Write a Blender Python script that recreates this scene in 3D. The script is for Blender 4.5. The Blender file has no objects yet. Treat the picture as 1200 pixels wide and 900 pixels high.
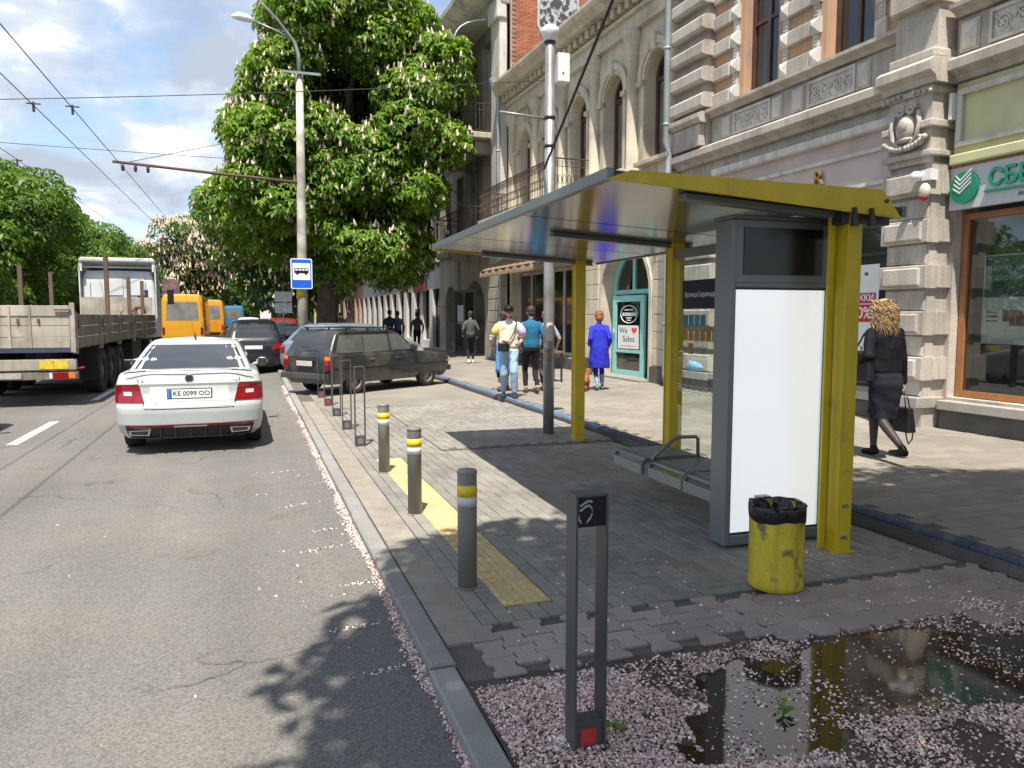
import bpy, bmesh, math, random
import numpy as np
from mathutils import Vector, Matrix
random.seed(7); RNG = np.random.default_rng(7)
R = math.radians
scene = bpy.context.scene
COL = scene.collection

# ------------------------------------------------------------------ camera
cam_data = bpy.data.cameras.new('camera'); cam = bpy.data.objects.new('camera', cam_data); COL.objects.link(cam)
cam.location = (0, 0, 1.80)
cam.rotation_euler = (R(90 - 5.074), 0, R(-18.75))
cam_data.sensor_fit = 'HORIZONTAL'; cam_data.sensor_width = 36; cam_data.lens = 36 * 901 / 1200
cam_data.clip_start = 0.05; cam_data.clip_end = 3000
scene.camera = cam

# ------------------------------------------------------------------ world, sun, exposure
SUN_DIR = Vector((-0.147, -0.378, 0.914)).normalized()          # towards the sun
world = bpy.data.worlds.new('World'); scene.world = world; world.use_nodes = True
def build_world():
    nt = world.node_tree; N = nt.nodes; L = nt.links
    N.clear()
    out = N.new('ShaderNodeOutputWorld'); bg = N.new('ShaderNodeBackground')
    sky = N.new('ShaderNodeTexSky'); sky.sky_type = 'NISHITA'; sky.sun_disc = False
    sky.sun_elevation = math.asin(SUN_DIR.z); sky.sun_rotation = math.atan2(SUN_DIR.x, SUN_DIR.y)
    sky.air_density = 1.0; sky.dust_density = 0.6; sky.ozone_density = 1.4
    tc = N.new('ShaderNodeTexCoord'); sep = N.new('ShaderNodeSeparateXYZ')
    L.new(tc.outputs['Generated'], sep.inputs[0])
    mz = N.new('ShaderNodeMath'); mz.operation = 'MAXIMUM'; mz.inputs[1].default_value = 0.0
    az = N.new('ShaderNodeMath'); az.operation = 'ADD'; az.inputs[1].default_value = 0.32
    L.new(sep.outputs['Z'], mz.inputs[0]); L.new(mz.outputs[0], az.inputs[0])
    dx = N.new('ShaderNodeMath'); dx.operation = 'DIVIDE'; dy = N.new('ShaderNodeMath'); dy.operation = 'DIVIDE'
    L.new(sep.outputs['X'], dx.inputs[0]); L.new(az.outputs[0], dx.inputs[1])
    L.new(sep.outputs['Y'], dy.inputs[0]); L.new(az.outputs[0], dy.inputs[1])
    cb = N.new('ShaderNodeCombineXYZ'); L.new(dx.outputs[0], cb.inputs[0]); L.new(dy.outputs[0], cb.inputs[1])
    n1 = N.new('ShaderNodeTexNoise'); n1.inputs['Scale'].default_value = 1.9; n1.inputs['Detail'].default_value = 8
    n1.inputs['Roughness'].default_value = 0.56; n1.inputs['Distortion'].default_value = 0.25
    L.new(cb.outputs[0], n1.inputs['Vector'])
    r1 = N.new('ShaderNodeValToRGB'); r1.color_ramp.elements[0].position = 0.40; r1.color_ramp.elements[1].position = 0.53
    L.new(n1.outputs['Fac'], r1.inputs[0])
    n2 = N.new('ShaderNodeTexNoise'); n2.inputs['Scale'].default_value = 3.6; n2.inputs['Detail'].default_value = 7
    n2.inputs['Roughness'].default_value = 0.6; n2.inputs['Distortion'].default_value = 0.15
    L.new(cb.outputs[0], n2.inputs['Vector'])
    r2 = N.new('ShaderNodeValToRGB')
    e = r2.color_ramp.elements
    e[0].position = 0.40; e[0].color = (2.5, 2.85, 3.45, 1)
    e[1].position = 0.67; e[1].color = (7.2, 7.3, 7.4, 1)
    m = e.new(0.54); m.color = (3.6, 3.95, 4.5, 1)
    L.new(n2.outputs['Fac'], r2.inputs[0])
    mix = N.new('ShaderNodeMixRGB'); L.new(r1.outputs['Color'], mix.inputs['Fac'])
    L.new(sky.outputs[0], mix.inputs[1]); L.new(r2.outputs['Color'], mix.inputs[2])
    bg.inputs['Strength'].default_value = 0.115
    L.new(mix.outputs[0], bg.inputs['Color']); L.new(bg.outputs[0], out.inputs['Surface'])
build_world()
sun_data = bpy.data.lights.new('sun', 'SUN'); sun = bpy.data.objects.new('sun', sun_data); COL.objects.link(sun)
sun_data.energy = 4.3; sun_data.angle = R(0.5); sun_data.color = (1.0, 0.93, 0.82)
sun.rotation_euler = SUN_DIR.to_track_quat('Z', 'Y').to_euler(); sun.location = (-6, -16, 40)
vs = scene.view_settings
vs.view_transform = 'Standard'; vs.look = 'None'; vs.gamma = 1; vs.use_curve_mapping = False; vs.exposure = 0.98
scene.render.engine = 'CYCLES'

# ------------------------------------------------------------------ pixel helpers used to find real positions (metres)
FACE0 = Vector((9.3, 7.13, 0)); FD = Vector((-0.028, 1, 0)).normalized(); FROT = math.atan2(FD.y, FD.x)   # facade line

# ------------------------------------------------------------------ materials
MATS = {}
def pm(name, col, rough=0.75, metal=0.0, var=0.16, vs_=3.0, fine=0.10, fs=60.0, bump=0.0, bs=60.0, col2=None, c2s=1.2, c2lo=0.5, c2hi=0.65,
       isl=0.0, spec=0.5, coat=0.0, emit=0.0, alpha=1.0, obj=False, dist=0.006, sub=0.0, streak=0.0, sdark=0.5):
    if name in MATS: return MATS[name]
    m = bpy.data.materials.new(name); m.use_nodes = True; MATS[name] = m
    nt = m.node_tree; N = nt.nodes; L = nt.links; b = N['Principled BSDF']
    b.inputs['Roughness'].default_value = rough; b.inputs['Metallic'].default_value = metal
    b.inputs['Specular IOR Level'].default_value = spec; b.inputs['Coat Weight'].default_value = coat; b.inputs['Coat Roughness'].default_value = 0.06
    b.inputs['Alpha'].default_value = alpha
    geo = N.new('ShaderNodeNewGeometry'); pos = geo.outputs['Position']
    if obj:
        tc = N.new('ShaderNodeTexCoord'); pos = tc.outputs['Object']
    def noise(s, d=4):
        n = N.new('ShaderNodeTexNoise'); n.inputs['Scale'].default_value = s; n.inputs['Detail'].default_value = d; L.new(pos, n.inputs['Vector']); return n.outputs['Fac']
    def maprange(fac, lo, hi):
        r = N.new('ShaderNodeMapRange'); r.inputs[1].default_value = 0.3; r.inputs[2].default_value = 0.7; r.inputs[3].default_value = lo; r.inputs[4].default_value = hi
        L.new(fac, r.inputs[0]); return r.outputs[0]
    rgb = N.new('ShaderNodeRGB'); rgb.outputs[0].default_value = (*col, 1); cur = rgb.outputs[0]
    if col2 is not None:
        mx = N.new('ShaderNodeMixRGB'); mx.inputs[2].default_value = (*col2, 1); L.new(cur, mx.inputs[1])
        r = N.new('ShaderNodeMapRange'); r.inputs[1].default_value = c2lo; r.inputs[2].default_value = c2hi
        L.new(noise(c2s, 7), r.inputs[0]); L.new(r.outputs[0], mx.inputs[0]); cur = mx.outputs[0]
    def mult(cur, f):
        mx = N.new('ShaderNodeVectorMath'); mx.operation = 'SCALE'; L.new(cur, mx.inputs[0]); L.new(f, mx.inputs['Scale']); return mx.outputs[0]
    if var: cur = mult(cur, maprange(noise(vs_, 5), 1 - var, 1 + var))
    if fine: cur = mult(cur, maprange(noise(fs, 3), 1 - fine, 1 + fine))
    if streak:
        mp = N.new('ShaderNodeMapping'); mp.inputs['Scale'].default_value = (5.0, 5.0, 0.45); L.new(pos, mp.inputs['Vector'])
        n = N.new('ShaderNodeTexNoise'); n.inputs['Scale'].default_value = 1.0; n.inputs['Detail'].default_value = 7; n.inputs['Roughness'].default_value = .65; L.new(mp.outputs[0], n.inputs['Vector'])
        r = N.new('ShaderNodeMapRange'); r.inputs[1].default_value = .46; r.inputs[2].default_value = .70; r.inputs[3].default_value = 1.0; r.inputs[4].default_value = 1 - streak; L.new(n.outputs['Fac'], r.inputs[0]); cur = mult(cur, r.outputs[0])
    if isl:
        oi = N.new('ShaderNodeObjectInfo'); ad = N.new('ShaderNodeMath'); ad.operation = 'ADD'
        L.new(oi.outputs['Random'], ad.inputs[0]); L.new(geo.outputs['Random Per Island'], ad.inputs[1])
        fr = N.new('ShaderNodeMath'); fr.operation = 'FRACT'; L.new(ad.outputs[0], fr.inputs[0])
        r = N.new('ShaderNodeMapRange'); r.inputs[3].default_value = 1 - isl; r.inputs[4].default_value = 1 + isl; L.new(fr.outputs[0], r.inputs[0])
        cur = mult(cur, r.outputs[0])
    L.new(cur, b.inputs['Base Color'])
    if bump:
        bp = N.new('ShaderNodeBump'); bp.inputs['Strength'].default_value = bump; bp.inputs['Distance'].default_value = dist
        L.new(noise(bs, 5), bp.inputs['Height']); L.new(bp.outputs[0], b.inputs['Normal'])
    if emit:
        b.inputs['Emission Color'].default_value = (*col, 1); b.inputs['Emission Strength'].default_value = emit
    return m
def glass(name, tint=(0.6, 0.65, 0.66), clear=0.85, rough=0.02, refl=0.045):
    if name in MATS: return MATS[name]
    m = bpy.data.materials.new(name); m.use_nodes = True; MATS[name] = m
    nt = m.node_tree; N = nt.nodes; L = nt.links; N.remove(N['Principled BSDF'])
    t = N.new('ShaderNodeBsdfTransparent'); t.inputs[0].default_value = (*[c * clear for c in tint], 1)
    g = N.new('ShaderNodeBsdfGlossy'); g.inputs['Roughness'].default_value = rough; g.inputs[0].default_value = (0.95, 0.97, 1, 1)
    lw = N.new('ShaderNodeLayerWeight'); lw.inputs[0].default_value = 0.5
    pw_ = N.new('ShaderNodeMath'); pw_.operation = 'POWER'; pw_.inputs[1].default_value = 4.0; L.new(lw.outputs['Facing'], pw_.inputs[0])
    f = N.new('ShaderNodeMath'); f.operation = 'MULTIPLY_ADD'; f.inputs[1].default_value = 0.9; f.inputs[2].default_value = refl; L.new(pw_.outputs[0], f.inputs[0])
    x = N.new('ShaderNodeMixShader'); L.new(f.outputs[0], x.inputs[0]); L.new(t.outputs[0], x.inputs[1]); L.new(g.outputs[0], x.inputs[2])
    L.new(x.outputs[0], N['Material Output'].inputs['Surface']); return m
def leafmat(name, c1, c2, trans=0.35):
    if name in MATS: return MATS[name]
    m = bpy.data.materials.new(name); m.use_nodes = True; MATS[name] = m
    nt = m.node_tree; N = nt.nodes; L = nt.links; b = N['Principled BSDF']; b.inputs['Roughness'].default_value = 0.5; b.inputs['Specular IOR Level'].default_value = 0.35
    geo = N.new('ShaderNodeNewGeometry'); mx = N.new('ShaderNodeMixRGB'); mx.inputs[1].default_value = (*c1, 1); mx.inputs[2].default_value = (*c2, 1)
    L.new(geo.outputs['Random Per Island'], mx.inputs[0]); L.new(mx.outputs[0], b.inputs['Base Color'])
    tr = N.new('ShaderNodeBsdfTranslucent'); sc = N.new('ShaderNodeVectorMath'); sc.operation = 'MULTIPLY'; sc.inputs[1].default_value = (1.5, 1.5, 0.6)
    L.new(mx.outputs[0], sc.inputs[0]); L.new(sc.outputs[0], tr.inputs[0])
    x = N.new('ShaderNodeMixShader'); x.inputs[0].default_value = trans; L.new(b.outputs[0], x.inputs[1]); L.new(tr.outputs[0], x.inputs[2])
    L.new(x.outputs[0], N['Material Output'].inputs['Surface']); return m

# ------------------------------------------------------------------ mesh building
class MB:
    def __init__(s, sm=False): s.v = []; s.f = []; s.mi = []; s.smf = []; s.cur = 0; s.sm = sm; s.T = None
    def add(s, vs, fs, sm=None):
        o = len(s.v)
        if s.T is not None: vs = [tuple(s.T @ Vector(p)) for p in vs]
        s.v.extend([tuple(p) for p in vs]); k = s.sm if sm is None else sm
        for f in fs: s.f.append(tuple(i + o for i in f)); s.mi.append(s.cur); s.smf.append(k)
        return s
    def mat(s, i): s.cur = i; return s
    def box(s, x0, x1, y0, y1, z0, z1):
        if x1 < x0: x0, x1 = x1, x0
        if y1 < y0: y0, y1 = y1, y0
        if z1 < z0: z0, z1 = z1, z0
        return s.add([(x0,y0,z0),(x1,y0,z0),(x1,y1,z0),(x0,y1,z0),(x0,y0,z1),(x1,y0,z1),(x1,y1,z1),(x0,y1,z1)],
                     [(0,3,2,1),(4,5,6,7),(0,1,5,4),(1,2,6,5),(2,3,7,6),(3,0,4,7)], False)
    def hexa(s, p): return s.add(p, [(0,3,2,1),(4,5,6,7),(0,1,5,4),(1,2,6,5),(2,3,7,6),(3,0,4,7)], False)
    def chbox(s, x0, x1, y0, y1, z0, z1, c):      # box with chamfered top edge
        return s.add([(x0,y0,z0),(x1,y0,z0),(x1,y1,z0),(x0,y1,z0),(x0,y0,z1-c),(x1,y0,z1-c),(x1,y1,z1-c),(x0,y1,z1-c),
                      (x0+c,y0+c,z1),(x1-c,y0+c,z1),(x1-c,y1-c,z1),(x0+c,y1-c,z1)],
                     [(0,1,5,4),(1,2,6,5),(2,3,7,6),(3,0,4,7),(4,5,9,8),(5,6,10,9),(6,7,11,10),(7,4,8,11),(8,9,10,11)], False)
    def chface(s, x0, x1, z0, z1, y0, y1, c):     # block with chamfered FRONT (+y) edge
        return s.add([(x0,y0,z0),(x1,y0,z0),(x1,y0,z1),(x0,y0,z1),(x0,y1-c,z0),(x1,y1-c,z0),(x1,y1-c,z1),(x0,y1-c,z1),
                      (x0+c,y1,z0+c),(x1-c,y1,z0+c),(x1-c,y1,z1-c),(x0+c,y1,z1-c)],
                     [(0,4,5,1),(1,5,6,2),(2,6,7,3),(3,7,4,0),(4,8,9,5),(5,9,10,6),(6,10,11,7),(7,11,8,4),(8,11,10,9)], False)
    def tube(s, p0, p1, r0, r1=None, n=8, cap=True, sm=True):
        return s.path([p0, p1], [r0, r0 if r1 is None else r1], n, cap, sm)
    def path(s, pts, r, n=8, cap=True, sm=True):
        pts = [Vector(p) for p in pts]; m = len(pts)
        if not hasattr(r, '__len__'): r = [r] * m
        vs = []; up = None
        for i, p in enumerate(pts):
            d = (pts[min(i+1, m-1)] - pts[max(i-1, 0)])
            d = d.normalized() if d.length > 1e-9 else Vector((0,0,1))
            if up is None:
                up = Vector((0,0,1)) if abs(d.z) < 0.9 else Vector((1,0,0))
            a = up.cross(d)
            if a.length < 1e-4: a = Vector((1,0,0)).cross(d)
            a.normalize(); b = d.cross(a); up = b
            for k in range(n):
                t = 2*math.pi*k/n + math.pi/n; vs.append(p + (a*math.cos(t) + b*math.sin(t))*r[i])
        fs = [(i*n+k, i*n+(k+1)%n, (i+1)*n+(k+1)%n, (i+1)*n+k) for i in range(m-1) for k in range(n)]
        s.add(vs, fs, sm)
        if cap:
            o = len(s.v) - m*n
            for f in (tuple(o+k for k in reversed(range(n))), tuple(o+(m-1)*n+k for k in range(n))): s.f.append(f); s.mi.append(s.cur); s.smf.append(False)
        return s
    def prism(s, poly, axis, a, b, cap=True):    # poly 2D points; axis is the extrusion axis 0/1/2
        n = len(poly)
        def P(u, v, w): return {0:(w,u,v), 1:(u,w,v), 2:(u,v,w)}[axis]
        vs = [P(u,v,a) for u,v in poly] + [P(u,v,b) for u,v in poly]
        fs = [(i,(i+1)%n,n+(i+1)%n,n+i) for i in range(n)]
        if cap: fs += [tuple(reversed(range(n))), tuple(range(n,2*n))]
        return s.add(vs, fs, False)
    def lathe(s, prof, c=(0,0,0), n=16, sm=True, a0=0, a1=2*math.pi):
        full = abs(a1-a0-2*math.pi) < 1e-6; k = n if full else n+1
        vs = [(c[0]+r*math.cos(a0+(a1-a0)*i/n), c[1]+r*math.sin(a0+(a1-a0)*i/n), c[2]+z) for r,z in prof for i in range(k)]
        m = len(prof)
        fs = [(j*k+i, j*k+(i+1)%k, (j+1)*k+(i+1)%k, (j+1)*k+i) for j in range(m-1) for i in range(n)]
        return s.add(vs, fs, sm)
    def grid(s, pts, nu, nv, sm=True):           # pts[v*nu+u]
        return s.add(pts, [(j*nu+i, j*nu+i+1, (j+1)*nu+i+1, (j+1)*nu+i) for j in range(nv-1) for i in range(nu-1)], sm)
    def sphere(s, c, r, n=10, m=6, sc=(1,1,1)):
        prof = [(math.sin(math.pi*j/m), -math.cos(math.pi*j/m)) for j in range(m+1)]
        vs = [(c[0]+r*sc[0]*p*math.cos(2*math.pi*i/n), c[1]+r*sc[1]*p*math.sin(2*math.pi*i/n), c[2]+r*sc[2]*z) for p,z in prof for i in range(n)]
        return s.add(vs, [(j*n+i, j*n+(i+1)%n, (j+1)*n+(i+1)%n, (j+1)*n+i) for j in range(m) for i in range(n)], True)
    def mesh(s, name, mats, fix=True):
        me = bpy.data.meshes.new(name); me.from_pydata(s.v, [], s.f)
        for m in (mats if isinstance(mats, (list, tuple)) else [mats]): me.materials.append(m)
        me.polygons.foreach_set('material_index', s.mi); me.polygons.foreach_set('use_smooth', s.smf)
        if fix and len(s.f) < 60000:
            bm = bmesh.new(); bm.from_mesh(me); bmesh.ops.recalc_face_normals(bm, faces=bm.faces); bm.to_mesh(me); bm.free()
        me.update(); return me
    def build(s, name, mats, parent=None, loc=(0,0,0), rot=(0,0,0), bevel=0, fix=True, angle=None):
        me = s.mesh(name, mats, fix)
        if angle: 
            me.shade_smooth(); me.set_sharp_from_angle(angle=R(angle))
        return link(name, me, parent, loc, rot, bevel)
def link(name, me, parent=None, loc=(0,0,0), rot=(0,0,0), bevel=0):
    o = bpy.data.objects.new(name, me); COL.objects.link(o); o.parent = parent; o.location = loc; o.rotation_euler = rot
    if bevel:
        b = o.modifiers.new('bevel', 'BEVEL'); b.width = bevel; b.segments = 2; b.limit_method = 'ANGLE'; b.angle_limit = R(40)
    return o
def tag(o, label, cat, group=None):
    o['label'] = label; o['category'] = cat
    if group: o['group'] = group
    return o
def thing(name, label, cat, loc=(0,0,0), rz=0, group=None):
    o = bpy.data.objects.new(name, None); COL.objects.link(o); o.location = loc; o.rotation_euler = (0,0,rz); o.empty_display_size = 0.2
    return tag(o, label, cat, group)
def struct(o): o['kind'] = 'structure'; return o
def stuff(o): o['kind'] = 'stuff'; return o
def kids(o): return [c for c in COL.objects if c.parent == o]
def copy_tree(o, parent=None, loc=None, rz=None, label=None):
    c = o.copy(); COL.objects.link(c); c.parent = parent
    if loc is not None: c.location = loc
    if rz is not None: c.rotation_euler = (0,0,rz)
    if label: c['label'] = label
    for ch in list(o.children): copy_tree(ch, c)
    return c
def npmesh(name, V, Fq, mats, mi=None, smooth=False):   # numpy mesh of quads
    me = bpy.data.meshes.new(name); nv = len(V); nf = len(Fq); k = Fq.shape[1]
    me.vertices.add(nv); me.vertices.foreach_set('co', np.ascontiguousarray(V, dtype=np.float32).ravel())
    me.loops.add(nf*k); me.loops.foreach_set('vertex_index', np.ascontiguousarray(Fq, dtype=np.int32).ravel())
    me.polygons.add(nf); me.polygons.foreach_set('loop_start', np.arange(0, nf*k, k, dtype=np.int32))
    for m in (mats if isinstance(mats, (list, tuple)) else [mats]): me.materials.append(m)
    if mi is not None: me.polygons.foreach_set('material_index', np.ascontiguousarray(mi, dtype=np.int32))
    me.update(calc_edges=True); me.validate()
    if smooth: me.shade_smooth()
    return me
def text_mesh(body, size=0.1, extrude=0.004, mat=None, name='lettering', align='CENTER', bold=0.0, spacing=1.0, shear=0.0):
    cu = bpy.data.curves.new('txt', 'FONT'); cu.body = body; cu.size = size; cu.extrude = extrude; cu.align_x = align; cu.align_y = 'CENTER'
    cu.offset = bold; cu.space_character = spacing; cu.resolution_u = 3; cu.shear = shear
    o = bpy.data.objects.new('txt', cu); COL.objects.link(o)
    dg = bpy.context.evaluated_depsgraph_get(); me = bpy.data.meshes.new_from_object(o.evaluated_get(dg)); me.name = name
    bpy.data.objects.remove(o); bpy.data.curves.remove(cu)
    me.materials.clear(); me.materials.append(mat)
    for p in me.polygons: p.material_index = 0
    return me
def text(body, parent, loc, rot, size, mat, name='lettering', **k):
    return link(name, text_mesh(body, size, mat=mat, name=name, **k), parent, loc, rot)
def apply_mods(o):
    dg = bpy.context.evaluated_depsgraph_get(); me = bpy.data.meshes.new_from_object(o.evaluated_get(dg))
    o.modifiers.clear(); o.data = me; return o
# ================================================================== SETTING: ground, road, kerbs, pavements
M_asph = pm('asphalt', (0.134, 0.129, 0.121), 0.9, var=0.10, vs_=0.5, fine=0.45, fs=230, bump=0.5, bs=150, col2=(0.154, 0.145, 0.130), c2s=0.55, c2lo=0.42, c2hi=0.62, dist=0.004)
def _asph():
    nt = M_asph.node_tree; N = nt.nodes; L = nt.links; b = N['Principled BSDF']; src = b.inputs['Base Color'].links[0].from_socket
    g = N.new('ShaderNodeNewGeometry')
    def noise(sc, vec, d=5):
        n = N.new('ShaderNodeTexNoise'); n.inputs['Scale'].default_value = sc; n.inputs['Detail'].default_value = d; L.new(vec, n.inputs['Vector']); return n
    mp = N.new('ShaderNodeMapping'); mp.inputs['Scale'].default_value = (1.3, 0.07, 1); L.new(g.outputs['Position'], mp.inputs['Vector'])
    lane = noise(1.0, mp.outputs[0]); r1 = N.new('ShaderNodeMapRange'); r1.inputs[1].default_value = .3; r1.inputs[2].default_value = .7; r1.inputs[3].default_value = .84; r1.inputs[4].default_value = 1.12; L.new(lane.outputs['Fac'], r1.inputs[0])
    wob = noise(2.2, g.outputs['Position']); add = N.new('ShaderNodeMixRGB'); add.blend_type = 'LINEAR_LIGHT'; add.inputs[0].default_value = .25; L.new(g.outputs['Position'], add.inputs[1]); L.new(wob.outputs['Color'], add.inputs[2])
    vo = N.new('ShaderNodeTexVoronoi'); vo.feature = 'DISTANCE_TO_EDGE'; vo.inputs['Scale'].default_value = .42; L.new(add.outputs[0], vo.inputs['Vector'])
    r2 = N.new('ShaderNodeMapRange'); r2.inputs[1].default_value = .0; r2.inputs[2].default_value = .007; r2.inputs[3].default_value = .0; r2.inputs[4].default_value = 1; L.new(vo.outputs['Distance'], r2.inputs[0])
    mk = noise(.45, g.outputs['Position'], 2); r3 = N.new('ShaderNodeMapRange'); r3.inputs[1].default_value = .5; r3.inputs[2].default_value = .6; L.new(mk.outputs['Fac'], r3.inputs[0])
    cr = N.new('ShaderNodeMath'); cr.operation = 'SUBTRACT'; cr.inputs[0].default_value = 1; L.new(r2.outputs[0], cr.inputs[1]); cm = N.new('ShaderNodeMath'); cm.operation = 'MULTIPLY'; L.new(cr.outputs[0], cm.inputs[0]); L.new(r3.outputs[0], cm.inputs[1])
    f = N.new('ShaderNodeMath'); f.operation = 'MULTIPLY_ADD'; f.inputs[1].default_value = -.6; f.inputs[2].default_value = 1; L.new(cm.outputs[0], f.inputs[0])
    sp = N.new('ShaderNodeTexVoronoi'); sp.inputs['Scale'].default_value = 95; L.new(g.outputs['Position'], sp.inputs['Vector']); sx = N.new('ShaderNodeSeparateColor'); L.new(sp.outputs['Color'], sx.inputs[0]); r4 = N.new('ShaderNodeMapRange'); r4.inputs[1].default_value = 0; r4.inputs[2].default_value = 1; r4.inputs[3].default_value = .72; r4.inputs[4].default_value = 1.28; L.new(sx.outputs[0], r4.inputs[0])
    cur = src
    st = noise(1.1, g.outputs['Position'], 6); r5 = N.new('ShaderNodeMapRange'); r5.inputs[1].default_value = .62; r5.inputs[2].default_value = .74; r5.inputs[3].default_value = 1; r5.inputs[4].default_value = .68; L.new(st.outputs['Fac'], r5.inputs[0])
    for q in (r1.outputs[0], f.outputs[0], r4.outputs[0], r5.outputs[0]):
        v = N.new('ShaderNodeVectorMath'); v.operation = 'SCALE'; L.new(cur, v.inputs[0]); L.new(q, v.inputs['Scale']); cur = v.outputs[0]
    L.new(cur, b.inputs['Base Color'])
_asph()
M_earth = pm('earth', (0.07, 0.075, 0.04), 0.95, var=0.3, vs_=0.4)
M_kerb = pm('granite_kerb', (0.235, 0.23, 0.215), 0.8, var=0.14, vs_=4, fine=0.28, fs=180, bump=0.4, bs=90, isl=0.10)
M_conc = pm('concrete_strip', (0.245, 0.222, 0.185), 0.9, var=0.16, vs_=5, fine=0.15, bump=0.4)
M_paver = pm('grey_paver', (0.220, 0.207, 0.182), 0.85, var=0.16, vs_=0.9, fine=0.18, fs=120, bump=0.3, bs=110, isl=0.13, col2=(0.195, 0.185, 0.168), c2s=1.6)
M_bone = pm('brown_paver', (0.27, 0.225, 0.205), 0.8, var=0.18, vs_=2, fine=0.15, fs=120, bump=0.3, isl=0.12)
M_sidep = pm('sidewalk_paver', (0.225, 0.204, 0.172), 0.85, var=0.15, vs_=0.6, fine=0.16, fs=120, bump=0.3, isl=0.12)
M_joint = pm('paving_joint', (0.11, 0.10, 0.085), 0.95, var=0.25, vs_=3, fine=0.2)
M_base = pm('far_paving', (0.215, 0.197, 0.168), 0.9, var=0.22, vs_=0.7, fine=0.15, fs=40)
M_dirt = pm('wet_dirt', (0.055, 0.042, 0.032), 0.55, var=0.35, vs_=5, fine=0.3, bump=0.6, bs=60)
M_blue = pm('shaded_worn_blue_paint', (0.035, 0.05, 0.085), 0.75, var=0.2, vs_=4, fine=0.2, col2=(0.12, 0.115, 0.105), c2s=4.5, c2lo=0.52, c2hi=0.66, isl=0.1)  # near kerb: tree shade put into the colour as navy, plus worn patches
M_bluef = pm('sunlit_blue_paint', (0.09, 0.17, 0.34), 0.75, var=0.2, vs_=4, fine=0.2, col2=(0.25, 0.24, 0.22), c2s=4.5, c2lo=0.56, c2hi=0.7)  # far kerb: same blue paint, coloured brighter as seen in sun
M_wpaint = pm('road_paint', (0.62, 0.62, 0.60), 0.8, var=0.12, fine=0.12, col2=(0.3, 0.3, 0.29), c2s=9, c2lo=0.6, c2hi=0.72)
M_tact = pm('yellow_tactile', (0.50, 0.385, 0.18), 0.8, var=0.18, vs_=4, fine=0.15, isl=0.10, col2=(0.33, 0.29, 0.20), c2s=7, c2lo=0.55, c2hi=0.72)

m = MB(); m.add([(-900,-300,-0.06),(900,-300,-0.06),(900,1500,-0.06),(-900,1500,-0.06)], [(0,1,2,3)]); struct(m.build('ground', M_earth))
m = MB(); m.add([(-13,-40,0),(0.15,-40,0),(0.15,260,0),(-13,260,0),(.82,-40,.055),(.82,260,.055)], [(0,1,2,3),(1,4,5,2)]); road = struct(m.build('road', M_asph))
for y0, y1 in ((0.2, 2.7), (6.2, 8.7), (12.3, 14.8), (18.3, 20.9), (24.4, 27), (30.5, 33)):
    m = MB(); m.add([(-3.27,y0,0.004),(-3.13,y0,0.004),(-3.13,y1,0.004),(-3.27,y1,0.004)], [(0,1,2,3)]); m.build('lane_marking', M_wpaint, road)

# granite kerb between road and pavement
kerb = MB(); kerb.box(0.80, 0.892, -30, 120, -0.05, 0.085); kerb = struct(kerb.build('kerb', M_joint))
ks = MB(); ks.chbox(-0.064, 0.064, -0.496, 0.496, -0.05, 0.122, 0.010); ks = ks.mesh('kerb_stone', M_kerb)
for i in range(32):
    y = -5.5 + i*1.0 + (0.0 if i > 8 else -0.02)
    o = link('kerb_stone', ks, kerb, ((0.837 if y > 2.6 else .826) + random.uniform(-.006,.006), y+0.5, random.uniform(-.006,.004)), (0, random.uniform(-.012,.012), random.uniform(-.006,.006)))

# pavement slab of the bus stop
pav = MB(); pav.box(0.905, 4.63, 3.33, 22, -0.05, 0.098); pav.box(0.905, 4.63, 22.004, 120, -0.05, 0.10)
pav = struct(pav.build('bus_stop_pavement', [M_joint]))
m = MB(); m.box(0.91, 1.15, 3.72, 5.5, 0.02, 0.116); m.box(0.91, 1.145, 5.505, 9.1, 0.02, 0.119); m.box(0.91, 1.15, 9.104, 15.5, 0.02, 0.117); m.build('concrete_edging', M_conc, pav)
m = MB(); m.box(1.155, 4.62, 14.2, 22, 0.05, 0.117); m.build('far_paving', M_base, pav)
def bone(hl=0.097, w=0.079, n=0.054, z0=0.05, z1=0.12, c=0.005):
    o = [(-w,-hl),(w,-hl),(w,-hl+0.045),(n,-hl+0.07),(n,hl-0.07),(w,hl-0.045),(w,hl),(-w,hl),(-w,hl-0.045),(-n,hl-0.07),(-n,-hl+0.07),(-w,-hl+0.045)]
    k = len(o); mb = MB()
    vs = [(x,y,z0) for x,y in o] + [(x,y,z1-c) for x,y in o] + [(x*(1-c/w),y*(1-c/hl),z1) for x,y in o]
    mb.add(vs, [(i,(i+1)%k,k+(i+1)%k,k+i) for i in range(k)] + [(k+i,k+(i+1)%k,2*k+(i+1)%k,2*k+i) for i in range(k)] + [tuple(range(2*k,3*k))], False)
    return mb.mesh('paver', M_bone)
def polyprism(o, z0, z1, c, mat):
    k = len(o); mb = MB()
    vs = [(x,y,z0) for x,y in o] + [(x,y,z1-c) for x,y in o] + [(x*(1-c/0.08),y*(1-c/0.08),z1) for x,y in o]
    mb.add(vs, [(i,(i+1)%k,k+(i+1)%k,k+i) for i in range(k)] + [(k+i,k+(i+1)%k,2*k+(i+1)%k,2*k+i) for i in range(k)] + [tuple(range(2*k,3*k))], False)
    return mb.mesh('paver', mat)
def jit(): return (random.uniform(-.012,.012), random.uniform(-.012,.012), random.uniform(-.01,.01))
bm_ = bone(); cnt = 0
for cx in range(11):
    for r_ in range(4):
        x = 1.125 + cx*0.140; y = 3.40 + r_*0.2 + (0.1 if cx % 2 else 0.0)
        if y - 0.1 < 3.33 - 0.12 or y > 3.81: continue
        link('paver', bm_, pav, (x, y, random.uniform(-.006,.002)), jit()); cnt += 1
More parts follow.
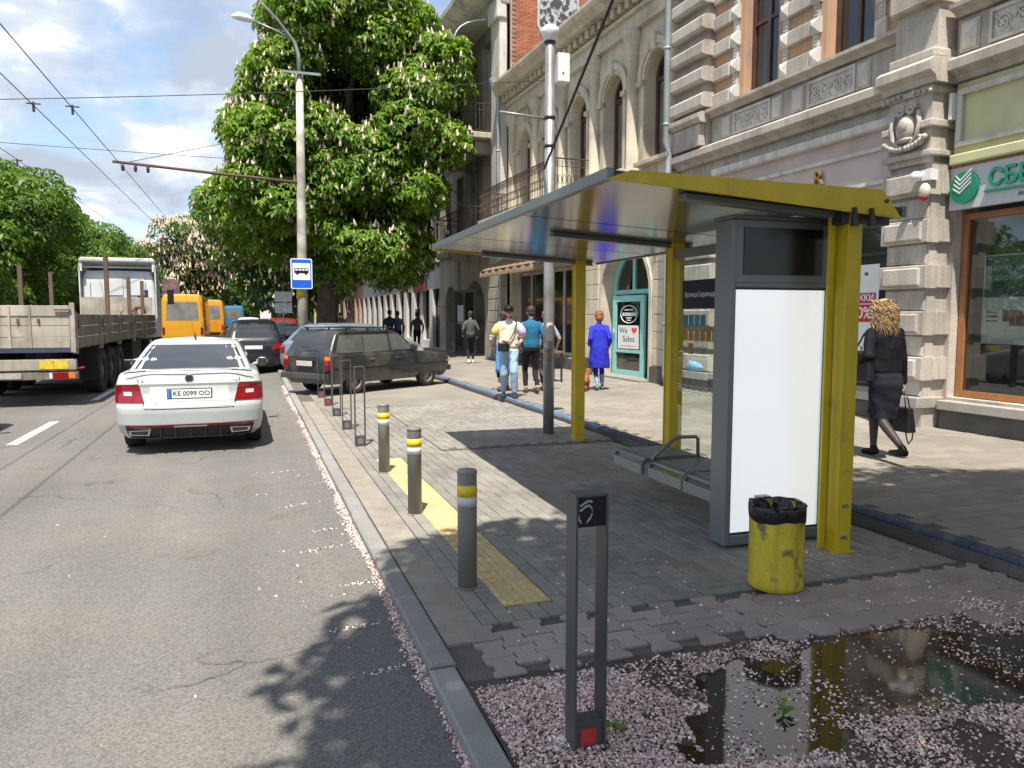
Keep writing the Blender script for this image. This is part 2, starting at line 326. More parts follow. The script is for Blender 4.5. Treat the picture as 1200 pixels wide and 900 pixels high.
a_, b_ = 0.098, 0.058
octo = polyprism([(-b_,-a_),(b_,-a_),(a_,-b_),(a_,b_),(b_,a_),(-b_,a_),(-a_,b_),(-a_,-b_)], 0.05, 0.12, 0.006, M_bone)
q_ = 0.052; sqr = polyprism([(-q_,0),(0,-q_),(q_,0),(0,q_)], 0.05, 0.12, 0.004, M_bone)
for i in range(11):
    for j in range(4):
        x = 2.69 + i*0.2; y = 3.11 + j*0.2
        if x > 4.58 or (j == 0 and x < 3.75) or (j == 1 and x < 3.0 and False): continue
        link('paver', octo, pav, (x, y, random.uniform(-.006,.002)), jit())
        if x + 0.1 < 4.6: link('paver', sqr, pav, (x+0.1, y+0.1, random.uniform(-.006,.002)), jit()); cnt += 1
        cnt += 1
# rectangular bricks: continuous joints run along the street
bk = MB(); bk.chbox(-0.0475, 0.0475, -0.097, 0.097, 0.05, 0.12, 0.005); bk = bk.mesh('paver', M_paver)
cells = []
for c in range(35):
    x = 1.205 + c*0.1
    if x > 4.6: break
    for r_ in range(60):
        y = 4.0 + r_*0.2 + (0.1 if c % 2 else 0)
        if y > 14.2: continue
        if 1.32 < x < 1.68 and 4.12 < y < 8.95: continue
        cells.append((x, y))
cells.sort(key=lambda p: p[0]**2*0.6 + p[1]**2)
npart = 300 - cnt
hk = MB(); hk.chbox(-0.0475, 0.0475, -0.047, 0.047, 0.05, 0.12, 0.005); hk = hk.mesh('paver', M_paver)
for c in range(1, 35, 2): link('paver', hk, pav, (1.205 + c*0.1, 3.95, random.uniform(-.004,.002)), jit())
npart -= 17
for x, y in cells[:npart]: link('paver', bk, pav, (x, y, random.uniform(-.004,.002)), jit())
m = MB()
for x, y in cells[npart:]:
    dz = random.uniform(-.004,.002); m.chbox(x-.0475, x+.0475, y-.097, y+.097, 0.05, 0.12+dz, 0.005)
stuff(m.build('pavers', M_paver, pav, fix=False))
# yellow tactile tiles with domes
tt = MB(); tt.chbox(-0.148, 0.148, -0.148, 0.148, 0.05, 0.122, 0.004)
for i in range(6):
    for j in range(6):
        x = -0.125 + i*0.05; y = -0.125 + j*0.05; a = 0.016; b = 0.009
        tt.add([(x-a,y-a,.1215),(x+a,y-a,.1215),(x+a,y+a,.1215),(x-a,y+a,.1215),(x-b,y-b,.128),(x+b,y-b,.128),(x+b,y+b,.128),(x-b,y+b,.128)], [(4,5,6,7),(0,1,5,4),(1,2,6,5),(2,3,7,6),(3,0,4,7)], True)
tt = tt.mesh('tactile_tile', M_tact)
for i in range(16): link('tactile_tile', tt, pav, (1.50, 4.28 + i*0.3, random.uniform(-.004,.002)), (0, 0, random.uniform(-.008,.008)))
# raised apron of newer paving further along
m = MB(); m.box(2.22, 4.60, 9.25, 14.05, 0.118, 0.128); stuffb = m.build('apron_base', M_joint, pav)
m = MB()
for c in range(24):
    for r_ in range(24):
        x = 2.27 + c*0.1; y = 9.36 + r_*0.2 + (0.1 if c % 2 else 0)
        if x < 4.6 and y < 14.0: m.chbox(x-.047, x+.047, y-.097, y+.097, 0.12, 0.140 + random.uniform(-.003,.002), 0.004)
stuff(m.build('apron_pavers', M_paver, pav, fix=False))

# blue-painted kerb and the upper sidewalk
bkerb = MB(); bkerb.box(4.645, 4.765, -30, 120, -0.05, 0.19); bkerb = struct(bkerb.build('painted_kerb', M_joint))
k1 = MB(); k1.chbox(-0.05, 0.075, -0.495, 0.495, -0.05, 0.226, 0.02); k1 = k1.mesh('kerb_stone', M_blue)
k2 = MB(); k2.chbox(-0.02, 0.06, -0.495, 0.495, -0.05, 0.224, 0.015); k2 = k2.mesh('kerb_stone', M_bluef)
for i in range(24):
    y = -3.6 + i
    link('kerb_stone', k1 if y < 9.5 else k2, bkerb, (4.703 + random.uniform(-.008,.008), y, random.uniform(-.008,.004)), (0, random.uniform(-.015,.015), random.uniform(-.008,.008)))
sw = MB(); sw.box(4.78, 10.2, -30, 120, -0.05, 0.199); sw = struct(sw.build('sidewalk', M_joint))
m = MB(); m.box(4.785, 10.1, 17.9, 119, 0.15, 0.2195); m.build('far_paving', M_base, sw)
sb = MB(); sb.chbox(-0.117, 0.117, -0.077, 0.077, 0.15, 0.22, 0.005); sb = sb.mesh('paver', M_sidep)
cells = []
for r_ in range(96):
    y = 2.6 + r_*0.16
    for c in range(22):
        x = 4.91 + c*0.24 + (0.12 if r_ % 2 else 0)
        if x < 9.95 and y < 17.9: cells.append((x, y))
cells.sort(key=lambda p: p[0]**2*0.7 + p[1]**2 + (60 if p[1] < 3.2 else 0))
for x, y in cells[:300]: link('paver', sb, sw, (x, y, random.uniform(-.004,.002)), jit())
m = MB()
for x, y in cells[300:]:
    dz = random.uniform(-.004,.002); m.chbox(x-.117, x+.117, y-.077, y+.077, 0.15, 0.22+dz, 0.005)
stuff(m.build('pavers', M_sidep, sw, fix=False))
m = MB(); m.box(4.785, 10.1, -29, 2.5, 0.15, 0.2195); m.build('near_paving', M_base, sw)

# bare earth with a puddle, in front of the brown pavers
PUD = np.array([(1.43,2.52),(1.63,2.69),(1.89,2.99),(2.17,3.11),(2.5,3.2),(2.87,3.22),(3.22,3.22),(3.63,3.06),(3.92,2.95),(4.2,2.72),(4.1,2.3),(3.6,2.2),(3.2,2.38),(2.73,2.36),(2.28,2.39),(2.03,2.35),(1.78,2.37)])
def sdf(P):
    A = PUD; B = np.roll(PUD, -1, 0); P = np.asarray(P, float); best = np.full(len(P), 1e9); ins = np.zeros(len(P), bool)
    for a, b in zip(A, B):
        e = b - a; w = P - a; t = np.clip((w @ e)/(e @ e), 0, 1); best = np.minimum(best, np.linalg.norm(w - t[:,None]*e, axis=1))
        c = ((a[1] > P[:,1]) != (b[1] > P[:,1])) & (P[:,0] < (b[0]-a[0])*(P[:,1]-a[1])/(b[1]-a[1]+1e-12) + a[0]); ins ^= c
    return np.where(ins, -best, best)
def vnoise(P, s, seed=0):
    r = np.random.default_rng(seed); G = r.random((64,64)); q = np.asarray(P)*s + 500; i = np.floor(q).astype(int); f = q - i; f = f*f*(3-2*f)
    g = lambda a,b: G[(i[:,0]+a) % 64, (i[:,1]+b) % 64]
    return (g(0,0)*(1-f[:,0])+g(1,0)*f[:,0])*(1-f[:,1]) + (g(0,1)*(1-f[:,0])+g(1,1)*f[:,0])*f[:,1]
def bed_h(P):
    d = sdf(P); n = vnoise(P, 5, 1)-.5 + 0.5*(vnoise(P, 14, 2)-.5)
    return 0.094 + np.clip(d*0.09, -0.05, 0.012) + n*0.016
nx, ny = 121, 171
X, Y = np.meshgrid(np.linspace(0.895, 4.63, nx), np.linspace(-1.5, 3.328, ny)); P = np.stack([X.ravel(), Y.ravel()], 1)
V = np.column_stack([P, bed_h(P)]); idx = np.arange(nx*ny).reshape(ny, nx)
Fq = np.stack([idx[:-1,:-1].ravel(), idx[:-1,1:].ravel(), idx[1:,1:].ravel(), idx[1:,:-1].ravel()], 1)
struct(link('earth_bed', npmesh('earth_bed', V, Fq, M_dirt, smooth=True)))
m = MB(); m.box(0.905, 4.63, -30, -1.5, -0.05, 0.095); struct(m.build('earth_strip', M_dirt))
M_water = pm('puddle_water', (0.032, 0.023, 0.012), 0.05, var=0, fine=0, spec=0.9, bump=0.02, bs=9, dist=0.01)
m = MB(); m.add([(1.3,1.9,0.0905),(4.35,1.9,0.0905),(4.35,3.32,0.0905),(1.3,3.32,0.0905)], [(0,1,2,3)]); struct(m.build('puddle', M_water))

# fallen chestnut petals
M_pet = bpy.data.materials.new('petal'); M_pet.use_nodes = True
def _pet():
    N = M_pet.node_tree.nodes; L = M_pet.node_tree.links; b = N['Principled BSDF']; b.inputs['Roughness'].default_value = 0.7
    g = N.new('ShaderNodeNewGeometry'); r = N.new('ShaderNodeValToRGB'); e = r.color_ramp.elements
    e[0].position = 0.0; e[0].color = (0.20, 0.11, 0.075, 1); e[1].position = 1.0; e[1].color = (0.90, 0.80, 0.75, 1)
    x = e.new(0.12); x.color = (0.50, 0.34, 0.28, 1); x = e.new(0.34); x.color = (0.68, 0.50, 0.44, 1); x = e.new(0.7); x.color = (0.80, 0.64, 0.58, 1)
    L.new(g.outputs['Random Per Island'], r.inputs[0]); L.new(r.outputs[0], b.inputs['Base Color'])
_pet()
def petals(P, z, size, lift):
    n = len(P); a = RNG.random(n)*2*np.pi; t = np.stack([np.cos(a), np.sin(a), np.zeros(n)], 1)
    nrm = np.stack([RNG.normal(0,.45,n), RNG.normal(0,.45,n), np.ones(n)], 1); nrm /= np.linalg.norm(nrm, axis=1)[:,None]
    t -= nrm*(t*nrm).sum(1)[:,None]; t /= np.linalg.norm(t, axis=1)[:,None]; b = np.cross(nrm, t)
    s = size*(0.5 + 1.0*RNG.random(n)); w = s*(0.45+0.4*RNG.random(n))
    c = np.column_stack([P, z + s*0.35 + RNG.random(n)*lift])
    s = s[:,None]; w = w[:,None]; up = nrm*s*0.25
    V = np.stack([c-t*s, c-b*w*.9-up, c+t*s*1.1-up*.3, c+b*w+up], 1).reshape(-1,3)
    return V, np.arange(4*n).reshape(n,4)
def scatter():
    n = 230000; P = np.stack([0.91 + RNG.random(n)*3.69, 1.0 + RNG.random(n)*2.6], 1)
    d = sdf(P); nz = vnoise(P, 3.2, 5)*0.65 + vnoise(P, 9, 6)*0.35; h = bed_h(P); wet = h < 0.0905
    left = np.clip((2.3-P[:,0])/0.9, 0, 1)
    dens = np.where(wet, 0.012 + 0.5*np.clip((nz-0.57)*7, 0, 1)*np.clip(1+d*5, 0.15, 1), 0.30 + 0.75*left + np.clip((nz-0.42)*2.2, 0, .6))
    dens = np.where(~wet & (nz < 0.36), dens*0.25, dens)
    edge = 3.28 + 0.03*np.sin(P[:,0]*5) + 0.05*(vnoise(P, 6, 9)-.5) ; dens = np.where(P[:,1] > edge - 0.04, dens*np.clip((edge+0.05-P[:,1])*8, 0, 1)*0.7, dens)
    dens = np.where((P[:,1] > 3.24) & (P[:,0] < 2.3), dens*0.12, dens)
    k = RNG.random(n) < np.clip(dens*1.1, 0, 1); P = P[k]; z = np.maximum(bed_h(P), 0.0905)
    return petals(P, z, 0.0070, 0.013*(~(bed_h(P) < 0.0905)))
V, Fq = scatter(); stuff(tag(link('petals', npmesh('petals', V, Fq, M_pet)), 'pale pink fallen petals lying thickly round the puddle', 'petals'))
def gutter():
    out = []
    y = 1.0 + RNG.random(30000)**1.15*19; w = 0.018 + 0.032*vnoise(np.stack([y, y*0], 1), 1.3, 3) + 0.0012*y
    x = 0.770 - np.abs(RNG.normal(0, 1, len(y)))*w*0.62; P = np.stack([x, y], 1); k = (vnoise(P*[1,1], 2.2, 8) > 0.28) | (RNG.random(len(y)) < .2); out.append(P[k & (x > 0.42)])
    n = 260; P = np.stack([0.0 + RNG.random(n)*0.76, 2.6 + RNG.random(n)*7], 1); nz = vnoise(P*[0.6,2.2], 2.6, 11); out.append(P[(nz > 0.62) & (RNG.random(n) < .8)])
    for cx, cy in ((.62,5.0),(.45,5.9),(.56,6.4),(.4,7.4),(.65,8.2),(.52,4.3),(.35,9.1),(.6,3.7)):
        k = 55; out.append(np.stack([cx + RNG.normal(0,.08,k), cy + RNG.normal(0,.018,k) ], 1))
    n = 40; out.append(np.stack([-3.0 + RNG.random(n)*3.6, 2.4 + RNG.random(n)*8], 1))
    P = np.concatenate(out); return petals(P, .001+np.clip((P[:,0]-.15)*.082, 0, .055), 0.0072, 0.012*(P[:,0] > .66))
V, Fq = gutter(); stuff(tag(link('petals', npmesh('petals', V, Fq, M_pet)), 'thin line of pink petals swept into the gutter along the kerb', 'petals'))
def pavepetals():
    n = 420; P = np.stack([1.2 + RNG.random(n)*3.3, 3.4 + RNG.random(n)**2*2.2], 1); return petals(P, np.full(n, .12), .008, .002)
V, Fq = pavepetals(); stuff(tag(link('petals', npmesh('petals', V, Fq, M_pet)), 'few single petals scattered over the grey bus stop paving', 'petals'))
# two weeds growing through the petals
M_weed = leafmat('weed_leaf', (0.10, 0.22, 0.03), (0.16, 0.32, 0.05))
for nm, x, y, lab, k in (('weed', 2.12, 2.62, 'bright green weed sprig standing in the puddle', 9), ('weed', 1.37, 2.72, 'small green weed beside the foot of the slim metal post', 7)):
    m = MB()
    for i in range(k):
        a = i*2.4; l = random.uniform(.03, .06); d = Vector((math.cos(a), math.sin(a), 0)); s_ = Vector((-d.y, d.x, 0))*l*.3; b0 = Vector((0,0,.0)) + Vector((0,0,.012*(i % 4)))
        m.add([b0, b0+d*l*.5+s_+Vector((0,0,l*.5)), b0+d*l+Vector((0,0,l*.35)), b0+d*l*.5-s_+Vector((0,0,l*.5))], [(0,1,2,3)], False)
    m.tube((0,0,-.01), (0,0,.045), .002, n=5); tag(m.build(nm, M_weed, None, (x, y, 0.09), fix=False), lab, 'weed')
# ================================================================== STREET FURNITURE
M_yel = pm('yellow_paint', (0.56, 0.41, 0.010), 0.45, var=0.08, vs_=4, fine=0.06, col2=(0.34, 0.25, 0.03), c2s=7.5, c2lo=.62, c2hi=.78, streak=.15)
M_grey = pm('grey_paint', (0.13, 0.14, 0.145), 0.42, var=0.06, fine=0.04, metal=0.15)
M_lgrey = pm('light_grey_frame', (0.17, 0.185, 0.19), 0.4, var=0.05, fine=0.03, metal=0.2)
M_dark = pm('dark_metal', (0.025, 0.026, 0.028), 0.5, var=0.1)
M_bolt = pm('steel_bolt', (0.30, 0.29, 0.27), 0.4, metal=0.8)
M_roof = pm('polished_roof_panel', (0.10, 0.098, 0.092), 0.14, metal=0.35, var=0.12, vs_=1.2, fine=0.03, bump=0.03, bs=1.6, dist=0.03)
M_steel = pm('galvanised_steel', (0.33, 0.34, 0.345), 0.42, metal=0.55, var=0.16, vs_=3, fine=0.06, col2=(0.20, 0.20, 0.20), c2s=1.6)
M_black = pm('black_plastic', (0.010, 0.010, 0.012), 0.3, var=0.1)
M_led = pm('led_matrix', (0.006, 0.006, 0.007), 0.25, var=0, fine=0.5, fs=160)
M_white = pm('white_paint', (0.72, 0.73, 0.73), 0.5, var=0.05, fine=0.04)
M_poster = pm('lit_poster', (0.84, 0.85, 0.86), 0.10, var=0.0, fine=0.0, emit=0.34)
M_sglass = glass('shelter_glass', (0.90, 0.95, 0.93), 0.97)
M_navy = pm('navy_film', (0.005, 0.007, 0.022), 0.65, var=0.05)
M_teal = pm('teal_film', (0.03, 0.16, 0.22), 0.4); M_ochre = pm('ochre_film', (0.30, 0.15, 0.03), 0.4)
M_filmw = pm('white_film', (0.70, 0.70, 0.70), 0.4, var=0)

def roofz(x): return 2.635 - (x - 2.15)*0.062           # underside height across the roof
sh = thing('bus_shelter', 'yellow and grey bus stop shelter with cantilevered glossy roof', 'bus shelter', (4.05, 6.9, 0.12), -0.024)
def S(x, y, z=0): return (x - 4.05, y - 6.9, z - 0.12)
for i, y in enumerate((4.40, 6.88, 9.42)):
    m = MB()
    x0, x1 = (4.0, 4.14) if i else (3.975, 4.095); d = 0.07
    zt = 2.53
    m.box(x0-4.05, x1-4.05, y-d-6.9, y-d+.016-6.9, 0, zt-.12); m.box(x0-4.05, x1-4.05, y+d-.016-6.9, y+d-6.9, 0, zt-.12)
    m.box(x0+.01-4.05, x0+.026-4.05, y-d+.016-6.9, y+d-.016-6.9, 0, zt-.12)
    po = m.build('post', M_yel, sh, bevel=0.003)
    b = MB(); b.box(x0-.02-4.05, x1+.02-4.05, y-.11-6.9, y+.11-6.9, -.005, .006); b.build('foot_plate', M_yel, po)
    for bx in (x0+.05, x1-.045):
        for bz in (.10, .33):
            b = MB(); b.tube((bx-4.05, y-d-.012-6.9, bz), (bx-4.05, y-d-6.9, bz), .013, n=6); b.build('bolt', M_bolt, po)
# extra narrow yellow flange beside the near post, carrying the display
m = MB(); m.box(3.905-4.05, 3.955-4.05, 4.43-6.9, 4.45-6.9, 0, 2.46); m.build('side_flange', M_yel, sh, bevel=.002)
# roof: sloping slab with three glossy underside panels, front edge rail, yellow end fascias
def slab(y0, y1, x0, x1, dz0, dz1):
    return [S(x0,y0,roofz(x0)+dz0),S(x1,y0,roofz(x1)+dz0),S(x1,y1,roofz(x1)+dz0),S(x0,y1,roofz(x0)+dz0),S(x0,y0,roofz(x0)+dz1),S(x1,y0,roofz(x1)+dz1),S(x1,y1,roofz(x1)+dz1),S(x0,y1,roofz(x0)+dz1)]
m = MB(); m.hexa(slab(4.27, 9.54, 2.18, 4.36, 0.012, 0.05)); roof = m.build('roof', M_dark, sh)
for y0, y1 in ((4.30, 6.06), (6.09, 7.95), (7.98, 8.80), (8.83, 9.52)):
    m = MB(); m.hexa(slab(y0, y1, 2.20, 4.34, 0.0, 0.011)); m.build('ceiling_panel', M_roof, roof)
m = MB(); m.hexa(slab(4.26, 9.55, 2.13, 2.178, -0.012, 0.06)); m.build('front_rail', M_lgrey, roof, bevel=.004)
m = MB(); m.hexa(slab(4.26, 9.55, 4.362, 4.40, -0.012, 0.06)); m.build('back_rail', M_grey, roof, bevel=.004)
for y, nm in ((4.255, 0), (9.57, 1)):
    poly = [(2.12, 2.622), (2.28, 2.682), (4.17, 2.655), (4.34, 2.465), (3.9, 2.495), (2.9, 2.568)]
    m = MB(); m.prism([(x-4.05, z-.12) for x, z in poly], 1, y-.02-6.9, y-.003-6.9); f = m.build('end_fascia', M_yel, roof, bevel=.002)
    if nm == 0:
        b = MB(); b.tube(S(4.20, 4.225, 2.58), S(4.20, 4.236, 2.58), .014, n=12); b.build('hole', M_dark, f)
        for x in (3.93, 4.07):
            b = MB(); b.prism([(x-.025-4.05, 2.40-.12), (x+.025-4.05, 2.40-.12), (x+.004-4.05, 2.525-.12), (x-.012-4.05, 2.525-.12)], 1, 4.205-6.9, 4.2335-6.9); b.build('bracket', M_dark, f)
for y in (4.45, 6.90, 9.44):
    m = MB(); m.hexa(slab(y-.05, y+.05, 2.75, 4.25, -0.045, -0.004)); m.build('cross_beam', M_lgrey, sh, bevel=.003)
m = MB(); m.box(*[v for v in (4.02-4.05, 4.07-4.05, 4.46-6.9, 6.78-6.9, 2.24, 2.33)]); m.build('back_rail', M_lgrey, sh, bevel=.003)
m = MB(); m.box(3.92-4.05, 4.32-4.05, 4.33-6.9, 4.50-6.9, 2.31, 2.385); m.build('post_head', M_dark, sh)
# rear glass with stickers
m = MB(); m.box(4.045-4.05, 4.053-4.05, 4.52-6.9, 6.76-6.9, .12, 2.22); gl = m.build('glass_pane', M_sglass, sh)
gx = -0.0105
def sticker(name, y0, y1, z0, z1, mat, parent=gl):
    b = MB(); b.box(gx+.0015, gx+.004, y0-6.9, y1-6.9, z0-.12, z1-.12); return b.build(name, mat, parent)
sticker('stop_name_panel', 5.2, 6.67, 1.87, 2.14, M_navy)
text('Вулиця Барикадна', gl, (gx-.001, 6.62-6.9, 2.0-.12), (R(90), 0, R(-90)), 0.066, M_filmw, extrude=.001, align='LEFT')
for k in range(4): sticker('route_sticker', 6.60-.105*k-.045, 6.60-.105*k+.045, 1.70, 1.81, M_teal)
for k in range(6): sticker('route_sticker', 6.60-.105*k-.045, 6.60-.105*k+.045, 1.56, 1.67, M_ochre)
sticker('route_sticker', 6.495-.045, 6.495+.045, 1.43, 1.535, M_ochre)
for r_ in range(3):
    m = MB(); m.path([(gx+.001, -.16-0.02*i, 1.0-.028*r_+.010*math.sin(i*1.1)) for i in range(90)], .003, n=4); m.build('wave_stripe', M_filmw, gl)

# citylight panel fixed to the near post
lb = thing('advert_light_box', 'tall grey advertising light box with blank white poster and black display', 'light box', (3.66, 4.63, .12))
def Lb(mb, x0, x1, y0, y1, z0, z1): return mb.box(x0-3.66, x1-3.66, y0-4.63, y1-4.63, z0-.12, z1-.12)
X0, X1, YF, YB = 3.19, 4.07, 4.64, 4.84
m = MB(); Lb(m, X0+.02, X1-.02, YF+.03, YB, .20, 2.43); box_ = m.build('case', M_lgrey, lb)
m = MB(); Lb(m, X0, X0+.045, YF, YB-.004, .14, 2.47); Lb(m, X1-.045, X1, YF, YB-.004, .14, 2.47); Lb(m, X0+.045, X1-.045, YF+.001, YB-.005, .14, .215); Lb(m, X0+.045, X1-.045, YF+.001, YB-.005, 2.00, 2.035)
fr = m.build('frame', M_lgrey, lb, bevel=.006)
m = MB(); Lb(m, X0-.01, X1+.02, YF-.03, YB+.01, 2.472, 2.50); m.build('cap', M_grey, lb, bevel=.006)
m = MB(); Lb(m, X0+.045, X1-.045, YF+.006, YF+.03, 2.036, 2.468); m.build('head_panel', M_lgrey, lb)
m = MB(); Lb(m, X0+.105, X1-.10, YF-.002, YF+.005, 2.09, 2.42); m.build('led_display', M_led, lb)
m = MB(); Lb(m, X0+.046, X0+.056, YF+.016, YF+.028, .216, 1.999); Lb(m, X1-.056, X1-.046, YF+.016, YF+.028, .216, 1.999); Lb(m, X0+.056, X1-.056, YF+.016, YF+.028, .216, .23); Lb(m, X0+.056, X1-.056, YF+.016, YF+.028, 1.985, 1.999); m.build('gasket', M_dark, lb)
m = MB(); Lb(m, X0+.057, X1-.057, YF+.02, YF+.0285, .231, 1.984); m.build('poster', M_poster, lb)
m = MB(); Lb(m, X1, X1+.03, YF+.05, YF+.09, .22, .27); Lb(m, X1, X1+.03, YF+.05, YF+.09, 2.30, 2.35); Lb(m, X0+.2, X0+.28, YF+.06, YB-.06, -.0+.115, .195); Lb(m, X1-.28, X1-.2, YF+.06, YB-.06, .115, .195); m.build('mounting_bracket', M_dark, lb)

# bench of three perforated seats
M_seat = pm('seat_steel', (0.24, 0.26, 0.265), 0.38, metal=0.5, var=0.08, fine=0.05)
be = thing('bench', 'grey metal bench of slatted seats with bent armrest under the shelter', 'bench', (3.5, 5.6, .12))
for k, yc in enumerate((6.18, 5.52, 4.99)):
    w = 0.27 if k < 2 else .24; st = None
    b = MB(); b.box(-.302, -.29, yc-5.6-w+.016, yc-5.6+w-.016, .30, .385); st = b.build('seat', M_seat, be)
    pr = [(-.30, .30), (-.30, .40), (-.26, .435), (-.2, .44), (.24, .425), (.28, .44), (.28, .40), (.22, .395), (-.2, .405), (-.255, .395), (-.27, .375), (-.27, .30)]
    for sgn in (-1, 1):
        m = MB(); m.prism(pr, 1, yc-5.6+sgn*(w-.008)-.008, yc-5.6+sgn*(w-.008)+.008); m.build('side_plate', M_seat, st)
    for j in range(15):
        x = -.265 + j*.036; z = .432 + (.006 if 1 < j < 13 else -.004)
        b = MB(); b.box(x, x+.023, yc-5.6-w+.0165, yc-5.6+w-.0165, z-.014, z+.004); b.build('slat', M_seat, st)
    for q in (-.33, .33):
        b = MB(); b.box(-.25, .25, yc-5.6+q*w*2-.012, yc-5.6+q*w*2+.012, .402, .417); b.build('slat_bearer', M_seat, st)
m = MB(); m.path([(-.22, .275-.0, .42), (-.20, .275, .455), (.0, .275, .60), (.06, .275, .615), (.22, .275, .61), (.24, .275, .59), (.245, .275, .40)], .016, n=8); m.build('armrest', M_seat, be)
m = MB(); m.box(-.05, .05, -1.0, 1.15, .30, .375); m.box(.05, .47, 1.05, 1.13, .30, .37); m.box(.05, .47, -.55, -.47, .30, .37); m.build('support_beam', M_seat, be)
m = MB(); m.box(-.02, .04, -.60, -.54, 0, .30); m.box(-.08, .1, -.66, -.48, -.002, .012); m.build('leg', M_seat, be)

# litter bin
M_binm = pm('scuffed_yellow_bin', (0.60, 0.47, 0.03), 0.6, var=0.14, vs_=7, fine=0.12, streak=.5, col2=(0.17, 0.13, 0.05), c2s=7.5, c2lo=0.56, c2hi=0.66, bump=0.15, bs=30, obj=True)
bi = thing('litter_bin', 'round yellow metal litter bin lined with a black bag', 'litter bin', (3.06, 3.90, .12)); bi.scale = (.86, .86, .97)
m = MB(True); m.lathe([(0,.006),(.18,.0),(.195,.012),(.198,.04),(.193,.07),(.192,.2),(.193,.48),(.193,.52),(.187,.53),(.185,.1),(0,.09)], n=36); m.build('body', M_binm, bi)
bag = MB(True); prof = []
nn = 60
vs = []
for j, (r_, z) in enumerate([(.196,.445),(.198,.47),(.201,.52),(.196,.545),(.184,.54),(.168,.50),(.14,.40),(.06,.32),(0.0,.31)]):
    for i in range(nn):
        a = 2*math.pi*i/nn; wob = (0.0015 if j < 4 else .018)*math.sin(a*7+j*1.3)+(.001 if j < 4 else .012)*math.sin(a*13+j); dz = (.010 if j == 0 else .004)*math.sin(a*3+.5) + .003*math.sin(a*9)
        vs.append((max(r_+wob, 0)*math.cos(a) if r_ else 0, max(r_+wob, 0)*math.sin(a) if r_ else 0, z+dz))
bag.add(vs, [(j*nn+i, j*nn+(i+1)%nn, (j+1)*nn+(i+1)%nn, (j+1)*nn+i) for j in range(8) for i in range(nn)], True)
bag.build('bin_bag', pm('bin_bag', (0.008, 0.008, 0.010), 0.28, var=0, bump=0.5, bs=25, dist=.01), bi)

# slim rectangular barrier posts
M_loop = pm('anthracite_steel', (0.080, 0.084, 0.088), 0.40, metal=0.25, var=0.12, vs_=4, fine=0.06)
M_mark = pm('pale_mark', (0.30, 0.31, 0.30), 0.6, var=.05); M_redm = pm('red_mark', (0.42, 0.025, 0.03), 0.6, var=.25, vs_=12)
def loop(label, loc, full=True, foot=M_redm, group='slim barrier posts'):
    t = thing('barrier_post', label, 'barrier post', loc, 0, group)
    w, d, h = .068, .047, 1.03
    m = MB(); m.box(-w, -w+.012, -d, d, 0, h); m.box(w-.012, w, -d, d, 0, h); m.build('upright', M_loop, t, bevel=.002) if False else None
    a = MB(); a.box(-w, -w+.010, -d, d, 0, h-.010); a.build('upright', M_loop, t, bevel=.0015)
    a = MB(); a.box(w-.010, w, -d, d, 0, h-.010); a.build('upright', M_loop, t, bevel=.0015)
    a = MB(); a.box(-w, w, -d, d, h-.0095, h); a.build('cap', M_loop, t, bevel=.0015)
    a = MB(); a.box(-w+.0105, w-.0105, -d+.012, d-.012, 0.0, .13); f = a.build('foot_box', M_loop, t)
    b = MB(); b.box(-.036, .03, -d+.0095, -d+.0115, .03, .10); b.build('marking', foot, f)
    if full:
        a = MB(); a.box(-w+.0105, w-.0105, -d+.006, d-.006, h-.125, h-.0105); e = a.build('emblem_plate', M_black, t)
        b = MB(); y = -d+.004
        def ribbon(pts, wd):
            for (x0, z0), (x1, z1) in zip(pts[:-1], pts[1:]): b.hexa([(x0,y-.002,z0-wd),(x1,y-.002,z1-wd),(x1,y+.0015,z1-wd),(x0,y+.0015,z0-wd),(x0,y-.002,z0+wd),(x1,y-.002,z1+wd),(x1,y+.0015,z1+wd),(x0,y+.0015,z0+wd)])
        zc = h-.01
        ribbon([(-.052,zc-.030),(-.045,zc-.030),(-.025,zc-.017),(-.012,zc-.014),(0.0,zc-.018)], .0045)
        ribbon([(-.052,zc-.048),(-.045,zc-.048),(-.025,zc-.034),(-.012,zc-.032),(-.003,zc-.040)], .0045)
        ribbon([(-.004,zc-.040),(.0015,zc-.052)], .005)
        ribbon([(-.052,zc-.068),(-.056,zc-.080),(-.045,zc-.096)], .006); ribbon([(.0,zc-.064),(-.006,zc-.078),(-.022,zc-.095)], .006)
        b.build('emblem', M_mark, e)
    return t
near = loop('slim dark steel post with pale shield emblem standing among the petals', (1.21, 2.66, .095), True)
copy_tree(near, None, (1.2, 0.73, .10), None, 'slim dark steel post at the bare-earth edge nearest the shade tree')
M_footg = pm('grey_mark', (0.16, 0.15, 0.15), 0.7)
ords = ['slim steel post next to the bollards on the grey paving', 'second slim steel post from the bollards on the grey paving', 'third slim steel post from the bollards on the grey paving']
far3 = [loop(ords[0], (1.31, 9.98, .12), False, M_footg)]
far3.append(copy_tree(far3[0], None, (1.32, 11.52, .12), None, ords[1])); far3.append(copy_tree(far3[0], None, (1.335, 13.1, .12), None, ords[2]))
r4 = loop('slim steel post with red foot, second from the black estate car', (1.345, 14.7, .12), False, M_redm)
copy_tree(r4, None, (1.345, 16.2, .12), None, 'slim steel post with red foot behind the bumper of the black estate car')

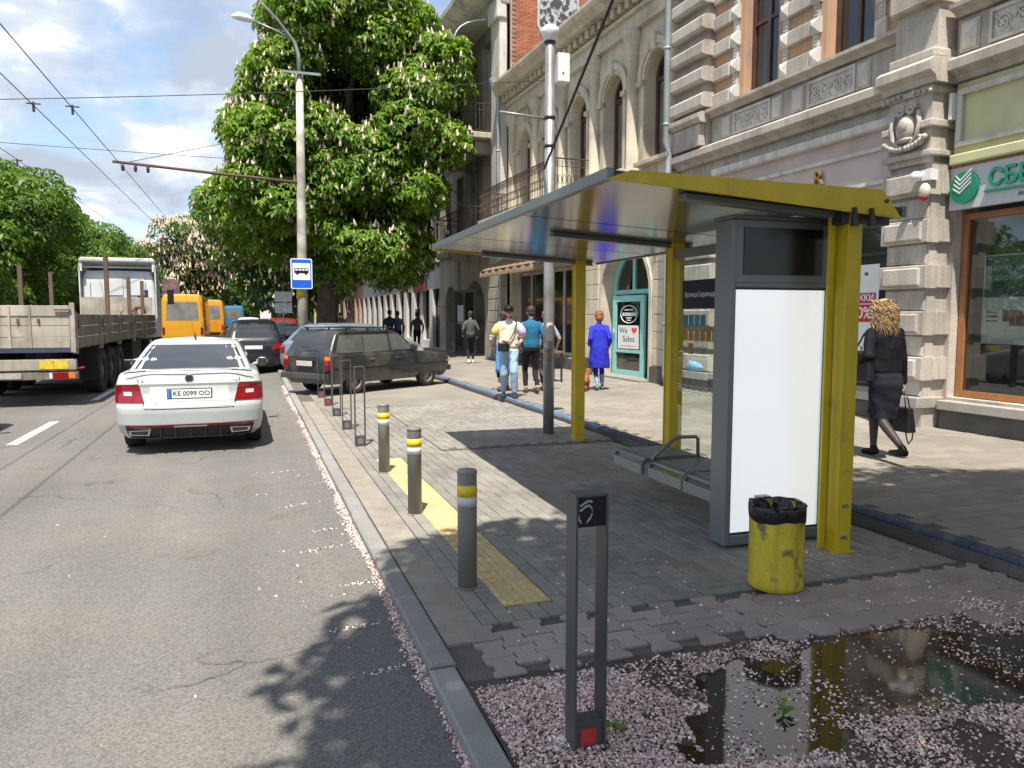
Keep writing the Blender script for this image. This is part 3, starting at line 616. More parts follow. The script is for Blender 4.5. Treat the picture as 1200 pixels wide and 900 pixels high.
# bollards
M_boll = pm('grey_bollard_paint', (0.21, 0.212, 0.19), 0.5, streak=.3, var=0.12, vs_=5, fine=0.06, col2=(0.23, 0.20, 0.15), c2s=6, c2lo=.6, c2hi=.75)
M_by = pm('yellow_tape', (0.72, 0.55, 0.02), 0.5, var=.06); M_bw = pm('white_tape', (0.60, 0.61, 0.60), 0.5, var=.12)
def bollard(label, x, y):
    t = thing('bollard', label, 'bollard', (x, y, .12), random.random()*6, 'grey bollards along the kerb'); t.scale = (1, 1, .95)
    m = MB(True); m.lathe([(0,0),(.060,0),(.060,.755)], n=28); m.build('post', M_boll, t)
    m = MB(True); m.lathe([(.0605,.755),(.0625,.757),(.0625,.77),(.055,.779),(.0,.784)], n=28); m.build('cap', M_boll, t)
    m = MB(True); m.lathe([(.0600,.608),(.0622,.608),(.0622,.682),(.0600,.682)], n=28); m.build('yellow_band', M_by, t)
    m = MB(True); m.lathe([(.0600,.545),(.0616,.545),(.0616,.607),(.0600,.607)], n=28); m.build('white_band', M_bw, t)
    m = MB(True); m.lathe([(.060,0),(.068,0),(.068,.004),(.060,.006)], n=20); m.build('base_ring', M_conc, t)
    return t
bollard('grey bollard with yellow and white bands, nearest the brown interlocking pavers', 1.235, 4.50)
bollard('grey banded bollard standing between the two others on the tactile strip', 1.285, 6.36)
bollard('grey banded bollard next to the slim steel posts', 1.325, 8.19)

# galvanised camera pole by the shelter
pl = thing('camera_pole', 'galvanised steel pole with white cameras rising behind the shelter roof', 'pole', (3.96, 10.06, .12))
m = MB(True); m.path([(0,0,0),(0,0,1.9),(0,0,5.4)], [.077,.077,.066], n=20); m.path([(0,0,1.18),(0,0,1.30)], [.080,.079], n=20); m.build('shaft', M_steel, pl)
m = MB(True); m.lathe([(0,5.60),(.06,5.595),(.12,5.55),(.125,5.50),(.11,5.47),(.10,5.40),(.07,5.38)], n=24); m.build('dome_camera', M_white, pl)
for z in (5.36, 4.36, 3.98): m = MB(True); m.lathe([(.064,z),(.078,z),(.078,z+.035),(.064,z+.035)], n=24); m.build('clamp', M_dark, pl)
m = MB(); m.box(.10, .27, -.06, .08, 4.86, 5.24); b = m.build('junction_box', M_white, pl, bevel=.006); m = MB(); m.box(.16, .18, -.066, -.0605, 4.96, 4.98); m.build('lock', M_dark, b)
m = MB(); m.tube((-.07,0,4.36), (-.72,.0,4.40), .017, n=8); m.build('side_arm', M_steel, pl)
M_stk = pm('paper_sticker', (.5,.5,.48), .8)
m = MB(True); m.lathe([(.0772,1.33),(.0785,1.335),(.0785,1.58),(.0772,1.585)], n=12, a0=R(230), a1=R(290)); m.build('sticker', M_stk, pl)

# concrete lamp pole with bus stop sign and trolley bracket
M_conp = pm('old_concrete_pole', (0.36, 0.33, 0.28), 0.9, var=0.28, vs_=2.5, fine=0.2, bump=0.5, bs=25, col2=(0.5, 0.48, 0.43), c2s=1.4)
cp = thing('concrete_lamp_pole', 'weathered concrete street lamp pole carrying a bus stop sign', 'lamp pole', (1.52, 24.8, .1))
m = MB(True); m.path([(0,0,0),(.04,0,2.6),(.08,.0,6),(.10,0,9.0)], [.165,.15,.13,.105], n=16); m.build('shaft', M_conp, cp)
m = MB(True); m.path([(.0,0,2.25),(.045,0,2.62)], [.157,.153], n=16); m.build('yellow_notice', pm('yellow_notice', (.55,.42,.05), .8, var=.3, vs_=9), cp)
m = MB(True); m.path([(.10,0,8.6),(.09,0,9.55),(-.02,-.0,9.9),(-.5,-.25,10.4),(-1.3,-.7,11.0)], [.07,.06,.05,.04,.035], n=8); m.path([(.0,0,9.9),(-.5,-.05,10.15),(-1.2,-.1,10.35)], .032, n=8); m.build('lamp_arm', M_steel, cp)
m = MB(True); m.path([(-1.15,-.1,10.34),(-1.35,-.11,10.4),(-1.6,-.12,10.43),(-1.78,-.13,10.40)], [.04,.12,.12,.03], n=10); m.build('lamp_head', M_white, cp)
m = MB(); m.box(-.42, .72, -.16, -.10, 8.95, 9.02); m.build('cross_bar', M_steel, cp)
M_rust = pm('rusty_steel', (0.12, 0.075, 0.055), 0.8, var=.2)
m = MB(True); m.path([(.08,0,5.75),(-2.4,-.3,5.85),(-5.0,-.7,5.95)], [.05,.045,.04], n=8); m.path([(-4.6,-.62,5.97),(-2.2,-.26,6.7),(.08,0,7.4)], .010, n=5); m.build('bracket_arm', M_rust, cp)
for t_ in (.3, 1.2): m.T = None
M_ins = pm('insulator', (0.05, 0.04, 0.035), .5)
for k in (0, 1, 2):
    x = -4.75+k*.9*.35; b = MB(True); b.lathe([(0,0),(.05,.02),(.03,.06),(.06,.09),(.03,.13),(.05,.16),(0,.2)], (x, -.68+k*.04, 5.90-.2), n=8); b.build('insulator', M_ins, cp)
M_sblue = pm('sign_blue', (0.008, 0.11, 0.62), 0.35, var=0); M_swhite = pm('sign_white', (0.80, 0.82, 0.84), 0.4, var=0)
sg = thing('bus_stop_sign', 'blue and white bus stop sign fixed to the concrete pole', 'sign', (1.53, 24.55, 2.62))
def rrect(w, h, r, cx=0, cz=0, n=5):
    o = []
    for sx, sz, a0 in ((1,1,0),(-1,1,90),(-1,-1,180),(1,-1,270)):
        for i in range(n+1):
            a = R(a0+90*i/n); o.append((cx+sx*(w-r)+r*math.cos(a), cz+sz*(h-r)+r*math.sin(a)))
    return o
m = MB(); m.prism(rrect(.32,.46,.05,0,.46), 1, -.005, .01); m.build('sign_plate', M_swhite, sg)
m = MB(); m.prism(rrect(.292,.432,.035,0,.46), 1, -.009, -.0055); m.build('blue_field', M_sblue, sg)
m = MB(); m.prism([(-.26,.27),(.26,.27),(.26,.78),(-.26,.78)], 1, -.013, -.0095); m.build('white_field', M_swhite, sg)
m = MB()
y = -.0165
def sb_(x0,x1,z0,z1,yy=y): m.box(x0,x1,yy,yy+.003,z0,z1)
sb_(-.21,.21,.475,.555); sb_(-.21,.21,.605,.625)
for x in (-.21,-.11,-.01,.09,.185): sb_(x,x+.025,.5555,.6045)
for x in (-.12,.13): m.prism([(x+.045*math.cos(a*math.pi/6),.475+.045*math.sin(a*math.pi/6)) for a in range(12)], 1, y-.001, y+.0015)
m.build('bus_pictogram', M_black, sg)
m = MB(); m.box(-.03,.03,.011,.07,.2,.25); m.box(-.03,.03,.011,.07,.65,.7); m.build('clamp', M_steel, sg)

# overhead wires
M_wire = pm('wire', (0.02, 0.02, 0.022), 0.5, var=0)
def wire(label, p0, p1, sag=0.3, r=0.012, n=14, group=None, name='overhead_wire'):
    p0, p1 = Vector(p0), Vector(p1); m = MB(True)
    m.path([p0.lerp(p1, i/n) - Vector((0,0,sag*4*(i/n)*(1-i/n))) for i in range(n+1)], r, n=5, cap=False); return tag(m.build(name, M_wire, fix=False), label, 'wire', group)
WG = 'trolley wires over the road'
wire('trolley contact wire hung from the rusty bracket arm, kerb side', (-3.1,-25,5.75), (-3.1,150,5.75), 0, .009, 4, WG, 'trolley_wire')
wire('trolley contact wire beside the kerb-side one', (-3.75,-25,5.75), (-3.75,150,5.75), 0, .009, 4, WG, 'trolley_wire')
wire('trolley contact wire over the far lane, inner one', (-5.55,-25,5.8), (-5.55,150,5.8), 0, .009, 4, WG, 'trolley_wire')
wire('trolley contact wire over the far lane, outer one', (-7.7,-25,5.85), (-7.7,150,5.85), 0, .009, 4, WG, 'trolley_wire')
wire('thin span wire crossing the road above the trolley wires', (-16,17.5,4.9), (8.6,20.5,8.4), 0.25, .010)
wire('thin horizontal span wire crossing behind the bracket arm', (-22,26,7.1), (2,31,7.6), 0.1, .010)
wire('slack cable running from the street lamp pole to the balcony facade', (1.6,24.8,8.0), (8.3,25.5,5.1), 0.35, .010)
wire('thick black cable slanting down past the arched windows to the steel pole', (3.86,10.0,3.8), (2.2,-1.8,8.2), 0.0, .017)
for x, y, lab in ((-5.55,23.2,'inner'),(-3.75,17.0,'middle'),(-3.1,17.0,'kerb-side')):
    m = MB(); m.box(-.02,.02,-.02,.02,-.16,.02); m.tube((-.12,0,-.01),(.12,0,-.01),.013,n=6); tag(m.build('wire_hanger', M_ins, None, (x,y,5.79)), 'small dark hanger clamped on the '+lab+' trolley wire', 'hanger')
# far signs
def post_sign(name, label, loc, ph, plates):
    t = thing(name, label, 'sign', loc); m = MB(True); m.tube((0,0,0),(0,0,ph),.03,n=8); m.build('post', M_steel, t)
    for (w,h,z,mat,txt,tm) in plates:
        m = MB(); m.box(-w/2,w/2,-.05,-.03,z,z+h); p = m.build('sign_plate', mat, t)
        if txt: text(txt, p, (0,-.053,z+h/2), (R(90),0,0), h*.55, tm, extrude=.001)
M_grn = pm('notice_grey', (0.5,0.53,0.52), .6, var=.2, vs_=8)
post_sign('parking_sign', 'small blue parking sign with white P on a post', (1.0, 55, .0), 3.0, [(.7,.7,2.35,M_sblue,'P',M_swhite),(.7,.7,1.6,M_swhite,None,None)])
post_sign('notice_board', 'two pale notice boards on a post beside the tree', (1.15, 29, .1), 2.9, [(.6,.36,2.2,M_grn,None,None),(.6,.36,1.8,M_grn,None,None)])
# ================================================================== BUILDINGS (local frame: x along facade, y out to the street, z up)
M_stone = pm('limestone', (0.455, 0.415, 0.36), 0.9, streak=.32, var=0.16, vs_=1.6, fine=0.14, fs=45, bump=0.5, bs=35, isl=0.08, col2=(0.34, 0.305, 0.26), c2s=1.3, c2lo=.52, c2hi=.72)
M_stoned = pm('dark_granite', (0.085, 0.082, 0.075), 0.6, var=0.25, vs_=2.5, fine=0.25, fs=90)
M_ledge = pm('ledge_stone', (0.34, 0.32, 0.29), 0.85, var=0.15, fine=0.1)
M_salmon = pm('salmon_stucco', (0.50, 0.305, 0.19), 0.9, streak=.2, var=0.14, vs_=1.5, fine=0.08, col2=(0.40, 0.28, 0.20), c2s=1.8)
M_lime = pm('pale_lime_stucco', (0.56, 0.56, 0.33), 0.9, var=0.07, fine=0.05)
M_pink = pm('pinkish_stucco', (0.50, 0.42, 0.40), 0.9, var=0.1, fine=0.05)
M_plas = pm('white_plaster', (0.58, 0.55, 0.50), 0.85, streak=.3, var=0.12, vs_=3, fine=0.08, bump=.2)
M_cream = pm('cream_stucco', (0.57, 0.51, 0.39), 0.9, streak=.26, var=0.12, vs_=1.0, fine=0.1, fs=30, bump=0.3, bs=30, col2=(0.40, 0.355, 0.28), c2s=1.1, c2lo=.5, c2hi=.7, isl=.04)
M_creamg = pm('grey_cream_stucco', (0.46, 0.42, 0.345), 0.9, streak=.4, var=0.16, vs_=0.9, fine=0.1, bump=.3, bs=25, col2=(0.32, 0.30, 0.26), c2s=1.0)
M_brick = pm('red_brick', (0.36, 0.135, 0.075), 0.9, var=0.15, isl=.18, fine=.15)
M_mortar = pm('mortar', (0.33, 0.27, 0.22), 0.95)
M_wood = pm('orange_wood_frame', (0.33, 0.135, 0.05), 0.5, var=0.15, vs_=6)
M_brown = pm('brown_window_frame', (0.075, 0.04, 0.028), 0.55, var=0.2)
M_glassd = pm('dark_window_glass', (0.020, 0.023, 0.026), 0.06, var=0.3, vs_=0.8, fine=0, spec=0.8)
M_glassw = pm('curtained_window_glass', (0.16, 0.15, 0.125), 0.08, var=0.35, vs_=1.5, fine=0, spec=0.8)
M_shopg = glass('shop_glass', (0.62, 0.68, 0.66), 0.85, refl=.10)
M_int = pm('shop_interior', (0.24, 0.26, 0.255), 0.9, var=0.35, vs_=0.8)
M_tealp = pm('turquoise_paint', (0.25, 0.57, 0.52), 0.5, var=0.08, fine=.04)
M_zinc = pm('zinc_pipe', (0.36, 0.40, 0.42), 0.45, metal=.4, var=0.15, vs_=2)
M_roofm = pm('roof_sheet', (0.16, 0.13, 0.11), 0.7, var=0.2)
M_iron = pm('rusty_iron', (0.07, 0.045, 0.035), 0.7, var=0.3)
M_green = pm('bank_green', (0.008, 0.22, 0.13), 0.35, var=.04); M_signb = pm('sign_board', (0.50, 0.52, 0.53), 0.4, var=.04)
M_red = pm('signal_red', (0.45, 0.02, 0.02), .4)
TXT = (R(90), 0, R(180))
def broot(name, label, s0, cat='building'):
    p = FACE0 + FD*s0; return thing(name, label, cat, (p.x, p.y, 0), FROT)
class BW:                                  # building writer: shifts the facade coordinate
    def __init__(s, root, s0): s.root = root; s.s0 = s0; s.sc = Matrix.Translation((-s0,0,0))
    def mb(s, sm=False): m = MB(sm); m.T = s.sc; return m
    def box(s, name, mat, s0, s1, o0, o1, z0, z1, parent=None, bevel=0): return s.mb().box(s0,s1,o0,o1,z0,z1).build(name, mat, parent or s.root, bevel=bevel)
    def block(s, name, mat, s0, s1, z0, z1, o0, o1, c=.02, parent=None): return s.mb().chface(s0,s1,z0,z1,o0,o1,c).build(name, mat, parent or s.root)
    def text(s, body, ss, off, z, size, mat, parent=None, **k): return text(body, parent or s.root, (ss-s.s0, off, z), TXT, size, mat, **k)
def wallgrid(m, s0, s1, z0, z1, ops, off=0.0, depth=0.35):
    xs = sorted({s0, s1, *[v for o in ops for v in o[:2]]}); zs = sorted({z0, z1, *[v for o in ops for v in o[2:4]]})
    for a, b in zip(xs[:-1], xs[1:]):
        for c, d in zip(zs[:-1], zs[1:]):
            if any(o[0]-1e-6 <= a and b <= o[1]+1e-6 and o[2]-1e-6 <= c and d <= o[3]+1e-6 for o in ops): continue
            m.add([(a,off,c),(b,off,c),(b,off,d),(a,off,d)], [(0,1,2,3)], False)
    for a, b, c, d in [o[:4] for o in ops]:
        q = off-depth
        m.add([(a,off,c),(b,off,c),(b,off,d),(a,off,d),(a,q,c),(b,q,c),(b,q,d),(a,q,d)], [(0,1,5,4),(1,2,6,5),(2,3,7,6),(3,0,4,7)], False)
def arcpts(cs, hw, zsp, rise, n=14): return [(cs - hw*math.cos(math.pi*i/n), zsp + rise*math.sin(math.pi*i/n)) for i in range(n+1)]
def archwall(m, s0, s1, z0, z1, cs, hw, zb, zsp, rise, off=0.0, depth=0.4):
    A = arcpts(cs, hw, zsp, rise)
    def q(*p): m.add([(a,off,b) for a,b in p], [tuple(range(len(p)))], False)
    q((s0,z0),(cs-hw,z0),(cs-hw,z1),(s0,z1)); q((cs+hw,z0),(s1,z0),(s1,z1),(cs+hw,z1))
    if zb > z0: q((cs-hw,z0),(cs+hw,z0),(cs+hw,zb),(cs-hw,zb))
    for (a,b),(c,d) in zip(A[:-1], A[1:]): q((a,b),(c,d),(c,z1),(a,z1))
    L = [(cs-hw,zb)] + A + [(cs+hw,zb)]
    if zb > z0: L = L + [(cs-hw,zb)]
    for (a,b),(c,d) in zip(L[:-1], L[1:]): m.add([(a,off,b),(c,off,d),(c,off-depth,d),(a,off-depth,b)], [(0,1,2,3)], False)
def archring(m, cs, hw, zsp, rise, zb, o0, o1, t):          # moulding round an arch and down its jambs
    A = [(cs-hw,zb)] + arcpts(cs, hw, zsp, rise) + [(cs+hw,zb)]; B = [(cs-hw-t,zb)] + arcpts(cs, hw+t, zsp, rise+t) + [(cs+hw+t,zb)]
    n = len(A); vs = [(a,o1,b) for a,b in A] + [(a,o1,b) for a,b in B] + [(a,o0,b) for a,b in A] + [(a,o0,b) for a,b in B]
    fs = []
    for i in range(n-1): fs += [(i,i+1,n+i+1,n+i), (n+i,n+i+1,3*n+i+1,3*n+i), (2*n+i,2*n+i+1,i+1,i)]
    fs += [(0,n,3*n,2*n), (n-1,2*n-1,4*n-1,3*n-1)]
    m.add(vs, fs, False)
def archpane(m, cs, hw, zb, zsp, rise, off): 
    L = [(cs-hw,zb)] + arcpts(cs, hw, zsp, rise) + [(cs+hw,zb)]; m.add([(a,off,b) for a,b in L], [tuple(range(len(L)))], False)
def cornice(m, s0, s1, prof):                                # prof = [(off,z)...] swept along the facade
    n = len(prof); vs = [(s0,o,z) for o,z in prof] + [(s1,o,z) for o,z in prof]
    m.add(vs, [(i,i+1,n+i+1,n+i) for i in range(n-1)] + [tuple(range(n)), tuple(reversed(range(n,2*n)))], False)
def rect_window(B, s0, s1, z0, z1, off, fm, gm, vbars=(), hbars=(), t=.07, parent=None, name='window'):
    m = B.mb(); m.box(s0,s0+t,off-.05,off+.04,z0,z1); m.box(s1-t,s1,off-.05,off+.04,z0,z1); m.box(s0+t,s1-t,off-.049,off+.039,z0,z0+t); m.box(s0+t,s1-t,off-.049,off+.039,z1-t,z1)
    for f in vbars: x = s0+(s1-s0)*f; m.box(x-t*.5,x+t*.5,off-.045,off+.036,z0+t,z1-t)
    for f in hbars: z = z0+(z1-z0)*f; m.box(s0+t,s1-t,off-.043,off+.033,z-t*.45,z+t*.45)
    w = m.build(name, fm, parent or B.root)
    xs = [s0+t]+[s0+(s1-s0)*f for f in vbars]+[s1-t]; zs = [z0+t]+[z0+(z1-z0)*f for f in hbars]+[z1-t]
    for a, b in zip(xs[:-1], xs[1:]):
        for c, d in zip(zs[:-1], zs[1:]):
            p = B.mb(); p.add([(a,off,c),(b,off,c),(b,off+random.uniform(-.006,.006),d),(a,off,d)], [(0,1,2,3)], False); p.build('pane', gm, w)
    return w
def scroll(m, cs, cz, off, r, sgn=1, turns=2.2, t=.018):
    pts = []
    for i in range(22):
        a = i/21*turns*2*math.pi; rr = r*(1-.85*i/21); pts.append((cs+sgn*rr*math.cos(a), off, cz+rr*math.sin(a)))
    m.path(pts, t, n=5)
def relief(B, name, s0, s1, z0, z1, off, parent=None):
    m = B.mb(); m.box(s0,s1,off-.03,off,z0,z1); p = m.build(name, M_plas, parent or B.root)
    m = B.mb(True); n = max(2, int((s1-s0)/.24)); h = (z1-z0)
    for i in range(n):
        c = s0 + (i+.5)*(s1-s0)/n; scroll(m, c, (z0+z1)/2 + (.03 if i % 2 else -.03)*h, off+.012, h*.34, 1 if i % 2 else -1, 1.8, .016); m.path([(c-.12,off+.01,z0+.04),(c,off+.02,(z0+z1)/2),(c+.12,off+.01,z1-.05)], .013, n=5)
        m.sphere((c, off+.015, (z0+z1)/2), .035, 6, 4)
    m.build('carving', M_plas, p)
    for a, b, c, d in ((s0,s1,z0-.04,z0),(s0,s1,z1,z1+.04),(s0-.04,s0,z0-.04,z1+.04),(s1,s1+.04,z0-.04,z1+.04)): B.box('moulding', M_plas, a, b, off-.03, off+.035, c, d, p)
def pyramid(B, s0, s1, z0, z1, off, h, parent=None):
    c = ((s0+s1)/2, off+h, (z0+z1)/2); m = B.mb(); m.add([(s0,off,z0),(s1,off,z0),(s1,off,z1),(s0,off,z1),c,(s0,off-.06,z0),(s1,off-.06,z0),(s1,off-.06,z1),(s0,off-.06,z1)], [(0,1,4),(1,2,4),(2,3,4),(3,0,4),(0,1,6,5),(1,2,7,6),(2,3,8,7),(3,0,5,8)], False); return m.build('diamond_block', M_plas, parent or B.root)

# ---------------- building A: the ornate stone house with the bank
A = BW(broot('ornate_stone_building', 'grey limestone house with rusticated pilasters, carved panels and a bank', 0), 0)
opsA = [(-3.4,1.12,.66,3.8), (2.05,6.35,.66,3.62), (2.70,3.70,5.97,9.0), (4.92,5.90,5.97,9.0), (-1.1,-.1,5.97,9.0), (-3.3,-2.3,5.97,9.0)]
m = A.mb(); wallgrid(m, -9, 8.05, .15, 4.95, opsA[:2], 0, .45); m.build('ground_wall', M_stone, A.root)
m = A.mb(); wallgrid(m, -9, 8.05, 4.95, 13, opsA[2:], 0, .32); m.add([(8.05,0,.15),(8.05,-10,.15),(8.05,-10,13),(8.05,0,13)],[(0,1,2,3)]); m.add([(-9,0,.15),(-9,-10,.15),(-9,-10,13),(-9,0,13)],[(0,1,2,3)]); m.add([(-9,0,13),(8.05,0,13),(8.05,-10,13),(-9,-10,13)],[(0,1,2,3)]); m.build('upper_wall', M_salmon, A.root)
# plinth and ledge
for a, b in ((-9, 1.13), (2.0, 6.6)):
    A.box('plinth', M_stoned, a, b, 0, .10, .15, .49); A.box('sill_ledge', M_ledge, a, b, 0, .17, .491, .62, bevel=.01)
A.box('plinth', M_stoned, 6.65, 8.04, 0, .16, .15, .46); A.box('sill_ledge', M_ledge, 6.62, 8.045, 0, .22, .461, .62, bevel=.01)
# bank shop window
w = rect_window(A, -3.3, 1.10, .67, 3.20, -.18, M_wood, M_shopg, (.30,), (), .085, name='bank_window')
A.box('interior_wall', M_int, -3.4, 1.12, -2.3, -2.25, .2, 3.8); A.box('interior_floor', M_int, -3.4, 1.12, -2.24, -.46, .5, .6); A.box('interior_ceiling', M_int, -3.4, 1.12, -2.24, -.46, 3.6, 3.7); A.box('interior_side', M_int, 1.121, 1.2, -2.24, -.46, .6, 3.6)
P_ = A.box('window_poster', M_white, .16, .86, -.30, -.285, 1.42, 2.62)
m = A.mb(); m.box(.18,.84,-.2845,-.280,2.05,2.60); m.build('picture', pm('poster_picture', (.10,.16,.15), .5, var=.4, vs_=4), P_)
A.text('Картка для', .52, -.279, 2.44, .105, M_white, P_, extrude=.001); A.text('подорожей', .52, -.279, 2.31, .105, M_white, P_, extrude=.001)
for k, (a, z) in enumerate(((.42,1.80),(.32,1.74))): A.box('bank_card', pm('bank_card', (.10,.03,.04), .4), a-.14, a+.14, -.284+.002*k, -.2825+.002*k, z-.075, z+.075, P_)
for z in (1.84,1.78,1.72): A.box('text_line', M_dark, .63, .80, -.2845, -.283, z, z+.018, P_)
# bank sign
sbd = A.box('bank_sign_board', M_signb, -3.5, 1.14, .02, .10, 3.24, 3.80, bevel=.004)
A.text('СБЕРБАНК', .56, .112, 3.575, .30, M_green, sbd, align='LEFT', extrude=.02, bold=.006, name='sign_letters')
A.text('АКЦІОНЕРНИЙ', .15, .104, 3.33, .07, M_dark, sbd, align='LEFT', extrude=.002, name='sign_letters')
A.box('underline', M_green, -1.6, .60, .10, .135, 3.41, 3.435, sbd)
m = A.mb(); m.prism([(.90+.21*math.cos(i*math.pi/16), 3.52+.21*math.sin(i*math.pi/16)) for i in range(32)], 1, .101, .14); em = m.build('emblem_disc', M_green, sbd)
m = A.mb()
for k in range(4):
    z = 3.50 + k*.055
    for (x0,z0),(x1,z1) in (((1.055-.012*k,z+.02),(.95,z-.05)),((.95,z-.05),(.79+.0*k,z+.08))):
        m.hexa([(x0,.141,z0-.012),(x1,.141,z1-.012),(x1,.147,z1-.012),(x0,.147,z0-.012),(x0,.141,z0+.012),(x1,.141,z1+.012),(x1,.147,z1+.012),(x0,.147,z0+.012)])
m.build('emblem_stripes', M_white, em)
# lime fascia with framed panel
A.box('lime_fascia', M_lime, -9, 1.13, .004, .06, 3.82, 4.93); A.box('wood_strip', M_wood, -3.5, 1.13, .02, .085, 3.801, 3.835)
A.box('lime_ledge', M_lime, -9, 1.13, .061, .16, 3.84, 3.98, bevel=.02)
for a,b,c,d in ((-4,1.08,4.08,4.15),(-4,1.08,4.76,4.84),(1.0,1.08,4.15,4.76)): A.box('panel_frame', M_plas, a, b, .061, .13, c, d, bevel=.01)
A.box('shutter_end', M_white, 1.085, 1.135, .10, .2, 4.45, 4.80)
# rusticated pilaster
A.box('pilaster_shaft', M_stone, 1.20, 1.92, 0, .36, .15, 4.02)
A.box('pilaster_ledge', M_ledge, 1.155, 1.98, 0, .50, .50, .66, bevel=.015)
for z0, z1 in ((.90,1.22),(1.53,1.86),(2.18,2.50),(2.81,3.13),(3.46,3.80)):
    b = A.block('stone_block', M_stone, 1.155, 1.97, z0, z1, 0, .45, .012)
    A.block('raised_face', M_stone, 1.25, 1.88, z0+.04, z1-.035, .44, .485, .018, b)
    A.block('side_step', M_stone, 1.135, 1.99, z0+.012, z1-.012, 0, .24, .012, b)
for z0 in (.66, 1.225, 1.865, 2.505, 3.135): A.block('stone_block', M_stone, 1.22, 1.90, z0+.01, z0+.29, .34, .39, .012)
A.box('pilaster_head', M_stone, 1.20, 1.92, 0, .42, 3.90, 4.98); A.box('head_moulding', M_stone, 1.15, 1.97, 0, .48, 3.98, 4.06, bevel=.015)
A.box('head_moulding', M_stone, 1.14, 1.34, 0, .50, 4.36, 4.46, bevel=.015); A.box('head_moulding', M_stone, 1.84, 1.99, 0, .50, 4.36, 4.46, bevel=.015); A.box('head_moulding', M_stone, 1.16, 1.96, 0, .46, 4.82, 4.90, bevel=.015)
ca = A.mb(True); ca.sphere((2.0,.30,4.40), .16, 14, 10, (1,.55,1.25)); ca.sphere((2.0,.37,4.44), .085, 12, 8, (1,.5,1.2)); ca.sphere((2.0,.33,4.25), .11, 10, 6, (1.3,.5,.4)); ca = ca.build('cartouche', M_stone, A.root, (-.42,.16,0))
m = A.mb(True)
for sg_ in (-1, 1):
    scroll(m, 2.0+sg_*.09, 4.66, .33, .085, sg_, 1.6, .028); scroll(m, 2.0+sg_*.24, 4.20, .32, .075, -sg_, 1.4, .03)
    m.path([(2.0+sg_*.20,.31,4.62),(2.0+sg_*.24,.33,4.45),(2.0+sg_*.21,.33,4.28),(2.0+sg_*.1,.33,4.17),(2.0,.34,4.15)], [.03,.035,.035,.03,.03], n=6)
    for q in range(6): m.sphere((2.0+sg_*(.04+.06*q), .34, 4.13+.012*q*q*.35), .042, 7, 5)
    for q in range(4): m.sphere((2.0+sg_*(.12+.09*q), .33, 4.87-.012*q), .035, 6, 4)
m.build('carved_scrolls', M_stone, ca)
# belt course between the storeys
m = A.mb(); cornice(m, -9, 1.10, [(0,4.94),(.12,4.95),(.16,5.02),(.30,5.08),(.30,5.20),(.22,5.25),(0,5.27)]); m.build('belt_course', M_stone, A.root)
m = A.mb(); cornice(m, 1.101, 2.03, [(0,4.935),(.47,4.94),(.50,5.02),(.60,5.08),(.60,5.20),(.52,5.26),(0,5.28)]); m.build('belt_course', M_stone, A.root)
m = A.mb(); cornice(m, 2.031, 8.04, [(0,4.94),(.12,4.95),(.16,5.02),(.30,5.08),(.30,5.20),(.22,5.25),(0,5.27)]); m.build('belt_course', M_stone, A.root)
m = A.mb(); cornice(m, 1.96, 6.85, [(0,5.80),(.1,5.81),(.14,5.86),(.25,5.90),(.25,5.955),(0,5.965)]); m.build('sill_course', M_stone, A.root)
m = A.mb(); cornice(m, -9, 1.17, [(0,5.80),(.1,5.81),(.14,5.86),(.25,5.90),(.25,5.955),(0,5.965)]); m.build('sill_course', M_stone, A.root)
A.box('apron', M_stone, 1.95, 6.84, .001, .05, 5.28, 5.79); A.box('apron', M_stone, -9, 1.17, .001, .05, 5.28, 5.79)
for a, b in ((2.98,3.95), (5.0,6.0), (-.2,.62), (-2.4,-1.2)): relief(A, 'carved_panel', a, b, 5.36, 5.70, .085)
for a in (2.68, 4.16, 4.7, 6.2, .85): A.box('panel_back', M_plas, a-.02, a+.26, .05, .08, 5.33, 5.73); pyramid(A, a, a+.22, 5.36, 5.70, .10, .07)
# pink shop fascia, shop window of the middle bay
A.box('pink_fascia', M_pink, 2.0, 6.6, .004, .08, 3.66, 4.60); A.box('fascia_frame', M_plas, 2.03, 6.5, .081, .12, 4.30, 4.36); A.box('fascia_frame', M_plas, 2.03, 6.5, .081, .12, 3.80, 3.86); A.box('fascia_cornice', M_plas, 2.0, 6.6, .004, .22, 4.602, 4.74, bevel=.03)
A.text('ERA', 3.55, .15, 4.07, .34, pm('gold_letter', (.20,.12,.04), .5), align='RIGHT', extrude=.03, name='sign_letters') if False else A.text('R', 3.62, .15, 4.07, .34, pm('gold_letter', (.20,.12,.04), .5), extrude=.03, name='sign_letters')
w = rect_window(A, 2.06, 6.33, .67, 3.60, -.25, M_dark, M_glassd, (.34,.67), (.72,), .06, name='shop_window')
sp = A.box('sale_poster', M_white, 2.62, 3.95, -.24, -.225, .95, 2.62)
A.box('pink_band', pm('magenta_print', (.42,.02,.10), .5), 2.67, 3.9, -.2245, -.22, 2.00, 2.17, sp); A.box('red_band', M_red, 2.70, 3.7, -.2245, -.22, 1.70, 1.98, sp)
A.text('ЗНИЖКИ', 2.70, -.218, 2.085, .15, M_white, sp, align='RIGHT', extrude=.001, bold=.003); A.text('50%', 2.74, -.218, 1.84, .26, M_white, sp, align='RIGHT', extrude=.001, bold=.004)
m = A.mb()
for i in range(26):
    a = random.uniform(2.66,3.8); z = random.choice([random.uniform(1.0,1.65), random.uniform(2.22,2.55)]); t = random.uniform(-1,1); l = random.uniform(.05,.11)
    m.add([(a,-.2225,z),(a+l*.5*math.cos(t)-.02,-.2225,z+l*.5*math.sin(t)+.03),(a+l*math.cos(t),-.2225,z+l*math.sin(t)),(a+l*.5*math.cos(t)+.02,-.2225,z+l*.5*math.sin(t)-.03)], [(0,1,2,3)], False)
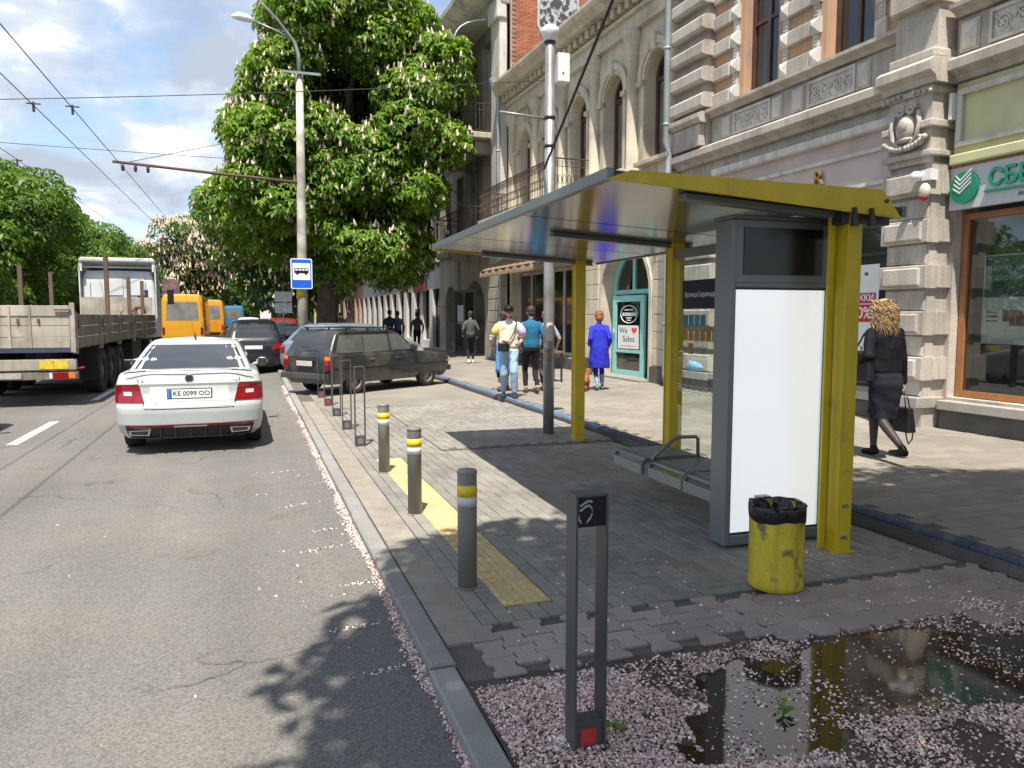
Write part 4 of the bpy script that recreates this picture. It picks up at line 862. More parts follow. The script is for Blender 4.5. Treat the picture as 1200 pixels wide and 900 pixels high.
m.build('leaf_print', pm('leaf_print', (.08,.20,.07), .6, isl=.5), sp)
# upper windows with quoins and diamond blocks
def upper_window(s0, s1):
    rect_window(A, s0, s1, 5.98, 9.0, -.22, M_brown, M_glassd, (.5,), (.45,), .08)
    A.box('window_reveal_panel', M_salmon, s1+.001, s1+.16, .001, .012, 5.97, 9.2)
for s0, s1 in ((2.70,3.70),(4.92,5.90),(-1.1,-.1),(-3.3,-2.3)): upper_window(s0, s1)
def quoin_strip(a, b, z0, z1):         # white carved strip with diamond ends beside a window
    st = A.box('carved_strip', M_plas, a, b, .001, .04, z0, z1)
    m = A.mb()
    for k in range(int((z1-z0)/.06)): m.box(a+.03, b-.03, .04, .055, z0+.06*k, z0+.06*k+.03)
    m.build('carving', M_plas, st)
for a, b in ((3.86,4.00),(4.62,4.76),(6.06,6.20),(2.46,2.58)):
    quoin_strip(a, b, 5.97, 9.2)
    for k in range(6): pyramid(A, a-.05, b+.05, 6.02+.5*k, 6.28+.5*k, .06, .08)
for k in range(6):
    A.block('stone_block', M_stone, 4.04, 4.58, 6.02+.5*k, 6.27+.5*k, 0, .085, .015)
    A.block('stone_block', M_stone, 6.24, 6.80, 6.0+.5*k, 6.26+.5*k, 0, .10, .02)
# left corner pier with heavy blocks
A.box('corner_pier', M_stone, 6.86, 8.0, 0, .14, 5.27, 12.9); A.box('pier_pedestal', M_stone, 6.92, 7.92, .14, .30, 5.28, 5.72, bevel=.01)
m = A.mb(); cornice(m, 6.82, 8.02, [(.14,5.72),(.33,5.74),(.40,5.82),(.40,5.90),(.3,5.95),(.14,5.97)]); m.build('pier_capital', M_stone, A.root)
for k in range(10): A.block('stone_block', M_stone, 6.78, 8.03, 6.03+.51*k, 6.32+.51*k, 0, .34 if k < 9 else .3, .05)
# upper right pilaster
A.box('upper_pilaster', M_stone, 1.22, 1.92, 0, .36, 5.28, 12.9); A.box('pilaster_base', M_stone, 1.18, 1.96, 0, .45, 5.281, 5.42, bevel=.03)
for k in range(8): A.block('stone_block', M_stone, 1.18, 1.96, 6.02+.62*k, 6.42+.62*k, 0, .48, .03)
# ground pier at the left end
for k in range(9): A.block('stone_block', M_stone, 6.62, 8.03, .64+.47*k, .64+.47*k+.36 if k < 8 else 4.6, 0, .16, .035)
cm = thing('alarm_and_camera', 'white dome camera and red-tipped alarm siren on the stone pilaster', 'camera', tuple(FACE0 + FD*1.20 - Vector((.36,0,0)) + Vector((0,0,3.3))), FROT)
m = MB(True); m.sphere((.08,.20,.40), .075, 14, 8); m.box(-.10,.05,.0,.14,.34,.48); m.build('dome_camera', M_white, cm)
m = MB(True); m.sphere((-.02,.14,.19), .085, 12, 8, (1,.7,1.35)); s_ = m.build('siren', pm('siren_cream', (.6,.55,.45), .5), cm); m = MB(True); m.sphere((-.02,.15,.11), .062, 10, 6, (1,.7,.8)); m.build('siren_lamp', M_red, s_)

# ---------------- building B: cream house with arched windows
S0 = 13.6
B = BW(broot('arched_window_building', 'low cream house with tall arched windows, half columns and dentil cornice', S0), S0)
WC = [9.07, 11.15, 13.22, 15.30, 17.38]
m = B.mb(); xs = [8.06] + [(a+b)/2 for a, b in zip(WC[:-1], WC[1:])] + [18.98]
for c, a, b in zip(WC, xs[:-1], xs[1:]): archwall(m, a, b, 4.9, 9.1, c, .50, 5.45, 7.36, .52, 0, .42)
m.build('upper_wall', M_cream, B.root)
m = B.mb(); archwall(m, 8.06, 12.4, .15, 4.898, 10.5, 1.25, .22, 2.35, 1.25, 0, .42); wallgrid(m, 12.4, 18.98, .15, 4.898, [(13.5,18.7,.55,3.3)], 0, .4); m.build('ground_wall', M_cream, B.root)
m = B.mb(); m.box(8.07, 18.97, -9, -1.0, .15, 9.6); m.build('core', M_cream, B.root)
m = B.mb(); m.add([(8.06,.3,9.82),(18.98,.3,9.82),(18.98,-9,11.2),(8.06,-9,11.2)], [(0,1,2,3)]); m.build('roof', M_roofm, B.root)
for c in WC:
    m = B.mb(); archring(m, c, .52, 7.36, .54, 5.45, 0, .07, .14); ar = m.build('arch_moulding', M_cream, B.root)
    m = B.mb(); archring(m, c, .62, 7.36, .64, 7.3, .07, .11, .16); m.build('archivolt', M_cream, ar)
    B.block('keystone', M_cream, c-.09, c+.09, 7.86, 8.25, 0, .17, .02, ar); B.box('impost', M_cream, c-.76, c-.52, 0, .15, 7.22, 7.34, ar); B.box('impost', M_cream, c+.52, c+.76, 0, .15, 7.22, 7.34, ar)
    m = B.mb(); archring(m, c, .40, 7.36, .42, 5.46, -.36, -.24, .09); m.box(c-.5,c+.5,-.34,-.25,7.30,7.40); m.box(c-.5,c+.5,-.34,-.25,5.46,5.56); m.box(c-.04,c+.04,-.335,-.255,5.56,7.3); w = m.build('window', M_brown, B.root)
    p = B.mb(); archpane(p, c, .42, 7.40, 7.401, .40, -.30); p.build('pane', M_glassd, w)
    for a, b in ((c-.41,c-.04),(c+.04,c+.41)): p = B.mb(); p.add([(a,-.30,5.56),(b,-.30,5.56),(b,-.305,7.3),(a,-.30,7.3)], [(0,1,2,3)]); p.build('pane', M_glassw if (c < 10 or a > c) else M_glassd, w)
    B.box('window_sill', M_cream, c-.72, c+.72, 0, .22, 5.34, 5.44, bevel=.01)
for c in [8.15] + xs[1:-1] + [18.5]:
    m = B.mb(True); m.lathe([(.2,5.0),(.2,5.35),(.165,5.4),(.15,8.0),(.16,8.02),(.18,8.06),(.15,8.10),(.16,8.22),(.26,8.42),(.27,8.5),(.25,8.52),(.25,8.62),(0,8.62)], (c,.06,0), n=18); m.build('half_column', M_cream, B.root)
m = B.mb(); cornice(m, 8.06, 18.98, [(0,8.62),(.12,8.63),(.14,8.70),(.10,8.72),(.10,8.98),(.18,9.0),(.20,9.08),(0,9.09)]); m.build('frieze', M_cream, B.root)
m = B.mb(); cornice(m, 8.06, 18.98, [(0,9.091),(.08,9.092),(.08,9.34),(.45,9.36),(.50,9.45),(.62,9.55),(.66,9.66),(.66,9.74),(.5,9.80),(0,9.84)]); co = m.build('cornice', M_cream, B.root)
dn = MB(); dn.box(-.09,.09,.08,.30,9.14,9.335); dn = dn.mesh('dentil', M_cream)
for i in range(30): link('dentil', dn, co, (8.25 + i*.365 - S0, 0, 0))
m = B.mb(); cornice(m, 8.06, 18.98, [(0,4.72),(.10,4.73),(.14,4.82),(.24,4.9),(.24,4.98),(0,5.02)]); m.build('belt_course', M_cream, B.root)
for a, b in ((8.08, 9.08), (11.92, 13.38)):
    for k in range(10): B.block('stone_block', M_cream, a, b, .62+.405*k, .62+.405*k+.395, 0, .045, .012)
    B.box('plinth', M_stoned, a-.02, b+.02, 0, .10, .15, .60)
m = B.mb(); archring(m, 10.5, 1.25, 2.35, 1.25, .22, 0, .05, .12); m.build('door_arch', M_cream, B.root)
# turquoise arched shopfront
M_dglass = glass('door_glass', (.7,.7,.68), .85, refl=.10)
m = B.mb(); archring(m, 10.5, 1.12, 2.35, 1.12, .22, -.42, -.33, .13); m.box(9.3,11.7,-.415,-.335,2.36,2.47); m.box(9.80,9.92,-.414,-.336,.22,2.36); m.box(10.62,10.72,-.413,-.337,2.47,3.5); fr_ = m.build('shopfront_frame', M_tealp, B.root)
m = B.mb(); archpane(m, 10.5, 1.2, .22, 2.35, 1.2, -.375); m.build('pane', M_dglass, fr_)
B.box('shop_interior', M_int, 8.9, 12.2, -.995, -.95, .2, 3.8)
dr = thing('turquoise_door', 'turquoise glazed shop door with sale notice in the arched entrance', 'door', tuple(FACE0 + FD*9.95 + Vector((.26,0,.24))), FROT + R(2)); dr.scale = (1.34, 1, .98)
m = MB(); m.box(0,.13,-.03,.03,0,2.12); m.box(1.02,1.15,-.03,.03,0,2.12); m.box(.13,1.02,-.029,.029,0,.16); m.box(.13,1.02,-.029,.029,1.96,2.12); m.box(.13,1.02,-.029,.029,.62,.70); m.build('frame', M_tealp, dr)
m = MB(); m.box(.13,1.02,-.004,.004,.16,.62); m.build('pane', M_dglass, dr); m = MB(); m.box(.13,1.02,-.004,.004,.70,1.96); m.build('pane', M_dglass, dr)
m = MB(); m.box(.20,.96,.006,.012,.73,1.34); nt_ = m.build('sale_notice', M_white, dr)
text('We', nt_, (.76,.0125,1.20), TXT, .21, M_dark, extrude=.001); text('Sales', nt_, (.56,.0125,.98), TXT, .23, M_dark, extrude=.001); [MB().box(.26+.07*q,.31+.07*q+.01*(q%2),.0125,.0132,.785,.815).build('print_line', pm('pink_print', (.6,.25,.3), .6), nt_) for q in range(9)]
hp = []
for i in range(24):
    t = 2*math.pi*i/24; hp.append((.36 - .0062*16*math.sin(t)**3, 1.21 + .0062*(13*math.cos(t)-5*math.cos(2*t)-2*math.cos(3*t)-math.cos(4*t))))
m = MB(); m.prism(hp, 1, .0125, .0135); m.build('heart', pm('heart_red', (.75,.05,.03), .5), nt_)
m = MB(True); m.path([(.57+.30*math.cos(i*math.pi/14), .007, 1.63+.23*math.sin(i*math.pi/14)) for i in range(29)], .011, n=5, cap=False); lg_ = m.build('logo_ring', M_white, dr)
for q in range(7): MB().box(.32+.072*q,.37+.072*q,.006,.009,1.585,1.675).build('logo_mark', M_white, lg_)
for x0, x1, z0 in ((.42,.72,1.73),(.47,.67,1.52),(.50,.64,1.46)): MB().box(x0,x1,.006,.009,z0,z0+.03).build('logo_mark', M_white, lg_)
m = MB(True); m.tube((1.08,.05,.95),(1.08,.05,1.25),.012,n=6); m.build('handle', M_steel, dr)
B.box('door_step', M_conc, 9.1, 11.9, -.4, .35, .21, .262)
# dark shop windows and brown awning
rect_window(B, 13.52, 18.68, .57, 3.28, -.3, M_creamg, M_glassd, (.26,.52,.78), (), .11, name='shop_window')
B.box('plinth', M_stoned, 13.4, 18.97, 0, .08, .15, .54)
aw = thing('awning', 'sloping brown canvas awning over the dark shop windows', 'awning', tuple(FACE0 + FD*16 + Vector((0,0,3.3))), FROT)
m = MB(); nx_ = 25
pts = []
for j, (o, z) in enumerate([(0.05,.62),(.5,.40),(1.0,.14),(1.25,0.0),(1.26,-.20)]):
    for i in range(nx_): pts.append((-2.4+4.9*i/(nx_-1), o + .012*math.sin(i*1.9), z + .018*math.sin(i*2.6)*(1 if j else 0)))
m.grid(pts, nx_, 5); m.build('canvas', pm('brown_canvas', (.23,.15,.095), .9, var=.12, vs_=3), aw)
m = MB(); m.tube((-2.38,.06,.05),(-2.38,1.24,-.0),.018,n=6); m.tube((2.48,.06,.05),(2.48,1.24,0),.018,n=6); m.tube((-2.4,1.24,-.01),(2.5,1.24,-.01),.02,n=6); m.build('awning_frame', M_dark, aw)
# balcony with wrought iron railing
def railing(mb, p0, p1, h, step=.12, curls=True):
    p0, p1 = Vector(p0), Vector(p1); n = max(2, int((p1-p0).length/step)); up = Vector((0,0,h))
    mb.tube(p0+up, p1+up, .022, n=5, sm=False); mb.tube(p0+Vector((0,0,.06)), p1+Vector((0,0,.06)), .015, n=4, sm=False); mb.tube(p0+Vector((0,0,h*.78)), p1+Vector((0,0,h*.78)), .012, n=4, sm=False)
    for i in range(n+1):
        p = p0.lerp(p1, i/n); mb.tube(p, p+up, .010, n=4, cap=False, sm=False)
        if curls and i < n:
            d = (p1-p0).normalized(); q = p0.lerp(p1, (i+.5)/n)
            mb.path([q+d*(.05*math.cos(a*.785))+Vector((0,0,h*.42+.13*math.sin(a*.785))) for a in range(9)], .008, n=4, cap=False, sm=False)
            mb.path([q+d*(.035*math.cos(a*.785))+Vector((0,0,h*.88+.06*math.sin(a*.785))) for a in range(9)], .007, n=4, cap=False, sm=False)
B.box('balcony_slab', M_cream, 12.2, 18.6, .2, 1.30, 4.86, 5.02, bevel=.01)
m = B.mb(); railing(m, (12.25,1.24,5.02), (18.55,1.24,5.02), .95); railing(m, (12.25,.05,5.02), (12.25,1.24,5.02), .95); railing(m, (18.55,.05,5.02), (18.55,1.24,5.02), .95); m.build('balcony_railing', M_iron, B.root)
# downpipes
for s_, lab in ((8.0, 'zinc downpipe between the stone house and the arched house'), (19.0, 'zinc downpipe at the far corner of the arched house')):
    p = FACE0 + FD*s_; t = thing('downpipe', lab, 'downpipe', (p.x, p.y, 0), FROT)
    m = MB(True); m.path([(0,.30,.3),(0,.34,.5),(0,.34,5.15),(0,.30,5.3),(0,.42,5.55),(0,.42,9.3),(0,.6,9.7)], .065, n=10); m.build('pipe', M_zinc, t)
    for z in (1.6,3.4,5.9,7.5,8.9): m = MB(True); m.lathe([(.066,z),(.075,z),(.075,z+.05),(.066,z+.05)], (0,.34 if z < 5.2 else .42,0), n=10); m.build('clamp', M_zinc, t)
    m = MB(True); m.lathe([(.07,9.6),(.14,9.85),(.15,9.95)], (0,.6,0), n=10); m.build('hopper', M_zinc, t)

# ---------------- building C: taller house with balconies
S0 = 23.5
C = BW(broot('balcony_building', 'tall grey-cream house with stacked balconies and a brick side wall', S0), S0)
m = C.mb(); wallgrid(m, 19.0, 28.2, 4.6, 13.2, [(20.6,21.7,9.2,11.9),(22.3,23.4,8.6,11.6),(24.3,25.3,9.2,11.8),(26.2,27.2,9.2,11.8),(20.6,21.7,5.2,7.6),(22.3,23.4,4.9,7.6),(24.3,25.3,5.2,7.6),(26.2,27.2,5.2,7.6)], .08, .35); m.build('upper_wall', M_creamg, C.root)
m = C.mb(); archwall(m, 19.0, 24.8, .15, 4.598, 22.9, 1.35, .22, 2.1, 1.1, .08, .9); archwall(m, 24.8, 28.2, .15, 4.598, 26.4, .8, .22, 2.3, .8, .08, .9); m.build('ground_wall', M_creamg, C.root)
m = C.mb(); m.box(19.02, 28.18, -9, -1.0, .15, 13.2); m.build('core', M_creamg, C.root)
for a, b in ((20.6,21.7),(24.3,25.3),(26.2,27.2)):
    rect_window(C, a, b, 9.2, 11.8, -.2, M_white, M_glassd, (.5,), (.65,), .08); rect_window(C, a, b, 5.2, 7.6, -.2, M_white, M_glassd, (.5,), (.65,), .08)
rect_window(C, 22.3, 23.4, 8.62, 11.6, -.2, M_white, M_glassd, (.5,), (.2,.7), .09, name='balcony_door'); rect_window(C, 22.3, 23.4, 4.92, 7.6, -.2, M_white, M_glassd, (.5,), (.2,.7), .09, name='balcony_door')
C.box('corner_pilaster', M_plas, 19.05, 19.95, .08, .34, 4.6, 12.4); C.box('pilaster_capital', M_plas, 18.98, 20.05, .08, .45, 12.0, 12.7, bevel=.06)
for z in (8.2, 4.55): m = C.mb(); cornice(m, 20.0, 28.2, [(.08,z-.2),(.2,z-.18),(.3,z),(.3,z+.1),(.08,z+.12)]); m.build('belt_course', M_creamg, C.root)
m = C.mb(); cornice(m, 18.95, 28.2, [(0,12.5),(.3,12.55),(.4,12.8),(1.1,13.05),(1.25,13.3),(1.25,13.5),(.9,13.6),(-.2,13.9)]); m.build('cornice', M_creamg, C.root)
m = C.mb(); m.add([(18.98,1.2,13.55),(28.2,1.2,13.55),(28.2,-9,16.0),(18.98,-9,16.0)], [(0,1,2,3)]); m.build('roof', M_roofm, C.root)
for zf, mat in ((8.40, M_creamg), (4.75, M_creamg)):
    C.box('balcony_slab', mat, 20.1, 24.6, .08, 1.25, zf-.22, zf, bevel=.03); C.box('balcony_bracket', mat, 20.5, 20.8, .08, .8, zf-.7, zf-.225, bevel=.05); C.box('balcony_bracket', mat, 23.9, 24.2, .08, .8, zf-.7, zf-.225, bevel=.05)
    m = C.mb(); railing(m, (20.15,1.18,zf), (24.55,1.18,zf), 1.0, .14, False); railing(m, (20.15,.1,zf), (20.15,1.18,zf), 1.0, .14, False); railing(m, (24.55,.1,zf), (24.55,1.18,zf), 1.0, .14, False); m.build('balcony_railing', M_iron, C.root)
C.box('planter_box', M_dark, 20.8, 22.4, 1.21, 1.4, 9.15, 9.42); C.box('screen_panel', pm('plywood', (.35,.25,.15), .8, var=.2), 20.9, 21.6, 1.08, 1.12, 8.45, 9.1)
cn = thing('balcony_canopy', 'white ribbed plastic canopy over the upper balcony', 'canopy', tuple(FACE0 + FD*22.3 + Vector((0,0,11.6))), FROT)
m = MB(); pts = []
for j in range(7):
    a = j/6*math.pi/2
    for i in range(9): pts.append((-2.1+4.2*i/8, .1+1.5*math.sin(a), .75*math.cos(a)))
m.grid(pts, 9, 7); m.build('sheet', pm('canopy_plastic', (.62,.63,.60), .5, var=.1), cn)
for i in range(5): m = MB(); m.path([(-2.1+1.05*i, .1+1.5*math.sin(j/6*math.pi/2), .77*math.cos(j/6*math.pi/2)) for j in range(7)], .025, n=5); m.build('rib', M_white, cn)
ac = thing('air_conditioner', 'air conditioner unit in a dark wooden box beside the balcony', 'air conditioner', tuple(FACE0 + FD*24.4 + Vector((-.95,0,10.0))), FROT)
m = MB(); m.box(-.45,.45,-.35,.35,0,.9); m.prism([(-.55,.9),(.55,.9),(0,1.15)], 1, -.42, .42); m.build('box', M_iron, ac); m = MB(); m.box(-.457,-.451,-.25,.25,.15,.75); f_ = m.build('grille', pm('ac_cream',(.5,.46,.38),.6), ac)
for k in range(6): m = MB(); m.box(-.463,-.458,-.22,.22,.2+.09*k,.235+.09*k); m.build('slat', M_dark, f_)
# brick side wall above the arched house
m = C.mb(); m.box(18.93, 18.998, -9, -.02, 9.6, 13.4); bw_ = m.build('side_wall', M_mortar, C.root)
br = MB(); br.box(-.02,.004,-.122,.122,-.033,.033); br = br.mesh('brick', M_brick); nb = 0; mm = C.mb()
for r_ in range(48):
    for k in range(34):
        o = -.2 - k*.26 - (.13 if r_ % 2 else 0); z = 9.72 + r_*.077
        if z > 13.3 or o < -8.8: continue
        if o > -2.4 and nb < 300 and z > 10: link('brick', br, bw_, (18.926-S0, o, z)); nb += 1
        else: mm.box(18.905, 18.93, o-.122, o+.122, z-.033, z+.033)
stuff(mm.build('bricks', M_brick, bw_, fix=False))
C.box('parapet_coping', M_roofm, 18.8, 19.05, -9, .3, 13.42, 13.5)
# painted shield on the brick wall
sh_ = [(-1.0,13.0),(-2.6,13.0),(-2.6,11.9),(-2.3,11.3),(-1.8,10.9),(-1.3,11.3),(-1.0,11.9)]
m = C.mb(); m.prism(sh_, 0, 18.885, 18.899); s1_ = m.build('wall_painting', pm('mural_pale', (.40,.41,.42), .8, var=.2, vs_=5), C.root)
m = C.mb(); m.prism([((o+1.8)*.88-1.8,(z-12)*.9+12) for o, z in sh_], 0, 18.878, 18.8845); m.build('dark_field', pm('mural_dark', (.05,.05,.055), .8, var=.1, vs_=9, col2=(.4,.41,.42), c2s=5, c2lo=.48, c2hi=.56), s1_)
m = C.mb(); m.prism([(-2.7,12.0),(-3.9,12.0),(-3.9,12.9),(-2.8,12.8)], 0, 18.88, 18.899); m.build('pink_graffiti', pm('graffiti_pink', (.55,.25,.35), .8, var=.1, col2=(.75,.68,.7), c2s=6, c2lo=.45, c2hi=.55), C.root)
# ground floor of C: block piers, dark glass door
for a, b in ((19.05, 20.9), (24.9, 25.5)):
    for k in range(9): C.block('stone_block', M_creamg, a, b, .7+.43*k, .7+.43*k+.41, .08, .16, .02)
    C.box('plinth', M_creamg, a-.03, b+.03, .08, .22, .15, .69)
C.box('entrance_back', M_int, 21.4, 24.4, -.95, -.85, .2, 3.4); C.box('entrance_back', M_int, 25.5, 27.3, -.95, -.85, .2, 3.4)
gd = thing('glass_door', 'dark framed glass entrance door with a white paper notice', 'door', tuple(FACE0 + FD*21.9 + Vector((-.35,0,.22))), FROT + R(12))
m = MB(); m.box(0,.07,-.04,.04,0,2.6); m.box(1.6,1.67,-.04,.04,0,2.6); m.box(.07,1.6,-.039,.039,0,.1); m.box(.07,1.6,-.039,.039,2.5,2.6); m.box(.8,.87,-.038,.038,.1,2.5); m.build('frame', pm('slate_frame', (.10,.11,.12), .5), gd)
m = MB(); m.box(.07,.8,-.005,.005,.1,2.5); m.build('pane', M_dglass, gd); m = MB(); m.box(.87,1.6,-.005,.005,.1,2.5); m.build('pane', M_dglass, gd)
m = MB(); m.box(.95,1.45,.006,.01,1.35,2.0); m.build('paper_notice', M_white, gd)

# ---------------- further houses along the street
def row_house(name, label, s0, s1, h, wallm, gm, floors, nw, gh=4.2, off=0.0, winm=M_white):
    S = (s0+s1)/2; H_ = BW(broot(name, label, S), S); ops = []
    st = (h-gh-.8)/floors; pw = (s1-s0)/nw
    for f in range(floors):
        for k in range(nw): c = s0+(k+.5)*pw; ops.append((c-.55,c+.55,gh+.7+f*st,gh+.7+f*st+min(2.0,st-.9)))
    for k in range(nw): c = s0+(k+.5)*pw; ops.append((c-pw*.34,c+pw*.34,.6 if k % 2 else .25,3.1))
    m = H_.mb(); wallgrid(m, s0, s1, .15, h, ops, off, .3); m.build('wall', wallm, H_.root)
    m = H_.mb(); m.box(s0+.02, s1-.02, -9, off-.6, .15, h-.05); m.build('core', wallm, H_.root)
    for i, o in enumerate(ops): rect_window(H_, *o, off-.2, winm if i < floors*nw else M_dark, M_glassd, (.5,), (.7,), .08)
    m = H_.mb(); cornice(m, s0-.1, s1+.1, [(off,h-.5),(off+.3,h-.4),(off+.6,h-.1),(off+.6,h),(off,h+.1)]); m.build('cornice', wallm, H_.root)
    m = H_.mb(); cornice(m, s0, s1, [(off,gh-.1),(off+.18,gh-.05),(off+.2,gh+.1),(off,gh+.15)]); m.build('belt_course', wallm, H_.root)
    m = H_.mb(); m.add([(s0,off+.6,h+.05),(s1,off+.6,h+.05),(s1,-9,h+3),(s0,-9,h+3)], [(0,1,2,3)]); m.build('roof', M_roofm, H_.root)
    return H_
M_grw = pm('grey_white_stucco', (.55,.54,.52), .9, var=.12, vs_=.8); M_pnk = pm('pink_brick_stucco', (.50,.33,.27), .9, var=.12); M_ylw = pm('yellow_stucco', (.56,.46,.26), .9, var=.1)
M_bkh = pm('dark_brick_stucco', (.30,.14,.09), .9, var=.2, vs_=1.0)
h1 = row_house('tall_grey_house', 'taller grey-white house just past the balcony house', 28.25, 38, 14.5, M_grw, M_glassd, 3, 5)
h1.box('shop_sign', pm('dark_red_sign', (.12,.03,.03), .6), 31, 33.2, .02, .2, 3.0, 3.6)
h2 = row_house('white_house', 'lower pale house past the taller grey-white house', 38.05, 50, 11, M_grw, M_glassd, 2, 6, 4.2)
h3 = row_house('pink_house', 'pink stuccoed house farther down the street', 50.05, 60, 10.5, M_pnk, M_glassd, 2, 5)
h4 = row_house('yellow_house', 'yellow stuccoed house at the far end of the row', 60.05, 84, 10, M_ylw, M_glassd, 2, 9)
h4.box('red_shop_sign', M_red, 60.5, 62, .02, .15, 3.2, 4.4)
# ================================================================== TREES
M_bark = pm('bark', (0.075, 0.058, 0.043), 0.95, var=0.3, vs_=4, fine=0.3, fs=40, bump=0.9, bs=18, dist=.03)
L_ches = leafmat('chestnut_leaf', (0.085, 0.172, 0.017), (0.215, 0.345, 0.045), 0.42)
L_dark = leafmat('linden_leaf', (0.056, 0.120, 0.015), (0.13, 0.225, 0.032), 0.30)
L_far = leafmat('far_leaf', (0.05, 0.11, 0.022), (0.10, 0.18, 0.04), 0.3)
M_blos = pm('chestnut_blossom', (0.62, 0.50, 0.38), 0.8, var=0.1, isl=0.15)
def unit(v): return v/np.maximum(np.linalg.norm(v, axis=1), 1e-9)[:,None]
def leaves(C, Nn, size, k=5, droop=0.45):
    n = len(C); up = unit(Nn); ref = unit(RNG.normal(0,1,(n,3))); t = unit(np.cross(up, ref)); b = np.cross(up, t)
    sz = size*(0.7+0.6*RNG.random(n)); V = []
    for j in range(k):
        a = 2*np.pi*(j + 0.25*RNG.random(n))/k + 0.3; ca, sa = np.cos(a)[:,None], np.sin(a)[:,None]
        d = t*ca + b*sa; s = -t*sa + b*ca; L_ = (sz*(0.75+0.5*RNG.random(n)))[:,None]; w = L_*0.24
        tip = C + d*L_ - up*L_*droop + np.array([0,0,-1.0])*L_*0.15; mid = C + d*L_*0.62 - up*L_*droop*0.3
        V.append(np.stack([C + d*L_*0.06, mid - s*w, tip, mid + s*w], 1))
    V = np.concatenate(V, 0).reshape(-1,3); return V, np.arange(len(V)).reshape(-1,4)
def lobes(c, h, n, r0, r1, shape=None, seed=0):
    r = np.random.default_rng(seed); out = []
    while len(out) < n:
        d = r.normal(0,1,3); d /= np.linalg.norm(d); q = d*np.array(h)*(0.50+0.45*r.random()**0.6); p = np.array(c)+q
        if shape and not shape(p): continue
        out.append((p, r0+(r1-r0)*r.random()))
    return out
def tree(name, label, base, trunk_h, trunk_r, c, h, nlobe, r0, r1, nleaf, size, mat, blos=0, seed=0, shape=None, group=None, k=5, bsize=.24, cat='tree', limbs=9):
    t = thing(name, label, cat, base, 0, group); bx = np.array(base); LB = lobes(np.array(c)-bx, h, nlobe, r0, r1, (lambda p: shape(p+bx)) if shape else None, seed)
    m = MB(True); cc = Vector(np.array(c)-bx); top = Vector((cc.x*.3, cc.y*.3, trunk_h)); rr = random.Random(seed)
    m.path([(0,0,-.1),(.0,0,.25),(.05,.02,trunk_h*.5),tuple(top),tuple(top.lerp(cc,.5)),tuple(cc)], [trunk_r*1.35,trunk_r*1.02,trunk_r*.9,trunk_r*.85,trunk_r*.5,trunk_r*.25], n=12); m.build('trunk', M_bark, t)
    m = MB(True)
    for i in range(limbs):
        p, rad = LB[int(i*len(LB)/limbs)]; e = Vector(p); s = top.lerp(cc, rr.random()*.7); mid = s.lerp(e,.5)+Vector((rr.uniform(-.3,.3),rr.uniform(-.3,.3),-.2)); m.path([s,mid,e], [trunk_r*.42,trunk_r*.26,trunk_r*.08], n=7)
        for q in range(2):
            e2 = e + Vector((rr.uniform(-1,1),rr.uniform(-1,1),rr.uniform(-.3,.9)))*rad; m.path([mid.lerp(e,.5), e, e2], [trunk_r*.14,trunk_r*.08,trunk_r*.03], n=5)
    m.build('limbs', M_bark, t)
    r = np.random.default_rng(seed+100); w = np.array([q[1]**2 for q in LB]); w /= w.sum(); idx = r.choice(len(LB), nleaf, p=w)
    P = np.array([q[0] for q in LB])[idx]; Rr = np.array([q[1] for q in LB])[idx]; d = unit(r.normal(0,1,(nleaf,3))); d[:,2] = np.where((d[:,2] < -.35) & (r.random(nleaf) < .6), -d[:,2], d[:,2])
    rad = Rr*(0.62+0.42*r.random(nleaf)**.5); Cc = P + d*rad[:,None]*np.array([1,1,.82]); Nn = unit(d*0.8 + np.array([0,0,.75]) + r.normal(0,.28,(nleaf,3)))
    V, Fq = leaves(Cc, Nn, size, k); link('crown', npmesh('crown', V, Fq, mat), t)
    if blos:
        idx = r.choice(len(LB), blos, p=w); P = np.array([q[0] for q in LB])[idx]; Rr = np.array([q[1] for q in LB])[idx]; d = unit(r.normal(0,1,(blos,3)) + np.array([0,-.35,.35])); Cc = P + d*(Rr*1.02)[:,None]*np.array([1,1,.82])
        n = blos; ax = unit(np.stack([r.normal(0,.22,n), r.normal(0,.22,n), np.ones(n)],1)); t1 = unit(np.cross(ax, np.tile([1.,0,0],(n,1)))); t2 = np.cross(ax, t1); s = bsize*(0.6+.7*r.random(n))[:,None]; Vs = []; Fs = []; o = 0
        K = 6; rings = [(0,.14),(.10,.24),(.22,.19),(.38,.21),(.55,.13),(.75,.13),(1.0,.02)]
        for z, rd in rings:
            for q in range(K):
                a = 2*np.pi*q/K; jit_ = 0.5+0.9*r.random((n,1)); Vs.append(Cc + ax*s*z + (t1*np.cos(a)+t2*np.sin(a))*s*rd*jit_)
        V = np.stack(Vs,1).reshape(-1,3); R_ = len(rings); base_ = np.array([(i*K+q, i*K+(q+1)%K, (i+1)*K+(q+1)%K, (i+1)*K+q) for i in range(R_-1) for q in range(K)])
        Fq = (base_[None] + (np.arange(n)*R_*K)[:,None,None]).reshape(-1,4); stuff(link('blossoms', npmesh('blossoms', V, Fq, M_blos), t))
    return t
def ches_shape(p):
    x, y, z = p
    if y < 26.6 or x < -1.25 + .36*max(0, z-5.0) or x > 6.75: return False
    if z > 8.8 and abs(x-3.6) > 4.6-(z-8.8)*.55: return False
    if z < 3.4: return 4.2 < x < 7.4 and z > 2.5
    if z > 9.4 and x < -.9: return False
    return True
tree('chestnut_tree', 'large flowering chestnut tree with white blossom spikes behind the lamp pole', (2.65, 29.0, .1), 4.2, .42, (3.25, 29.6, 8.7), (5.2, 4.6, 6.1), 230, .70, 1.20, 52000, .185, L_ches, 4600, 3, ches_shape, k=5, bsize=.21, limbs=14)
